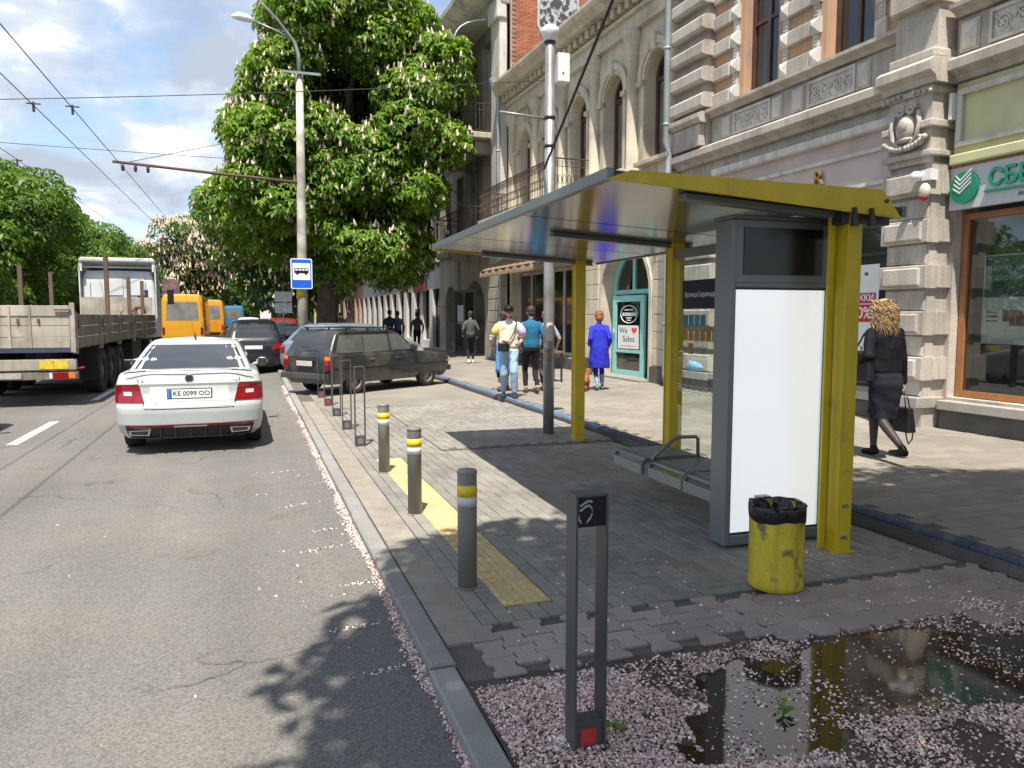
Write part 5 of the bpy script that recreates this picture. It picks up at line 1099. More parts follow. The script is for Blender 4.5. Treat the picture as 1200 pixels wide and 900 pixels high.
tree('chestnut_tree', 'spreading chestnut tree on the bare earth shading the pavement', (2.9, -2.6, .1), 3.4, .38, (3.6, -2.05, 8.6), (4.9, 4.7, 3.9), 95, .8, 1.35, 11000, .27, L_ches, 120, 11, None, limbs=12)
labs = ['dense green tree behind the lorry tailboard', 'dense green tree beside the lorry stakes', 'dense green tree behind the lorry cab', 'fourth green tree of the row behind the lorry', 'fifth green tree of the row behind the lorry', 'sixth green tree of the row behind the lorry', 'seventh green tree of the row behind the lorry']
for i, lab in enumerate(labs):
    y = 35 + i*9.5; tree('street_tree', lab, (-10.6 - .25*(i % 3), y, 0), 2.2, .25, (-10.6 - .25*(i % 3), y, 4.5), (3.9, 5.8, 3.3 + .45*((i*7) % 3)), 80, .6, 1.5, 9000 if i < 3 else 4000, .22 if i < 3 else .30, L_dark, 0, 20+i, None, 'trees along the far side of the road', k=4, limbs=6)
for i in range(4):
    tree('street_tree', ['bushy tree of the back row behind the tailboard', 'bushy tree of the back row behind the stakes', 'bushy tree of the back row behind the cab', 'bushy tree of the back row past the cab'][i], (-18, 34+i*16, 0), 1.6, .25, (-18, 34+i*16, 3.6), (5.5, 7.5, 3.6), 40, 1.5, 2.4, 4000, .38, L_dark, 0, 40+i, None, 'trees of the back row', k=4, limbs=5)
tree('blossoming_tree', 'rounded tree covered in cream blossom beyond the yellow minibuses', (-5.2, 70, 0), 3, .35, (-4.9, 70, 5.8), (4.2, 4.0, 3.9), 60, 1.0, 1.5, 7000, .28, L_far, 3800, 55, None, k=4, bsize=.36, limbs=6)
for i, (x, y, z, hx, hz, b) in enumerate(((2.6, 47, 6.3, 4.2, 4.3, 900), (3.2, 62, 6.0, 4.6, 4.2, 800), (3.6, 80, 6.2, 5.0, 4.6, 500), (3.5, 104, 6.5, 5.5, 5, 300))):
    tree('street_tree', ['flowering tree leaning over the kerb past the big chestnut', 'second flowering tree past the big chestnut', 'third flowering tree past the big chestnut', 'leafy tree where the pavement fades out'][i], (x, y, .1), 2.6, .3, (x-.4, y, z), (hx, 4.6, hz), 46, 1.0, 1.6, 5000, .30, L_far, b, 70+i, None, 'trees along the pavement', k=4, bsize=.34, limbs=6)
for i, x in enumerate((-15, -8.5, -2.5, 3.5, 9.5)):
    tree('distant_tree', ['distant tree closing the street, farthest from the houses', 'distant tree closing the street, over the left lanes', 'distant tree closing the street, above the traffic', 'distant tree closing the street, over the parked cars', 'distant tree closing the street, nearest the houses'][i], (x, 142 + 6*(i % 2), 0), 2, .35, (x, 142, 5.0), (4.4, 4, 4.8), 30, 1.6, 2.4, 1500, .7, L_far, 0, 90+i, None, 'trees closing the street', k=4, limbs=4)
# ================================================================== VEHICLES
def paint(name, col, rough=.28, dirt=(.25,.22,.18), amt=(.62,.85)):
    return pm(name, col, rough, var=.03, fine=.03, coat=.6, col2=dirt, c2s=2.2, c2lo=amt[0], c2hi=amt[1], obj=True)
M_tyre = pm('tyre', (0.022,0.021,0.020), .85, var=.2); M_rim = pm('alloy_rim', (.32,.33,.34), .35, metal=.7); M_rims = pm('steel_rim', (.30,.27,.22), .6, metal=.3, var=.3, vs_=12)
M_cglass = pm('car_glass', (0.028,0.032,0.038), .05, var=.15, vs_=1.5, fine=0, spec=.55); M_lamp = pm('tail_lamp_red', (.22,.007,.011), .12, var=.1, coat=.5); M_lampw = pm('lamp_clear', (.55,.55,.56), .15, coat=.5); M_lampo = pm('lamp_amber', (.55,.16,.02), .2)
M_trim = pm('black_trim', (.012,.012,.013), .45); M_chrome = pm('chrome', (.6,.61,.62), .12, metal=1.0, var=0); M_plate = pm('number_plate', (.68,.69,.68), .4, var=.04); M_pblue = pm('plate_blue', (.01,.10,.55), .4); M_well = pm('wheel_well', (.008,.008,.008), .9)
class Shell:
    def __init__(s, rows, corner, dz=None, zref=.5, ztop=1.0):
        s.z = np.array([r[0] for r in rows]); s.p = np.array([r[1:4] for r in rows]); s.c = corner; s.dz = dz; s.zref = zref; s.ztop = ztop
    def outline(s, z):
        yr, yf, hw = [np.interp(z, s.z, s.p[:,i]) for i in range(3)]; rxr, ryr, rxf, ryf = s.c
        rxr = min(rxr, hw*.98); rxf = min(rxf, hw*.98); pts = []
        for i in range(5): pts.append((i/5*(hw-rxr), yr))
        for i in range(10): a = math.pi/2*i/9; pts.append((hw-rxr+rxr*math.sin(a), yr+ryr*(1-math.cos(a))))
        y0, y1 = yr+ryr, yf-ryf
        for i in range(1, 40): pts.append((hw, y0+(y1-y0)*i/40))
        for i in range(10): a = math.pi/2*i/9; pts.append((hw-rxf+rxf*math.cos(a), yf-ryf+ryf*math.sin(a)))
        for i in range(1, 6): pts.append(((hw-rxf)*(1-i/5), yf))
        return pts
    def lift(s, y, z):
        if s.dz is None: return z
        return z + s.dz(y)*min(1, max(0, (z-s.zref)/(s.ztop-s.zref)))
    def ring(s, z):
        h = s.outline(z); return [(x, y, s.lift(y, z)) for x, y in h] + [(-x, y, s.lift(y, z)) for x, y in reversed(h[1:-1])]
    def build(s, mb, n=14, crown=.02, bottom=True):
        zs = sorted(set(list(np.linspace(s.z[0], s.z[-1], n)) + list(s.z))); rs = [s.ring(z) for z in zs]; k = len(rs[0])
        mb.add([p for r in rs for p in r], [(j*k+i, j*k+(i+1)%k, (j+1)*k+(i+1)%k, (j+1)*k+i) for j in range(len(zs)-1) for i in range(k)], True)
        h = len(s.outline(zs[-1])); top = rs[-1]; W = 6; o = len(mb.v)-k
        rows = []
        for i in range(h):
            R_ = top[i]; L_ = top[(k-i) % k] if 0 < i < h-1 else top[i]; rows.append([(R_[0]+(L_[0]-R_[0])*j/W, R_[1], R_[2]+crown*min(1,abs(R_[0])/.3)*(1-(1-2*j/W)**2)) for j in range(W+1)])
        mb.grid([p for r in rows for p in r], W+1, h)
        if bottom: mb.add(rs[0], [tuple(range(k))], False)
    def P(s, t, z, out=0.0):                    # point on the skin: t = metres round from the rear centre line (+ right, - left)
        sg = 1 if t >= 0 else -1; t = abs(t); h = s.outline(z); acc = 0
        for (x0,y0),(x1,y1) in zip(h[:-1], h[1:]):
            d = math.hypot(x1-x0, y1-y0)
            if acc+d >= t or (x1,y1) == h[-1]:
                f = (t-acc)/d if d > 1e-9 else 0; x = x0+(x1-x0)*f; y = y0+(y1-y0)*f; nx_, ny_ = (y1-y0)/max(d,1e-9), -(x1-x0)/max(d,1e-9); break
            acc += d
        return (sg*(x+nx_*out), y+ny_*out, s.lift(y, z))
    def tside(s, y, z):                          # skin coordinate t of the side at length position y
        h = s.outline(z); acc = 0; best = None
        for (x0,y0),(x1,y1) in zip(h[:-1], h[1:]):
            d = math.hypot(x1-x0, y1-y0)
            if y0 <= y <= y1 and y1 > y0: return acc + d*(y-y0)/(y1-y0)
            acc += d
        return acc*.5
    def patch(s, name, mat, parent, c, nu=8, nv=5, out=.006, inn=-.015, side=False):   # c: four (t,z) corners or (y,z) when side
        def tz(u, v):
            a = [c[0][i]+(c[1][i]-c[0][i])*u for i in (0,1)]; b = [c[3][i]+(c[2][i]-c[3][i])*u for i in (0,1)]; return a[0]+(b[0]-a[0])*v, a[1]+(b[1]-a[1])*v
        def pt(u, v, o):
            t, z = tz(u, v)
            if side: sg = side; t = sg*s.tside(t, z)
            return s.P(t if t else 1e-4, z, o)
        mb = MB(True); F_ = [pt(i/nu, j/nv, out) for j in range(nv+1) for i in range(nu+1)]; mb.grid(F_, nu+1, nv+1)
        ed = [(i,0) for i in range(nu)] + [(nu,j) for j in range(nv)] + [(nu-i,nv) for i in range(nu)] + [(0,nv-j) for j in range(nv)]
        a = [pt(i/nu, j/nv, out) for i, j in ed]; b = [pt(i/nu, j/nv, inn) for i, j in ed]; n = len(ed); mb.add(a+b, [(i,(i+1)%n,n+(i+1)%n,n+i) for i in range(n)], False)
        return mb.build(name, mat, parent)
def wheel(parent, x, y, r, w, rimm, hub=.66, spokes=5):
    sg = 1 if x > 0 else -1; t = MB(True); T = Matrix.Translation((x, y, r)) @ Matrix.Rotation(R(90), 4, 'Y'); t.T = T
    t.lathe([(r*hub,-w/2),(r*.95,-w/2),(r,-w*.36),(r,w*.36),(r*.95,w/2),(r*hub,w/2),(r*hub,-w/2)], n=28); ty = t.build('wheel', M_tyre, parent)
    d = MB(True); d.T = T; f = sg*w*.40; d.lathe([(r*hub,-w*.42),(r*hub,w*.42)], n=24); d.lathe([(r*hub,f),(r*hub*.93,f+sg*.004),(r*hub*.9,f-sg*.03)], n=24)
    d.lathe([(0,f-sg*.045),(r*hub*.92,f-sg*.055)], n=24)
    if spokes:
        for k in range(spokes):
            a = 2*math.pi*k/spokes; d.hexa([(r*hub*.15*math.cos(a)-.03*math.sin(a), r*hub*.15*math.sin(a)+.03*math.cos(a), f-sg*.04),(r*hub*.9*math.cos(a)-.025*math.sin(a), r*hub*.9*math.sin(a)+.025*math.cos(a), f-sg*.04),(r*hub*.9*math.cos(a)+.025*math.sin(a), r*hub*.9*math.sin(a)-.025*math.cos(a), f-sg*.04),(r*hub*.15*math.cos(a)+.03*math.sin(a), r*hub*.15*math.sin(a)-.03*math.cos(a), f-sg*.04)] + [(r*hub*q*math.cos(a)+e*math.sin(a), r*hub*q*math.sin(a)-e*math.cos(a), f-sg*.005) for q, e in ((.15,-.03),(.9,-.025),(.9,.025),(.15,.03))])
    d.lathe([(0,f+sg*.006),(r*hub*.2,f),(r*hub*.22,f-sg*.03)], n=12); d.build('rim', rimm, ty)
def make_body(lo, up, wheels, wr, mat, parent, cut=True):
    mb = MB(True); lo.build(mb); o = mb.build('body', [mat, M_well], parent)
    bw = bmesh.new(); bw.from_mesh(o.data); bmesh.ops.remove_doubles(bw, verts=bw.verts, dist=1e-4); bmesh.ops.dissolve_degenerate(bw, edges=bw.edges, dist=1e-5); bmesh.ops.recalc_face_normals(bw, faces=bw.faces); bw.to_mesh(o.data); bw.free()
    if cut:
        cm = MB()
        for (x, y) in wheels: cm.T = Matrix.Translation((x*1.0, y, wr*1.0)) @ Matrix.Rotation(R(90), 4, 'Y'); cm.lathe([(0,-.16),(wr*1.12,-.16),(wr*1.12,.30),(0,.30)] if x > 0 else [(0,-.30),(wr*1.12,-.30),(wr*1.12,.16),(0,.16)], n=32, sm=False)
        cut_ = cm.build('cutter', M_well); bm = o.modifiers.new('b', 'BOOLEAN'); bm.object = cut_; bm.operation = 'DIFFERENCE'; bm.solver = 'EXACT'
        n0 = len(o.data.polygons); old = o.data; bpy.context.view_layer.update(); apply_mods(o); bpy.data.objects.remove(cut_); zz = [v.co.z for v in o.data.vertices]; print('CUT', parent.name, n0, len(o.data.polygons), min(zz, default=0), max(zz, default=0))
        me = o.data
        if len(me.materials) < 2: me.materials.append(M_well)
        for p in me.polygons:
            c = p.center
            for (x, y) in wheels:
                if c.x*x > 0 and math.hypot(c.y-y, c.z-wr) < wr*1.125 and abs(c.x) > .3 and (abs(p.normal.x) < .5 or abs(c.x) < abs(x)-.1): p.material_index = 1
    else:
        pass
    o.data.shade_smooth(); o.data.set_sharp_from_angle(angle=R(32))
    g = MB(True); up.build(g, bottom=False); g = g.build('roof', mat, parent); g.data.shade_smooth(); g.data.set_sharp_from_angle(angle=R(40)); return o, g
def mirrors(parent, x, y, z, mat):
    for sg in (-1, 1):
        m = MB(True); m.sphere((sg*(x+.09), y, z+.05), .095, 10, 7, (1,.55,.75)); m.tube((sg*(x-.06), y+.02, z), (sg*(x+.05), y+.01, z+.03), .025, n=6); o = m.build('mirror', mat, parent)
        m = MB(); m.box(sg*(x+.02), sg*(x+.165), y-.056, y-.050, z-.005, z+.105); m.build('mirror_glass', M_cglass, o)
def plate(parent, y, z, txt, w=.52, h=.112, rot=0.0, mat=M_plate, blue=True):
    m = MB(); m.box(-w/2-.012, w/2+.012, -.006, .02, -h/2-.012, h/2+.012); p = m.build('number_plate', M_trim, parent, (0, y, z), (rot,0,0))
    m = MB(); m.box(-w/2, w/2, -.010, -.0065, -h/2, h/2); m.build('plate_face', mat, p)
    if blue: m = MB(); m.box(-w/2+.003, -w/2+.045, -.0125, -.0105, -h/2+.003, h/2-.003); m.build('plate_stripe', M_pblue, p)
    if txt: text(txt, p, (.022, -.0115, 0), (R(90),0,0), .084, M_trim, 'plate_text', extrude=.0008, bold=.001, spacing=1.0)
    return p
def lofi_lights(lo, root, hw, z0, z1, y):
    for sg in (-1, 1): lo.patch('tail_light', M_lamp, root, [(sg*(hw-.28),z0),(sg*(hw+.1),z0),(sg*(hw+.14),z1),(sg*(hw-.24),z1)], out=.01)

# ---- white liftback
car = thing('white_liftback_car', 'white five-door liftback car driving away beside the kerb', 'car', (-.79, 13.1, 0), R(0.4))
M_wcar = paint('white_car_paint', (.46,.49,.485), .25, (.36,.35,.32), (.6,.9))
lo = Shell([(.20,-2.18,2.12,.80),(.27,-2.26,2.25,.865),(.40,-2.325,2.33,.895),(.55,-2.345,2.345,.905),(.63,-2.34,2.34,.907),(.665,-2.315,2.33,.906),(.70,-2.305,2.32,.905),(.80,-2.272,2.28,.903),(.88,-2.272,2.26,.901),(.92,-2.285,2.22,.896),(1.02,-2.25,2.1,.868),(1.055,-2.235,2.02,.84),(1.075,-2.19,1.9,.79)], (.62,.26,.7,.42), lambda y: -.10*max(0,min(1,(y+.9)/1.0)) - .22*max(0,(y-1.0)/1.3), .62, 1.07)
up = Shell([(.93,-2.05,1.30,.80),(1.06,-1.93,1.06,.775),(1.20,-1.55,.78,.715),(1.34,-1.12,.42,.645),(1.41,-.88,.12,.60),(1.44,-.72,-.02,.565),(1.46,-.52,-.18,.49)], (.30,.16,.36,.26))
WH = [(.77,-1.36),(-.77,-1.36),(.77,1.33),(-.77,1.33)]
make_body(lo, up, WH, .325, M_wcar, car)
for x, y in WH: wheel(car, x+(.0 if x > 0 else 0), y, .325, .225, M_rim)
rw = up.patch('rear_window', M_cglass, car, [(-.71,1.09),(.71,1.09),(.575,1.385),(-.575,1.385)], 12, 6, .004)
up.patch('windscreen', M_cglass, car, [(5.2,1.08),(5.2,1.08),(5.2,1.08),(5.2,1.08)], 1, 1) if False else None
for sg in (-1, 1):
    up.patch('side_window', M_cglass, car, [(-.70,1.06),(.05,1.04),(.05,1.36),(-.58,1.34)], 8, 4, .004, side=sg); up.patch('side_window', M_cglass, car, [(.10,1.04),(.80,1.02),(.28,1.355),(.10,1.36)], 8, 4, .004, side=sg); up.patch('side_window', M_cglass, car, [(-1.35,1.08),(-.76,1.06),(-.64,1.33),(-.98,1.31)], 8, 4, .004, side=sg)
    tl = lo.patch('tail_light', M_lamp, car, [(sg*.545,.685),(sg*1.06,.685),(sg*1.11,.90),(sg*.615,.925)], 12, 6, .010)
    lo.patch('lamp_lens', M_lampw, tl, [(sg*.69,.775),(sg*.80,.775),(sg*.81,.825),(sg*.70,.825)], 6, 3, .012)
    lo.patch('boot_gap', M_trim, car, [(sg*.538,.60),(sg*.548,.60),(sg*.628,.985),(sg*.618,.985)], 1, 8, .002)
    lo.patch('door_gap', M_trim, car, [(-.62,.40),(-.612,.40),(-.655,.92),(-.665,.92)], 1, 8, .002, side=sg); lo.patch('door_gap', M_trim, car, [(.32,.36),(.328,.36),(.328,.90),(.32,.90)], 1, 6, .002, side=sg)
    lo.patch('door_handle', M_wcar, car, [(-.52,.80),(-.33,.80),(-.33,.835),(-.52,.835)], 4, 1, .025, side=sg)
    m = MB(True); m.path([(sg*.78,-2.18,1.062),(sg*.70,-2.215,1.075),(sg*.52,-2.24,1.088)], [.006,.009,.007], n=6); m.build('spoiler_tip', M_trim, car)
    m = MB(); m.prism([(.50*sg,.255),(.72*sg,.27),(.74*sg,.33),(.48*sg,.33)], 1, -2.30, -2.24); ex = m.build('exhaust', M_chrome, car); m = MB(); m.prism([(.52*sg,.267),(.70*sg,.28),(.715*sg,.32),(.50*sg,.32)], 1, -2.305, -2.29); m.build('exhaust_opening', M_trim, ex)
lo.patch('boot_gap', M_trim, car, [(-.54,.594),(.54,.594),(.54,.605),(-.54,.605)], 10, 1, .002)
m = MB(True); m.path([(-.60,-2.225,1.083),(-.3,-2.262,1.092),(0,-2.27,1.094),(.3,-2.262,1.092),(.60,-2.225,1.083)], .008, n=6); m.build('spoiler_lip', M_wcar, car)
lo.patch('plate_recess', pm('white_car_shade', (.60,.63,.62), .3), car, [(-.50,.695),(.50,.695),(.47,.885),(-.47,.885)], 8, 3, .0025)
lo.patch('diffuser', M_trim, car, [(-.76,.205),(.76,.205),(.80,.36),(-.80,.36)], 14, 4, .008)
df = lo.patch('red_reflector_strip', M_lamp, car, [(-.79,.362),(.79,.362),(.80,.392),(-.80,.392)], 14, 1, .011); lo.patch('chrome_strip', M_chrome, car, [(-.20,.355),(.20,.355),(.20,.375),(-.20,.375)], 6, 1, .013)
for k in range(5): m = MB(); m.box(-.362+.18*k-.006, -.362+.18*k+.006, -2.335, -2.25, .215, .345); m.build('diffuser_fin', M_trim, car)
plate(car, -2.292, .79, 'KE 0099 OO', rot=R(-4))
m = MB(); m.prism([(.05*math.cos(i*math.pi/12), .05*math.sin(i*math.pi/12)) for i in range(24)], 1, -.012, .01); bd = m.build('badge', M_trim, car, (0,-2.263,.985), (R(-8),0,0)); m = MB(True); m.path([(.05*math.cos(i*math.pi/12), -.010, .05*math.sin(i*math.pi/12)) for i in range(25)], .005, n=5, cap=False); m.build('badge_ring', M_chrome, bd)
text('ŠKODA', car, (-.47,-2.252,.935), (R(86),0,R(-3)), .06, M_trim, 'badge_lettering', extrude=.002, spacing=1.1); text('OCTAVIA', car, (.46,-2.252,.935), (R(86),0,R(3)), .055, M_trim, 'badge_lettering', extrude=.002, spacing=1.15); text('RS', car, (-.40,-2.317,.645), (R(86),0,R(-2)), .05, M_trim, 'badge_lettering', extrude=.002)
m = MB(True); m.path([(0,-.74,1.475),(0,-.66,1.50),(0,-.52,1.478)], [.012,.018,.010], n=6); m.build('antenna_fin', M_trim, car); m = MB(True); m.path([(0.0,-.70,1.49),(.0,-.72,1.55)], [.012,.006], n=5); m.build('antenna', M_lamp, car)
mirrors(car, .88, .72, .98, M_wcar)
for sg in (-1, 1): lo.patch('headlight', M_lampw, car, [(1.75,.62),(2.1,.62),(2.1,.74),(1.75,.76)], 5, 3, .01, side=sg)

# ---- generic cars
def gcar(name, label, loc, rz, mat, kind='suv', group=None, cut=False, txt=None, detail=True):
    t = thing(name, label, 'car', loc, rz, group)
    if kind == 'suv':
        lo = Shell([(.24,-2.15,2.15,.80),(.40,-2.26,2.25,.90),(.60,-2.28,2.28,.92),(.85,-2.24,2.22,.915),(1.02,-2.20,2.1,.89),(1.08,-2.16,2.0,.85)], (.5,.25,.6,.4), lambda y: -.16*max(0,(y-.9)/1.3), .6, 1.08)
        up = Shell([(.98,-2.20,1.35,.84),(1.10,-2.14,1.1,.82),(1.35,-1.95,.72,.75),(1.55,-1.76,.40,.69),(1.63,-1.62,.15,.64),(1.67,-1.35,-.1,.54)], (.30,.15,.36,.26)); wr = .35; wy = 1.36; zb = 1.12; zt = 1.52; rw_ = .70; wx = .78
    elif kind == 'wagon':
        lo = Shell([(.22,-2.2,2.15,.78),(.40,-2.28,2.28,.87),(.58,-2.30,2.30,.89),(.80,-2.26,2.22,.885),(.95,-2.22,2.1,.86),(1.0,-2.18,2.0,.83)], (.45,.22,.6,.4), lambda y: -.16*max(0,(y-.9)/1.3), .6, 1.0)
        up = Shell([(.92,-2.18,1.35,.81),(1.02,-2.10,1.1,.79),(1.22,-1.9,.72,.72),(1.38,-1.72,.40,.66),(1.45,-1.55,.15,.61),(1.48,-1.3,-.1,.5)], (.30,.15,.36,.26)); wr = .32; wy = 1.34; zb = 1.03; zt = 1.36; rw_ = .66; wx = .76
    else:
        lo = Shell([(.22,-2.1,2.1,.76),(.40,-2.2,2.2,.86),(.58,-2.22,2.22,.88),(.80,-2.18,2.14,.875),(.95,-2.12,2.0,.85),(1.0,-2.05,1.9,.80)], (.5,.25,.6,.4), lambda y: -.18*max(0,(y-.9)/1.2) - .03*max(0,min(1,(y+1.2)/.8)), .6, 1.0)
        up = Shell([(.90,-1.75,1.3,.79),(1.02,-1.60,1.05,.765),(1.20,-1.28,.72,.70),(1.36,-.95,.36,.63),(1.42,-.75,.1,.58),(1.45,-.5,-.15,.5)], (.30,.16,.36,.26)); wr = .315; wy = 1.32; zb = 1.03; zt = 1.34; rw_ = .62; wx = .75
    W_ = [(wx,-wy),(-wx,-wy),(wx,wy),(-wx,wy)]; make_body(lo, up, W_, wr, mat, t, cut)
    if not cut:
        for x, y in W_:
            sg = 1 if x > 0 else -1; m = MB(); m.T = Matrix.Translation((sg*(np.interp(wr, lo.z, lo.p[:,2])+.004), y, wr)) @ Matrix.Rotation(R(90), 4, 'Y'); m.lathe([(0,-.02),(wr*1.1,-.02),(wr*1.1,.004),(0,.005)] if sg > 0 else [(0,.02),(wr*1.1,.02),(wr*1.1,-.004),(0,-.005)], n=24); m.build('dark_arch_disc', M_well, t)  # uncut body: flat black disc paints in the darkness of the wheel opening
    for x, y in W_: wheel(t, x if cut else x*1.0+(.045 if x > 0 else -.045), y, wr, .21, M_rim)
    up.patch('rear_window', M_cglass, t, [(-rw_,zb),(rw_,zb),(rw_*.85,zt),(-rw_*.85,zt)], 8, 4, .004)
    L_ = sum(math.hypot(b[0]-a[0], b[1]-a[1]) for a, b in zip(up.outline(zb)[:-1], up.outline(zb)[1:]))
    for sg in (-1, 1):
        if kind == 'sedan': W3 = [(-1.05,-.62,-.52,-.82),(-.56,.08,.08,-.47),(.13,.75,.28,.13)]
        else: W3 = [(-1.85,-1.0,-1.0,-1.62),(-.94,-.02,-.02,-.94),(.04,.85,.35,.04)]
        for a, b, c, d in W3: up.patch('side_window', M_cglass, t, [(a,zb),(b,zb-.01),(c,zt),(d,zt-.02)], 6, 3, .004, side=sg)
        lo.patch('headlight', M_lampw, t, [(1.7,.66),(2.05,.66),(2.05,.78),(1.7,.82)], 5, 3, .01, side=sg)
        lo.patch('door_gap', M_trim, t, [(.02,.36),(.028,.36),(.028,.94),(.02,.94)], 1, 6, .002, side=sg); lo.patch('door_gap', M_trim, t, [(-.96,.5),(-.952,.5),(-.952,.94),(-.96,.94)], 1, 6, .002, side=sg)
    z0 = .78 if kind == 'suv' else .70; hw = .90
    lofi_lights(lo, t, hw-.08, z0, z0+.18, 0); lo.patch('rear_bumper', M_trim, t, [(-.72,.26),(.72,.26),(.76,.42),(-.76,.42)], 8, 2, .006)
    plate(t, lo.P(0.01, z0+.06)[1]-.012, z0+.06, txt, blue=False); mirrors(t, .86, .72, zb-.06, mat)
    return t
P_black = paint('black_car_paint', (.012,.013,.016), .22); P_navy = paint('navy_car_paint', (.012,.022,.055), .22); P_silver = paint('silver_car_paint', (.30,.32,.34), .3); P_grey = paint('grey_car_paint', (.10,.11,.12), .25); P_red = paint('red_car_paint', (.20,.015,.015), .25); P_white = paint('white_far_paint', (.6,.62,.62), .3); P_bgrey = paint('blue_grey_car_paint', (.16,.20,.25), .28)
gcar('black_suv', 'black crossover car in traffic ahead of the white liftback', (.08, 27.0, 0), 0, P_black, 'suv', cut=True)
gcar('grey_estate_car', 'blue-grey estate car parked slanting behind the black estate', (2.95, 22.7, .1), R(-50), P_bgrey, 'wagon', cut=True)
gcar('navy_sedan', 'navy sedan parked past the lamp pole', (1.75, 35.5, 0), R(-6), P_navy, 'sedan')
for i, (x, y, p, k, lab) in enumerate(((.2,39,P_grey,'sedan','dark grey sedan queuing past the black crossover'),(1.6,44,P_red,'suv','dark red car parked past the navy sedan'),(.0,48.5,P_silver,'wagon','silver estate queuing in the kerb lane'),(1.6,53,P_black,'sedan','black sedan parked under the far trees'),(-.1,58,P_white,'suv','white van-like car far along the kerb lane'),(.1,69,P_grey,'sedan','grey sedan small in the distant queue'),(1.4,64,P_silver,'sedan','silver sedan parked in the distance'),(-.3,82,P_navy,'suv','navy car at the head of the distant queue'))):
    gcar('distant_car', lab, (x, y, 0), 0, p, k, 'cars queuing and parked down the street')
gcar('black_hatchback', 'black car at the picture edge level with the lane dash', (-4.74, 12.5, 0), 0, P_black, 'sedan', cut=True)
# ---- boxy black estate parked askew on the pavement
la = thing('black_estate_car', 'old boxy black estate car with roof rack parked askew on the pavement', 'car', (2.66, 18.05, .12), R(-54))
M_lad = paint('dusty_black_paint', (.018,.019,.022), .35, (.10,.09,.075), (.5,.8))
lo = Shell([(.24,-1.93,1.93,.70),(.36,-1.99,1.99,.78),(.55,-2.02,2.02,.81),(.70,-2.02,2.02,.812),(.86,-1.99,1.99,.80),(.90,-1.97,1.96,.775)], (.14,.10,.16,.12), lambda y: -.10*max(0,(y-.75)/1.3), .6, .9)
up = Shell([(.84,-2.0,.98,.775),(.92,-1.97,.86,.75),(1.12,-1.86,.62,.70),(1.30,-1.75,.38,.655),(1.37,-1.69,.26,.63),(1.40,-1.62,.15,.59),(1.425,-1.45,-.05,.5)], (.10,.08,.14,.10))
WH = [(.69,-1.24),(-.69,-1.24),(.69,1.18),(-.69,1.18)]
make_body(lo, up, WH, .29, M_lad, la)
for x, y in WH: wheel(la, x, y, .29, .17, M_rims, .60, 0)
up.patch('rear_window', M_cglass, la, [(-.62,.98),(.62,.98),(.555,1.33),(-.555,1.33)], 6, 4, .004)
M_lglass = pm('dusty_car_glass', (.085,.09,.085), .10, var=.35, vs_=3, fine=0, spec=.8)
for sg in (-1, 1):
    for a, b, c, d in ((-1.80,-.98,-.95,-1.62),(-.93,-.14,-.16,-.93),(-.07,.72,.33,-.07)):
        w = up.patch('side_window', M_lglass, la, [(a,.95),(b,.95),(c,1.32),(d,1.32)], 6, 3, .003, side=sg); up.patch('window_trim', M_chrome, w, [(a,.935),(b,.935),(b,.95),(a,.95)], 4, 1, .006, side=sg)
    for y in (-.95,-.11,.80): lo.patch('door_gap', M_trim, la, [(y,.34),(y+.007,.34),(y+.007,.88),(y,.88)], 1, 5, .002, side=sg)
    for y in (-.86,-.02): lo.patch('door_handle', M_chrome, la, [(y,.76),(y+.16,.76),(y+.16,.785),(y,.785)], 3, 1, .02, side=sg)
    lo.patch('side_moulding', M_trim, la, [(-1.9,.565),(1.9,.565),(1.9,.60),(-1.9,.60)], 30, 1, .010, side=sg)
    tl = lo.patch('tail_light', M_lamp, la, [(sg*.60,.56),(sg*.78,.56),(sg*.78,.87),(sg*.60,.87)], 4, 4, .014); lo.patch('indicator', M_lampo, tl, [(sg*.61,.78),(sg*.77,.78),(sg*.77,.86),(sg*.61,.86)], 3, 2, .018)
    m = MB(); m.box(sg*.63,sg*.67,-1.5,.0,1.47,1.495); 
    for y in (-1.4,-.75,-.1): m.box(sg*.635,sg*.665,y-.02,y+.02,1.36,1.47)
    m.build('rack_rail', M_dark, la)
    lo.patch('headlight', M_lampw, la, [(1.97,.62),(2.0,.62),(2.0,.78),(1.97,.78)], 2, 2, .01, side=sg); lo.patch('marker', M_lampo, la, [(1.83,.60),(1.93,.60),(1.93,.66),(1.83,.66)], 3, 2, .012, side=sg)
for y in (-1.4,-.75,-.1): m = MB(); m.box(-.63,.63,y-.02,y+.02,1.475,1.49); m.build('rack_bar', M_dark, la)
for y0, y1, nm in ((-2.11,-2.02,'rear_bumper'),(2.02,2.10,'front_bumper')): m = MB(); m.box(-.765,.765,y0,y1,.36,.49); m.build(nm, pm('worn_bumper', (.12,.115,.11), .4, metal=.6), la, bevel=.015)
plate(la, -2.05, .70, None, mat=pm('old_plate', (.55,.53,.44), .5), blue=False); m = MB(True); m.path([(.35,-2.0,.99),(.05,-1.985,1.06),(-.15,-1.98,1.05)], .009, n=5); m.build('rear_wiper', M_dark, la); mirrors(la, .74, .62, .95, M_trim)

la.scale = (.96, .96, .96)
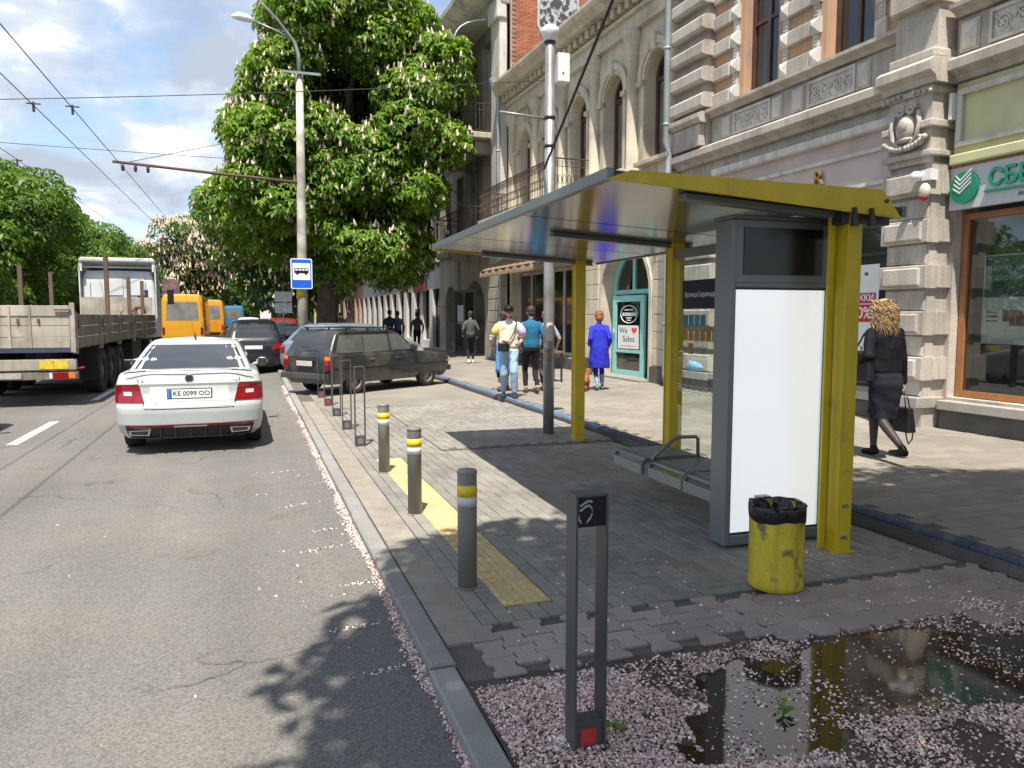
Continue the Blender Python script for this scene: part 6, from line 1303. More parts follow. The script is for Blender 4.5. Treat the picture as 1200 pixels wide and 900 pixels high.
# ---- flatbed lorry
M_bed = pm('weathered_bed_boards', (.37,.34,.28), .85, streak=.35, var=.2, vs_=2, fine=.1, isl=.10, col2=(.24,.20,.15), c2s=2.2, c2lo=.5, c2hi=.72, bump=.2, bs=30)
M_bedd = pm('dirty_bed_boards', (.21,.185,.145), .9, streak=.4, var=.25, vs_=1.5, fine=.1, isl=.12, col2=(.12,.10,.08), c2s=1.6, c2lo=.45, c2hi=.7); M_chas = pm('chassis', (.018,.017,.016), .8, var=.3)
M_cab = pm('white_cab_paint', (.58,.61,.62), .4, var=.08, col2=(.42,.40,.37), c2s=1.5, c2lo=.5, c2hi=.8)
tr = thing('flatbed_lorry', 'long flatbed lorry with drop-side trailer, rusty stakes and white cab', 'lorry', (-4.5, 17.2, 0))
def tb(name, mat, x0, x1, y0, y1, z0, z1, parent=None, bevel=0): m = MB(); m.box(x0+4.5,x1+4.5,y0-17.2,y1-17.2,z0,z1); return m.build(name, mat, parent or tr, bevel=bevel)
XL, XR = -5.78, -3.27; BL = 30.9
bed = tb('bed_floor', M_bedd, XL+.03, XR-.03, 17.25, BL-.03, 1.14, 1.24)
tg = tb('tailboard_frame', M_bed, XR-.09, XR-.005, 17.16, 17.26, 1.08, 2.06); tb('tailboard_frame', M_bed, XL, XL+.09, 17.16, 17.26, 1.08, 2.06)
for k, (z0, z1) in enumerate(((1.17,1.375),(1.385,1.60),(1.61,1.80),(1.81,2.0))): tb('board', M_bed, XL+.1, XR-.1, 17.18, 17.225, z0, z1, bed, .006)
tb('tail_rail', M_bed, XL+.1, XR-.1, 17.165, 17.2, 1.795, 1.815, bed)
for x in (-3.9,-4.25,-4.6,-5.2): tb('hinge', M_rust, x-.02, x+.02, 17.15, 17.178, 1.66, 1.74, bed); tb('board_cleat', M_bed, x-.17, x-.13, 17.16, 17.179, 1.17, 1.99, bed)
tb('tail_sill', pm('blue_sill', (.04,.05,.09), .6, var=.3), XL, XR, 17.17, 17.27, 1.08, 1.165); tb('hook', M_rust, XR-.35, XR-.06, 17.12, 17.16, 1.90, 1.93)
NS = 5; sl = (BL-17.3)/NS
for side, x in ((1, XR), (-1, XL)):
    for q in range(NS):
        for z0, z1 in ((1.17,1.37),(1.38,1.59),(1.60,1.83)): tb('side_board', M_bedd, x-.045 if side > 0 else x, x if side > 0 else x+.045, 17.3+q*sl+.04, 17.3+(q+1)*sl-.02, z0, z1, bed, .006)
        tb('side_post', M_bed, x-.07 if side > 0 else x-.01, x+.01 if side > 0 else x+.07, 17.3+q*sl-.045, 17.3+q*sl+.035, 1.05, 1.87, bed)
        tb('latch', M_rust, x-.01, x+.02, 17.3+q*sl+.1, 17.3+q*sl+.16, 1.55, 1.72, bed) if side > 0 else None
for y in (21.6,25.3,28.3): tb('stake', M_rust, XR-.16, XR-.06, y, y+.09, 1.25, 3.30 - (.35 if y > 25 else 0))
for y in (23.3,26.6): tb('stake', M_rust, XL+.06, XL+.16, y, y+.09, 1.25, 3.12)
hb = tb('headboard', M_bed, XL+.1, XR-.1, BL-.06, BL, 1.25, 2.46)
m = MB(True); m.path([(.35,10.2,1.3),(.9,11.3,2.1)], .035, n=6); m.path([(-.1,10.9,1.25),(.45,11.6,1.95)], .03, n=6); m.build('loose_poles', M_rust, tr)
m = MB(True); m.T = Matrix.Translation((.85,12.6,1.95)) @ Matrix.Rotation(R(90),4,'X'); m.lathe([(.10,-.08),(.2,-.08),(.2,.08),(.10,.08),(.10,-.08)], n=16); m.build('cable_reel', M_rust, tr)
tb('chassis_rail', M_chas, -4.95, -4.75, 17.5, 30, .75, 1.13); tb('chassis_rail', M_chas, -4.25, -4.05, 17.5, 30, .75, 1.13)
for y in (20.3,21.62,22.94):
    for x in (XR-.22, XL+.22): 
        m = MB(True); m.T = Matrix.Translation((x+4.5, y-17.2, .52)) @ Matrix.Rotation(R(90),4,'Y'); m.lathe([(.30,-.17),(.48,-.18),(.52,-.12),(.52,.12),(.48,.18),(.30,.17),(.30,-.17)], n=28); w = m.build('wheel', M_tyre, tr)
        m = MB(True); m.T = Matrix.Translation((x+4.5, y-17.2, .52)) @ Matrix.Rotation(R(90),4,'Y'); sg = 1 if x > -4.5 else -1; m.lathe([(.30,sg*.12),(.26,sg*.05),(.13,sg*.06),(.12,sg*.16),(0,sg*.17)], n=20); m.build('rim', pm('truck_rim', (.13,.12,.11), .6, metal=.3), w)
for x in (XR-.22, XL+.22): tb('mudguard', M_chas, x-.2, x+.2, 19.55, 19.6, .35, 1.1)
tb('axle_box', M_chas, -5.5, -3.5, 20.1, 23.1, .45, .72); tb('tool_box', M_chas, XR-.5, XR-.1, 25.5, 27.5, .5, 1.05)
bb = tb('rear_beam', M_bed, XL+.05, XR-.02, 17.22, 17.34, .72, .95, None, .02); tb('reflector_plate', pm('reflective_yellow', (.62,.45,.03), .5, var=.2, vs_=15), XR-.66, XR-.42, 17.21, 17.219, .755, .925, bb); tb('reflector_plate', MATS['reflective_yellow'], XR-.41, XR-.17, 17.21, 17.219, .755, .925, bb)
lb2 = tb('light_bar', M_bedd, XL+.05, XR, 17.24, 17.36, .54, .70, None, .01); tb('tail_light', M_lamp, XR-.44, XR-.17, 17.2, 17.238, .565, .68, lb2); tb('indicator', M_lampo, XR-.165, XR-.04, 17.2, 17.238, .565, .68, lb2); tb('reversing_light', M_lampw, XR-.50, XR-.445, 17.2, 17.238, .565, .68, lb2); tb('old_plate', pm('dirty_plate', (.35,.33,.29), .7, var=.3, vs_=20), XR-1.45, XR-.98, 17.21, 17.239, .57, .68, lb2)
m = MB(True); m.tube((XR+4.48,.05,.75),(XR+4.62,.0,.78),.02,n=6); m.build('marker_lamp', M_lamp, tr)
# cab
def cabx(): pass
cb_ = Shell([(1.0,31.45,33.4,1.19),(1.3,31.40,33.55,1.22),(2.4,31.40,33.5,1.22),(3.1,31.42,33.2,1.19),(3.42,31.5,32.9,1.10)], (.12,.10,.25,.2))
m = MB(True); cb_.build(m); cab = m.build('cab', M_cab, tr, (-.02,-17.2,0)); cab.data.shade_smooth(); cab.data.set_sharp_from_angle(angle=R(35))
for sg in (-1,1):
    cb_.patch('wind_deflector_seam', M_chas, cab, [(sg*.9,1.6),(sg*.92,1.6),(sg*.92,3.2),(sg*.9,3.2)], 1, 6, .004)
cb_.patch('rear_panel', M_cab, cab, [(-.45,2.55),(.15,2.55),(.15,3.2),(-.45,3.2)], 4, 3, .03); cb_.patch('rear_panel', M_cab, cab, [(.3,2.55),(.85,2.55),(.85,3.2),(.3,3.2)], 4, 3, .03); cb_.patch('rear_window', M_cglass, cab, [(.62,2.35),(.98,2.35),(.98,2.75),(.62,2.75)], 3, 2, .012)
for sg in (-1,1): m = MB(); m.hexa([(sg*1.24-.02,14.0,1.6),(sg*1.24+.02,14.0,1.6),(sg*1.24+.02,14.9,1.6),(sg*1.24-.02,14.9,1.6),(sg*1.24-.02,14.0,3.6),(sg*1.24+.02,14.0,3.6),(sg*1.24+.02,15.2,3.6),(sg*1.24-.02,15.2,3.6)]); m.build('side_fairing', M_cab, tr)
m = MB(); m.hexa([(-1.26,13.95,3.74),(1.26,13.95,3.74),(1.2,15.4,3.45),(-1.2,15.4,3.45),(-1.2,13.95,3.9),(1.2,13.95,3.9),(1.15,15.5,3.5),(-1.15,15.5,3.5)]); m.build('roof_fairing', M_cab, tr, bevel=.04)
m = MB(); m.box(-1.24,-1.14,14.0,14.2,3.4,3.75); m.box(1.14,1.24,14.0,14.2,3.4,3.75); m.tube((-1.2,14.1,3.55),(1.2,14.1,3.55),.03,n=6); m.build('fairing_frame', M_cab, tr)
for x in (XR-.2, XL+.2):
    for y in (29.2, 33.0): m = MB(True); m.T = Matrix.Translation((x+4.5, y-17.2, .5)) @ Matrix.Rotation(R(90),4,'Y'); m.lathe([(0,-.15),(.46,-.16),(.5,-.12),(.5,.12),(.46,.16),(0,.15)], n=24); m.build('wheel', M_tyre, tr)
m = MB(True); m.tube((1.25,15.9,2.7),(1.5,15.95,2.75),.02,n=5); m.build('mirror_arm', M_trim, tr); m = MB(); m.box(1.45,1.68,15.85,15.98,2.25,2.85); m.build('mirror', M_trim, tr, bevel=.03)

# ---- minibuses
def minibus(name, label, x0, x1, y, L_, H_, mat, side=True):
    c = (x0+x1)/2; hw = (x1-x0)/2; t = thing(name, label, 'bus', (c, y+L_/2, 0)); h = L_/2
    s = Shell([(.35,-h+.06,h-.1,hw-.05),(.6,-h,h,hw),(1.2,-h,h,hw),(1.5,-h+.01,h-.02,hw-.005),(H_-.35,-h+.10,h-.3,hw-.05),(H_-.10,-h+.16,h-.45,hw-.12),(H_,-h+.3,h-.6,hw-.28)], (.22,.14,.25,.2))
    m = MB(True); s.build(m); b = m.build('body', mat, t); b.data.shade_smooth(); b.data.set_sharp_from_angle(angle=R(35))
    s.patch('rear_window', M_glassw, t, [(-hw+.25,1.55),(hw-.25,1.55),(hw-.32,H_-.42),(-hw+.32,H_-.42)], 6, 3, .01)
    for sg in (-1,1):
        n = 5; 
        for k in range(n):
            a = -h+.5+k*(L_-1.2)/n; s.patch('side_window', M_cglass, t, [(a,1.42),(a+(L_-1.2)/n-.1,1.42),(a+(L_-1.2)/n-.1,H_-.45),(a,H_-.45)], 3, 2, .01, side=sg)
        s.patch('tail_light', M_lamp, t, [(sg*(hw-.20),.75),(sg*(hw-.06),.75),(sg*(hw-.06),1.15),(sg*(hw-.20),1.15)], 2, 2, .012)
        for yy in (-h+1.7, h-1.2): wheel(t, sg*(hw-.12), yy, .42, .24, M_rims, .6, 0)
    s.patch('rear_bumper', M_trim, t, [(-hw+.05,.40),(hw-.05,.40),(hw-.05,.6),(-hw+.05,.6)], 4, 1, .03); s.patch('door', M_cglass, t, [(-h+1.0,.55),(-h+1.9,.55),(-h+1.9,1.40),(-h+1.0,1.40)], 3, 3, .011, side=1)
    return t
M_yb = paint('yellow_bus_paint', (.62,.30,.008), .4, (.5,.26,.03)); M_bb = paint('blue_bus_paint', (.03,.16,.34), .4)
minibus('yellow_minibus', 'yellow minibus with wide rear window behind the lorry cab', -4.62, -2.42, 46, 7, 2.98, M_yb)
minibus('orange_minibus', 'second, more orange minibus ahead of the yellow one', -3.95, -1.78, 60, 7, 2.95, paint('orange_bus_paint', (.60,.24,.008), .4))
minibus('blue_bus', 'blue city bus far off in the traffic', -3.0, -.65, 92, 10, 2.9, M_bb)
# ---- far billboard and priority sign
t = thing('billboard', 'small roadside billboard with a pinkish picture behind the lorry cab', 'billboard', (-5.1, 58, 0)); m = MB(True); m.tube((0,0,0),(0,0,3.2),.08,n=8); m.build('post', M_steel, t); m = MB(); m.box(-.55,.55,-.05,.05,3.1,4.3); f = m.build('panel', M_grey, t); m = MB(); m.box(-.48,.48,-.06,-.052,3.18,4.22); m.build('picture', pm('billboard_print', (.25,.14,.14), .6, var=.2, col2=(.12,.05,.10), c2s=2.2), f)
t = thing('priority_sign', 'yellow diamond priority road sign hanging above the traffic', 'sign', (-.15, 58, 0)); m = MB(True); m.path([(1.6,0,0),(1.6,0,4.2),(1.4,0,4.35),(0,0,4.35)], .05, n=6); m.build('post', M_steel, t)
for r_, mt, o in ((.42,M_swhite,-.06),(.33,pm('sign_yellow',(.65,.42,.02),.4),-.066)): m = MB(); m.prism([(r_,4.0),(0,4.0+r_),(-r_,4.0),(0,4.0-r_)], 1, o-.004, o+.001); m.build('sign_plate', mt, t)
# ================================================================== PEOPLE AND DOG
from mathutils import noise as noise_
M_skin = pm('skin', (.50,.30,.22), .55, var=.06, fine=.03); M_skin2 = pm('skin_shaded_tights', (.035,.025,.025), .6)
def cloth(name, col, rough=.85): return pm(name, col, rough, var=.14, vs_=7, fine=.06, bump=.3, bs=16, dist=.02, spec=.2)
def ik(a, b, l1, l2, bend):
    a, b = Vector(a), Vector(b); d = b-a; L_ = min(d.length, (l1+l2)*.999); u = d.normalized(); b = a+u*L_; x = (l1*l1-l2*l2+L_*L_)/(2*L_); h = math.sqrt(max(l1*l1-x*x, 0)); n = Vector(bend); n = n-u*n.dot(u); n.normalize(); return a+u*x+n*h, b
class Fig:
    def __init__(s): s.mb = MB(True); s.seg = []
    def chain(s, pts, rad, mats, n=12):
        pts = [Vector(p) for p in pts]
        s.mb.path(pts, rad, n=n)
        for p, r in zip(pts, rad): s.mb.sphere(p, r*.995, n, 8)
        for i in range(len(pts)-1): s.seg.append((pts[i], pts[i+1], rad[i], rad[i+1], mats[i] if isinstance(mats, (list, tuple)) else mats))
    def loft(s, secs, mat, n=20):                  # (cx,cy,z,rx,ry)
        vs = []; k = len(secs)
        for cx, cy, z, rx, ry in secs: vs += [(cx+rx*math.cos(2*math.pi*i/n), cy+ry*math.sin(2*math.pi*i/n), z) for i in range(n)]
        s.mb.add(vs, [(j*n+i, j*n+(i+1)%n, (j+1)*n+(i+1)%n, (j+1)*n+i) for j in range(k-1) for i in range(n)] + [tuple(reversed(range(n))), tuple((k-1)*n+i for i in range(n))], True)
        for a, b in zip(secs[:-1], secs[1:]):
            for o in (-1, 0, 1):
                ex = lambda q: max(q[3]-q[4], 0)*o; ey = lambda q: max(q[4]-q[3], 0)*o
                s.seg.append((Vector((a[0]+ex(a), a[1]+ey(a), a[2])), Vector((b[0]+ex(b), b[1]+ey(b), b[2])), min(a[3],a[4]), min(b[3],b[4]), mat))
    def ball(s, c, r, mat, sc=(1,1,1)): s.mb.sphere(c, r, 14, 10, sc); s.seg.append((Vector(c), Vector(c)+Vector((0,0,1e-4)), r*min(sc), r*min(sc), mat))
    def done(s, name, mats, parent, voxel, folds=True):
        o = s.mb.build(name, mats, parent); md = o.modifiers.new('r', 'REMESH'); md.mode = 'VOXEL'; md.voxel_size = voxel; md.adaptivity = 0
        sm = o.modifiers.new('s', 'SMOOTH'); sm.factor = .5; sm.iterations = 2
        bpy.context.view_layer.update(); apply_mods(o); me = o.data; me.materials.clear()
        for m in mats: me.materials.append(m)
        n = len(me.polygons); c = np.zeros(n*3); me.polygons.foreach_get('center', c); c = c.reshape(-1,3); best = np.full(n, 1e9); idx = np.zeros(n, int)
        for a, b, ra, rb, mi in s.seg:
            a = np.array(a); b = np.array(b); e = b-a; t = np.clip(((c-a)@e)/max(e@e,1e-9), 0, 1); d = np.linalg.norm(c-a-t[:,None]*e, axis=1)-(ra+(rb-ra)*t); k = d < best; best[k] = d[k]; idx[k] = mi
        if folds:
            cl = np.zeros(len(me.vertices)); ct = np.zeros(len(me.vertices))
            for p, mi in zip(me.polygons, idx):
                for v in p.vertices: ct[v] += 1; cl[v] += 1 if mi in (1, 2) else 0
            cl = np.where(cl >= ct, 1, 0); co = [v.co.copy() for v in me.vertices]; nn = [v.normal.copy() for v in me.vertices]
            for i, v in enumerate(me.vertices):
                if cl[i]:
                    q = co[i]; d = noise_.noise((q.x*11+3, q.y*11, q.z*4.5))*.012 + noise_.noise((q.x*7+q.z*5, q.y*7+5, q.z*10))*.006; v.co = q + nn[i]*d
        me.polygons.foreach_set('material_index', idx.astype(np.int32)); me.shade_smooth(); return o
def hand(f, w, e, mat, curl=.5, palm_n=(0,1,0), s=1.0):
    w, e = Vector(w), Vector(e); d = (w-e).normalized(); pn = Vector(palm_n); pn = (pn-d*pn.dot(d)).normalized(); sd = d.cross(pn)
    f.chain([w, w+d*.05*s, w+d*.085*s], [.024*s,.032*s,.028*s], mat, 10)
    for k, (o, l) in enumerate(((-.03,.062),(-.010,.074),(.011,.070),(.030,.052))):
        b0 = w+d*.088*s+sd*o*s; d1 = (d*(1-curl*.4)+pn*curl*.6).normalized(); d2 = (d*(1-curl*1.2)+pn*curl*1.3).normalized(); f.chain([b0, b0+d1*l*.5*s, b0+d1*l*.5*s+d2*l*.5*s], [.0095*s,.009*s,.0075*s], mat, 8)
    t0 = w+d*.03*s-sd*.030*s; f.chain([t0, t0+(d*.6-sd*.5+pn*.4).normalized()*.038*s, t0+(d*.9-sd*.3+pn*.5).normalized()*.066*s], [.0125*s,.011*s,.009*s], mat, 8)
def person(label, loc, rz, h, top, bottom, shoe, hairm, feet, hands, sleeve=.5, skirt=None, coat=None, voxel=.011, skin=M_skin, lean=.0, head=(0,0), group=None, fat=1.0, legm=None, tight=1.0, heel=0, elbow=((-.4,-1,0),(.4,-1,0)), loose=1.0, hair='short', curl=.5, calf=None):
    k = h/1.75; t = thing('person', label, 'person', loc, rz, group); f = Fig(); SK, TOP, BOT, SH = 0, 1, 2, 3
    mats = [skin, top, bottom, shoe, legm or skin]; LG = 4 if legm else 0
    hipz = (.92+heel*.3)*k; pel = Vector((0,0,hipz)); ch = Vector((0, lean*.45, 1.32*k)); nk = Vector((0, lean*.55+.005, 1.49*k))
    fa = fat; lo_ = min(loose, 1.12)
    f.loft([(0,0,hipz-.07*k,.15*k*fa,.115*k*fa),(0,0,hipz,.172*k*fa,.125*k*fa),(0,lean*.12,hipz+.10*k,.155*k*fa,.112*k*fa)], BOT)
    f.loft([(0,lean*.1,hipz+.06*k,.160*k*fa*loose,.118*k*fa*loose),(0,lean*.2,1.10*k,.148*k*fa*loose,.108*k*fa*loose),(0,lean*.35,1.24*k,.165*k*fa,.118*k*fa),(0,lean*.45,1.36*k,.185*k*fa,.115*k),(0,lean*.5,1.44*k,.150*k,.088*k),(0,lean*.53,1.475*k,.075*k,.066*k)], TOP)
    hc = Vector((0+head[0]*.04, lean*.6+.03+.02*k, 1.635*k)); f.chain([nk-Vector((0,.0,.03*k)), nk+Vector((0,.008,.05*k)), hc-Vector((0,.02,.03))], [.056*k,.052*k,.05*k], SK)
    Hm = Matrix.Rotation(head[0], 3, 'Z') @ Matrix.Rotation(head[1], 3, 'X'); hv = lambda x, y, z: hc+Hm @ Vector((x*k, y*k, z*k))
    f.ball(hv(0,-.008,.025), .088*k, SK, (.88,1.05,1.05)); f.ball(hv(0,.028,-.035), .066*k, SK, (.88,.95,1.1)); f.chain([hv(0,.088,.015), hv(0,.108,-.018)], [.011*k,.015*k], SK, 8); f.ball(hv(0,.078,-.085), .026*k, SK)
    for sg in (-1,1): f.ball(hv(sg*.080,-.005,.0), .024*k, SK, (.5,.8,1.2))
    for i, sg in enumerate((-1, 1)):
        ft = Vector(feet[i]); hip = Vector((sg*.088*k, 0, hipz-.03*k)); an = ft+Vector((0,-.02,.085+heel))
        kn, an = ik(hip, an, .44*k, .42*k, (0,1,0))
        r = [.088*k*fa*tight,.060*k*fa*tight,.056*k*tight,.042*k*tight]
        cut = .80 if calf is None else calf
        if skirt is None:
            mid = kn.lerp(an, cut); f.chain([hip, hip.lerp(kn,.5), kn, kn.lerp(an,.35), mid], [r[0],r[0]*.84,r[1],r[2]*1.02,r[3]*1.12], BOT); f.chain([mid, an], [.036*k,.034*k], LG)
        else: f.chain([hip, kn], [r[0],r[1]], BOT); f.chain([kn, kn.lerp(an,.3), an], [.052*k,.054*k,.034*k], LG)
        toe = an+Vector((0,.155*k,-.055-heel*.9)); hl = an+Vector((0,-.045*k,-.045-heel*.2)); f.chain([hl, an+Vector((0,.03,-.05-heel*.35)), toe], [.036*k,.042*k,.030*k], SH); f.chain([an, hl], [.04*k,.036*k], SH)
        if heel: f.chain([hl, hl+Vector((0,-.005,-heel*.8))], [.016,.012], SH, 8)
        shd = Vector((sg*.165*k*fa, lean*.5, 1.395*k)); wr = Vector(hands[i]); el, wr = ik(shd, wr, .29*k, .26*k, elbow[i])
        if sleeve >= 1: f.chain([shd, shd.lerp(el,.5), el, wr.lerp(el,.05)], [.056*k*fa*lo_,.054*k*fa*lo_,.048*k*fa*lo_,.038*k*lo_], TOP)
        else:
            e1 = shd.lerp(el, sleeve*1.6 if sleeve < .6 else .98); f.chain([shd, e1], [.058*k*fa*lo_,.060*k*fa*lo_], TOP); f.chain([e1, el, wr], [.044*k,.042*k,.028*k], SK)
        hand(f, wr, el, SK, curl, (-sg*.6,.7,0), k)
    if skirt: f.loft([(q[0],q[1],q[2]*k,q[3]*k,q[4]*k) for q in skirt], BOT)
    if coat: f.loft([(q[0],q[1],q[2]*k,q[3]*k,q[4]*k) for q in coat], TOP)
    f.done('body', mats, t, voxel)
    m = MB(True)
    for sg in (-1,1): m.sphere(hv(sg*.032,.083,.012), .010*k, 8, 6)
    m.build('eyes', M_dark, t)
    m = MB(True); rr = random.Random(label)
    if hair == 'short': m.sphere(hv(0,-.022,.048), .096*k, 16, 10, (.93,1.03,.98)); m.sphere(hv(0,-.06,-.01), .072*k, 12, 8, (1.02,.8,1))
    if hair == 'bun': 
        m.sphere(hv(0,-.02,.045), .102*k, 16, 10, (.98,1.03,1.02)); m.sphere(hv(0,-.055,-.03), .088*k, 12, 8, (1.02,.8,1.1))
        for q in range(60): a = rr.uniform(0,6.28); z = rr.uniform(-.9,1); m.sphere(hv(.085*math.cos(a)*math.sqrt(1-z*z*.6), -.04+.085*math.sin(a)*math.sqrt(1-z*z*.6)*(.9 if math.sin(a) < 0 else .55), .02+.1*z), .024*k, 7, 5)
    if hair == 'cap':
        m.sphere(hv(0,-.03,.01), .09*k, 12, 8, (.96,.95,.9))
    if hair == 'curls':
        m.sphere(hv(0,-.03,.03), .108*k, 16, 10, (1,1,1.05)); m.sphere(hv(0,-.06,-.08), .105*k, 14, 9, (1.15,.75,1.1))
        for q in range(1100):
            a = rr.uniform(0,6.28); u = rr.uniform(0,1); z0 = .13-.10*u; R0 = .112*(1-.0*u); x, y = R0*math.cos(a), R0*math.sin(a)
            if y > .055 and z0 < .09: continue
            pts = []; ln = rr.uniform(.08,.34) if y < .03 else .09; ph = rr.uniform(0,6.28); cr = rr.uniform(.008,.017); n = 10
            for i in range(n+1):
                g = i/n; out = 1+.24*math.sin(min(g*1.9,1.57))*(1 if z0-ln*g < .05 else .3); pts.append(hv(x*out+cr*math.cos(ph+g*9), y*out-.02+cr*math.sin(ph+g*9)-.02*g, z0-ln*g))
            m.path(pts, [.0042]*n+[.0015], n=4, cap=False)
    m.build('hair', hairm, t)
    return t, hv, hc
# --- woman in black walking by the bank
C_bj = cloth('black_jacket', (.006,.006,.010), .8); C_sk = cloth('charcoal_skirt', (.016,.018,.026), .9); C_shoe = cloth('black_shoes', (.008,.008,.008), .4); H_bl = pm('blond_curls', (.34,.22,.11), .55, isl=.35, var=.2)
def facing(dx, dy): return math.atan2(dy, dx) - math.pi/2
pw, hv, hc = person('woman with curly blond hair in black jacket and grey skirt carrying a handbag', (6.55, 6.62, .22), facing(.30,1.0)+R(14), 1.74, C_bj, C_sk, C_shoe, H_bl, ((-.085,-.36,.09),(.08,.24,0)), ((-.25,.12,.98),(.27,.02,.80)), 1.0, [(0,-.01,.94,.178,.135),(0,-.02,.85,.19,.15),(0,-.01,.70,.175,.145),(0,0,.50,.140,.130),(0,.0,.46,.137,.128)], None, .0085, hair='curls', legm=M_skin2, heel=.02, lean=.06, fat=1.13, loose=1.08, curl=.95)
C_bag = pm('black_leather_bag', (.008,.008,.009), .4, var=.1)
def place(o, pt, loc): return o
RZ = facing(.30,1.0)+R(14); Wm = Matrix.Translation((6.55,6.62,.22)) @ Matrix.Rotation(RZ, 4, 'Z')
hb_ = Wm @ Vector((.275,.03,.30)); bg_ = thing('handbag', 'black leather handbag hanging from the hand of the woman in black', 'handbag', tuple(hb_), RZ)
m = MB(); m.hexa([(-.06,-.16,0),(.06,-.16,0),(.06,.16,0),(-.06,.16,0),(-.035,-.13,.27),(.035,-.13,.27),(.035,.13,.27),(-.035,.13,.27)]); m.build('bag_body', C_bag, bg_, bevel=.015)
for x in (-.03,.03): m = MB(True); m.path([(x,-.085,.24),(x*.7,-.06,.36),(x*.3,-.02,.425),(x*.3,.02,.425),(x*.7,.06,.36),(x,.085,.24)], .007, n=6); m.build('handle', C_bag, bg_)
m = MB(True); m.path([(.05,-.12,.03),(.06,-.10,-.08),(.06,-.05,-.14),(.055,-.02,-.06),(.05,-.01,.02)], .008, n=5); m.build('strap', C_bag, bg_)
sb2 = Wm @ Vector((-.26,.05,.86)); s2 = thing('shoulder_bag', 'large black shoulder bag under the left arm of the woman in black', 'handbag', tuple(sb2), RZ)
m = MB(); m.hexa([(-.07,-.17,0),(.05,-.17,0),(.05,.17,0),(-.07,.17,0),(-.05,-.15,.34),(.03,-.15,.34),(.03,.15,.34),(-.05,.15,.34)]); m.build('bag_body', C_bag, s2, bevel=.03); m = MB(True); m.path([(-.01,-.12,.32),(.06,-.06,.52),(.08,0,.58),(.06,.06,.52),(-.01,.12,.32)], .010, n=6); m.build('strap', C_bag, s2)
# --- man in cap, walking towards the stop
C_tee = cloth('cream_tee', (.62,.60,.50)); C_jean = cloth('pale_jeans', (.26,.37,.47)); C_sh2 = cloth('dark_sneakers', (.05,.05,.06)); H_dk = pm('dark_hair', (.03,.022,.018), .7)
PM = (4.72, 14.1, .22); rzm = facing(-.33,-1)
t, hv, hc = person('man in black cap, cream tee and pale jeans walking with a crossbody bag', PM, rzm, 1.76, C_tee, C_jean, C_sh2, H_dk, ((-.11,.14,0),(.10,-.14,.0)), ((-.20,.20,1.06),(.05,.22,1.10)), .45, None, None, .011, hair='cap', loose=1.22, tight=1.25, calf=.86, fat=1.02, head=(0,-.25), curl=.8)
cpm = MB(True); cpm.sphere(hv(0,-.012,.052), .101, 16, 10, (.96,1.06,.85)); cpm.grid([hv(-.075+.15*i/6, .07+.085*(j/3)*(1-((i-3)/3.2)**2*.5), .058-.012*j/3) for j in range(4) for i in range(7)], 7, 4); cpm.build('cap', C_shoe, t)
m = MB(True); m.sphere(hv(0,.04,-.075), .058, 12, 8, (1,.9,.8)); m.build('beard', H_dk, t)
m = MB(); 
for sg, mt in ((-1,cloth('lilac_sleeve', (.52,.42,.56))),(1,cloth('mustard_sleeve', (.60,.46,.14)))):
    m = MB(True); m.path([(sg*.185,0,1.405),(sg*.255,.02,1.30),(sg*.27,.025,1.20)], [.068,.078,.084], n=14); m.build('sleeve', mt, t)
Wp = Matrix.Translation(PM) @ Matrix.Rotation(rzm, 4, 'Z'); cb2 = thing('crossbody_bag', 'small black crossbody bag worn by the man in the cap', 'bag', tuple(Wp @ Vector((.10,.20,.90))), rzm)
m = MB(); m.box(-.11,.11,-.035,.045,0,.17); m.build('bag_body', C_bag, cb2, bevel=.02); m = MB(True); m.path([(-.08,-.0,.15),(-.20,-.04,.36),(-.25,-.12,.56),(-.24,-.2,.58)], .011, n=5); m.path([(.08,0,.15),(.11,-.10,.17)], .011, n=5); m.build('strap', C_bag, cb2)
# --- man in teal shirt, back view
C_teal = cloth('teal_shirt', (.020,.13,.24)); C_btr = cloth('black_trousers', (.018,.017,.020)); C_sh3 = cloth('grey_sneakers', (.10,.07,.07))
person('man in teal shirt and black trousers walking away by the dark shop', (5.42, 14.75, .22), facing(.15,1), 1.76, C_teal, C_btr, C_sh3, H_dk, ((-.09,.10,0),(.10,-.16,.03)), ((-.26,.12,.98),(.27,.05,.92)), 1.0, None, None, .012, fat=1.02, loose=1.08)
# --- companion with backpack
C_gre = cloth('grey_top', (.25,.27,.30)); C_red = pm('red_hair', (.38,.09,.04), .7)
PB = (5.92, 15.2, .22); person('person with ginger hair and dark backpack half hidden by the steel pole', PB, facing(.15,1), 1.68, C_gre, cloth('mauve_trousers', (.07,.055,.065)), C_sh3, C_red, ((-.09,-.14,.03),(.10,.12,0)), ((-.24,.1,.95),(.25,.06,.92)), .5, None, None, .012)
Wb = Matrix.Translation(PB) @ Matrix.Rotation(facing(.15,1), 4, 'Z'); bp = thing('backpack', 'dark grey backpack on the ginger-haired walker', 'backpack', tuple(Wb @ Vector((0,-.20,1.02))), facing(.15,1))
m = MB(True); m.sphere((0,0,.18), .2, 14, 10, (.8,.5,1.1)); m.build('pack', cloth('pack_grey', (.03,.032,.038)), bp); m = MB(True); m.sphere((0,-.08,.10), .11, 12, 8, (1,.5,.9)); m.build('pocket', MATS['pack_grey'], bp)
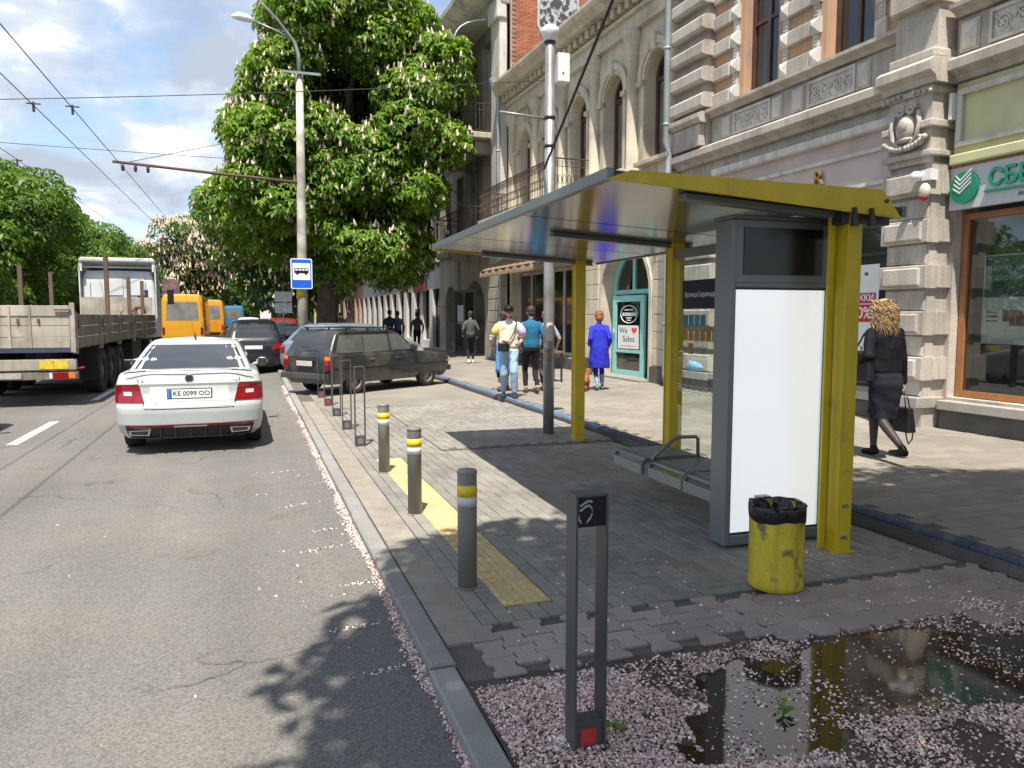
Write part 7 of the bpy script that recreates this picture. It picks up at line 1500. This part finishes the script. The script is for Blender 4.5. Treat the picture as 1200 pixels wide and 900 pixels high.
# --- person with a blue jacket round the waist
PJ = (5.02, 15.35, .22); t, hv, hc = person('walker in dark shorts with a bright blue jacket tied round the waist', PJ, facing(.2,1), 1.66, cloth('pale_top', (.45,.42,.40)), cloth('dark_shorts', (.025,.022,.03)), C_sh3, H_dk, ((-.09,-.08,0),(.10,.12,0)), ((-.24,.12,.95),(.25,.08,.92)), .45, None, None, .012, calf=.05)
m = MB(True); f_ = []
for j in range(8):
    for i in range(11):
        a = -.9+1.8*i/10; r_ = .175+.035*j/7+.012*math.sin(i*2.2+j*.4); f_.append((r_*1.1*math.sin(a), -r_*math.cos(a), 1.02-.62*(j/7)+.03*math.cos(a*2)*j/7))
m.grid(f_, 11, 8); jk = m.build('waist_jacket', cloth('blue_jacket', (.10,.26,.55)), t); sd_ = jk.modifiers.new('solid', 'SOLIDIFY'); sd_.thickness = .014
# --- woman in cobalt coat
C_cob = cloth('cobalt_coat', (.025,.030,.42), .8)
PC = (7.02, 14.9, .22); rzc = facing(.30,1)
person('red-haired woman in long cobalt blue coat seen from behind', PC, rzc, 1.66, C_cob, cloth('light_jeans', (.24,.34,.45)), cloth('blue_shoes', (.10,.17,.24)), pm('auburn_hair', (.26,.085,.03), .6, var=.3, vs_=20), ((-.06,-.12,.02),(.08,.08,0)), ((-.20,.10,.98),(.22,.06,.95)), 1.0, None, [(0,0,1.38,.17,.12),(0,0,1.20,.185,.145),(0,-.01,.95,.215,.18),(0,-.01,.62,.235,.195),(0,-.01,.50,.23,.19)], .011, hair='bun', loose=1.25, lean=.05, head=(0,-.2), elbow=((-.1,-1,0),(.1,-1,0)))
# --- dog
f = Fig(); C_dog = pm('red_dog_fur', (.26,.085,.03), .85, var=.3, vs_=14, fine=.2, bump=.6, bs=60); C_dw = pm('pale_dog_fur', (.55,.42,.30), .85)
dg = thing('dog', 'small long-haired reddish dog beside the woman in the cobalt coat', 'dog', (6.62, 14.75, .22), facing(.6,.8))
f.loft([(0,0,.17,.06,.16),(0,.02,.22,.082,.20),(0,.03,.27,.072,.18),(0,.03,.30,.04,.13)], 0); f.chain([(0,.16,.26),(0,.23,.36),(0,.26,.40)], [.065,.055,.055], 0); f.ball((0,.27,.41), .062, 0, (1,1.1,.95)); f.chain([(0,.31,.395),(0,.38,.38)], [.036,.022], 1)
for sg in (-1,1):
    f.chain([(sg*.055,.26,.44),(sg*.085,.25,.40),(sg*.088,.25,.34)], [.020,.028,.018], 0, 8); f.chain([(sg*.05,.13,.22),(sg*.052,.12,.12),(sg*.052,.14,.03),(sg*.052,.17,.016)], [.042,.028,.020,.018], [0,0,1], 8)
    f.chain([(sg*.05,-.14,.22),(sg*.06,-.09,.15),(sg*.055,-.17,.085),(sg*.055,-.15,.025),(sg*.055,-.12,.016)], [.055,.038,.024,.018,.018], [0,0,0,1], 8)
f.chain([(0,-.18,.27),(0,-.27,.32),(0,-.30,.40)], [.028,.034,.014], 0, 8); f.done('body', [C_dog, C_dw], dg, .010, False)
m = MB(True); m.sphere((0,.395,.385), .012, 8, 6); m.build('nose', M_dark, dg)
wire('thin dog lead from the woman in the cobalt coat to her dog', (6.85,14.98,1.12), (6.66,14.9,.55), .06, .005, 6, None, 'dog_lead')
# --- people farther down the pavement
C_nv = cloth('navy_top', (.035,.045,.085)); C_gy = cloth('dark_grey_jacket', (.085,.085,.085)); C_den = cloth('denim', (.09,.13,.19))
std = (((-.09,-.12,.02),(.10,.12,0)), ((-.24,.12,.95),(.25,.06,.92)))
for lab, x, y, dx, dy, hh, tp, bt in (('person in dark navy top near the tall grey house wall', 5.35, 31.2, .1, 1, 1.80, C_nv, C_den), ('person in blue shirt walking next to the one in navy', 5.75, 31.6, .1, 1, 1.76, cloth('mid_blue_shirt', (.10,.16,.26)), C_btr), ('person in dark grey jacket passing the dark shopfront', 6.75, 32.5, .05, 1, 1.72, C_gy, C_btr), ('distant person in grey seen over the parked cars', 5.6, 47, 0, -1, 1.75, C_gre, C_den), ('distant person in dark clothes seen over the parked cars', 4.9, 45, 0, 1, 1.75, C_gy, C_btr), ('person in dark trousers and white shoes by the glass entrance door', 6.9, 24.6, .1, 1, 1.72, C_gy, C_btr)):
    person(lab, (x, y, .22), facing(dx, dy), hh, tp, bt, M_white if 'white shoes' in lab else C_shoe, H_dk, *std, 1.0, None, None, .02, group=None)
# --- street bench table and bag on the ledge
t = thing('cafe_table', 'small brown table outside the dark shop windows', 'table', (6.75, 17.2, .22)); m = MB(); m.box(-.3,.3,-.3,.3,.70,.74); m.build('table_top', pm('table_wood', (.20,.11,.06), .6), t)
for x in (-.25,.25):
    for y in (-.25,.25): m = MB(); m.box(x-.02,x+.02,y-.02,y+.02,0,.70); m.build('leg', M_dark, t)
p = FACE0 + FD*7.12 + Vector((-.12,0,.62)); t = thing('plastic_bag', 'crumpled light blue plastic bag lying on the stone ledge', 'bag', tuple(p), FROT); m = MB(True); rr = random.Random(5)
m.sphere((0,0,.10), .26, 18, 12, (1.35,.42,.5)); m.v = [(x*(1+rr.uniform(-.08,.08)), y*(1+rr.uniform(-.08,.08)), max(.004, z*(1+rr.uniform(-.15,.15)))) for x, y, z in m.v]; m.build('film', pm('blue_plastic_film', (.22,.45,.62), .25, var=.2, vs_=15), t)
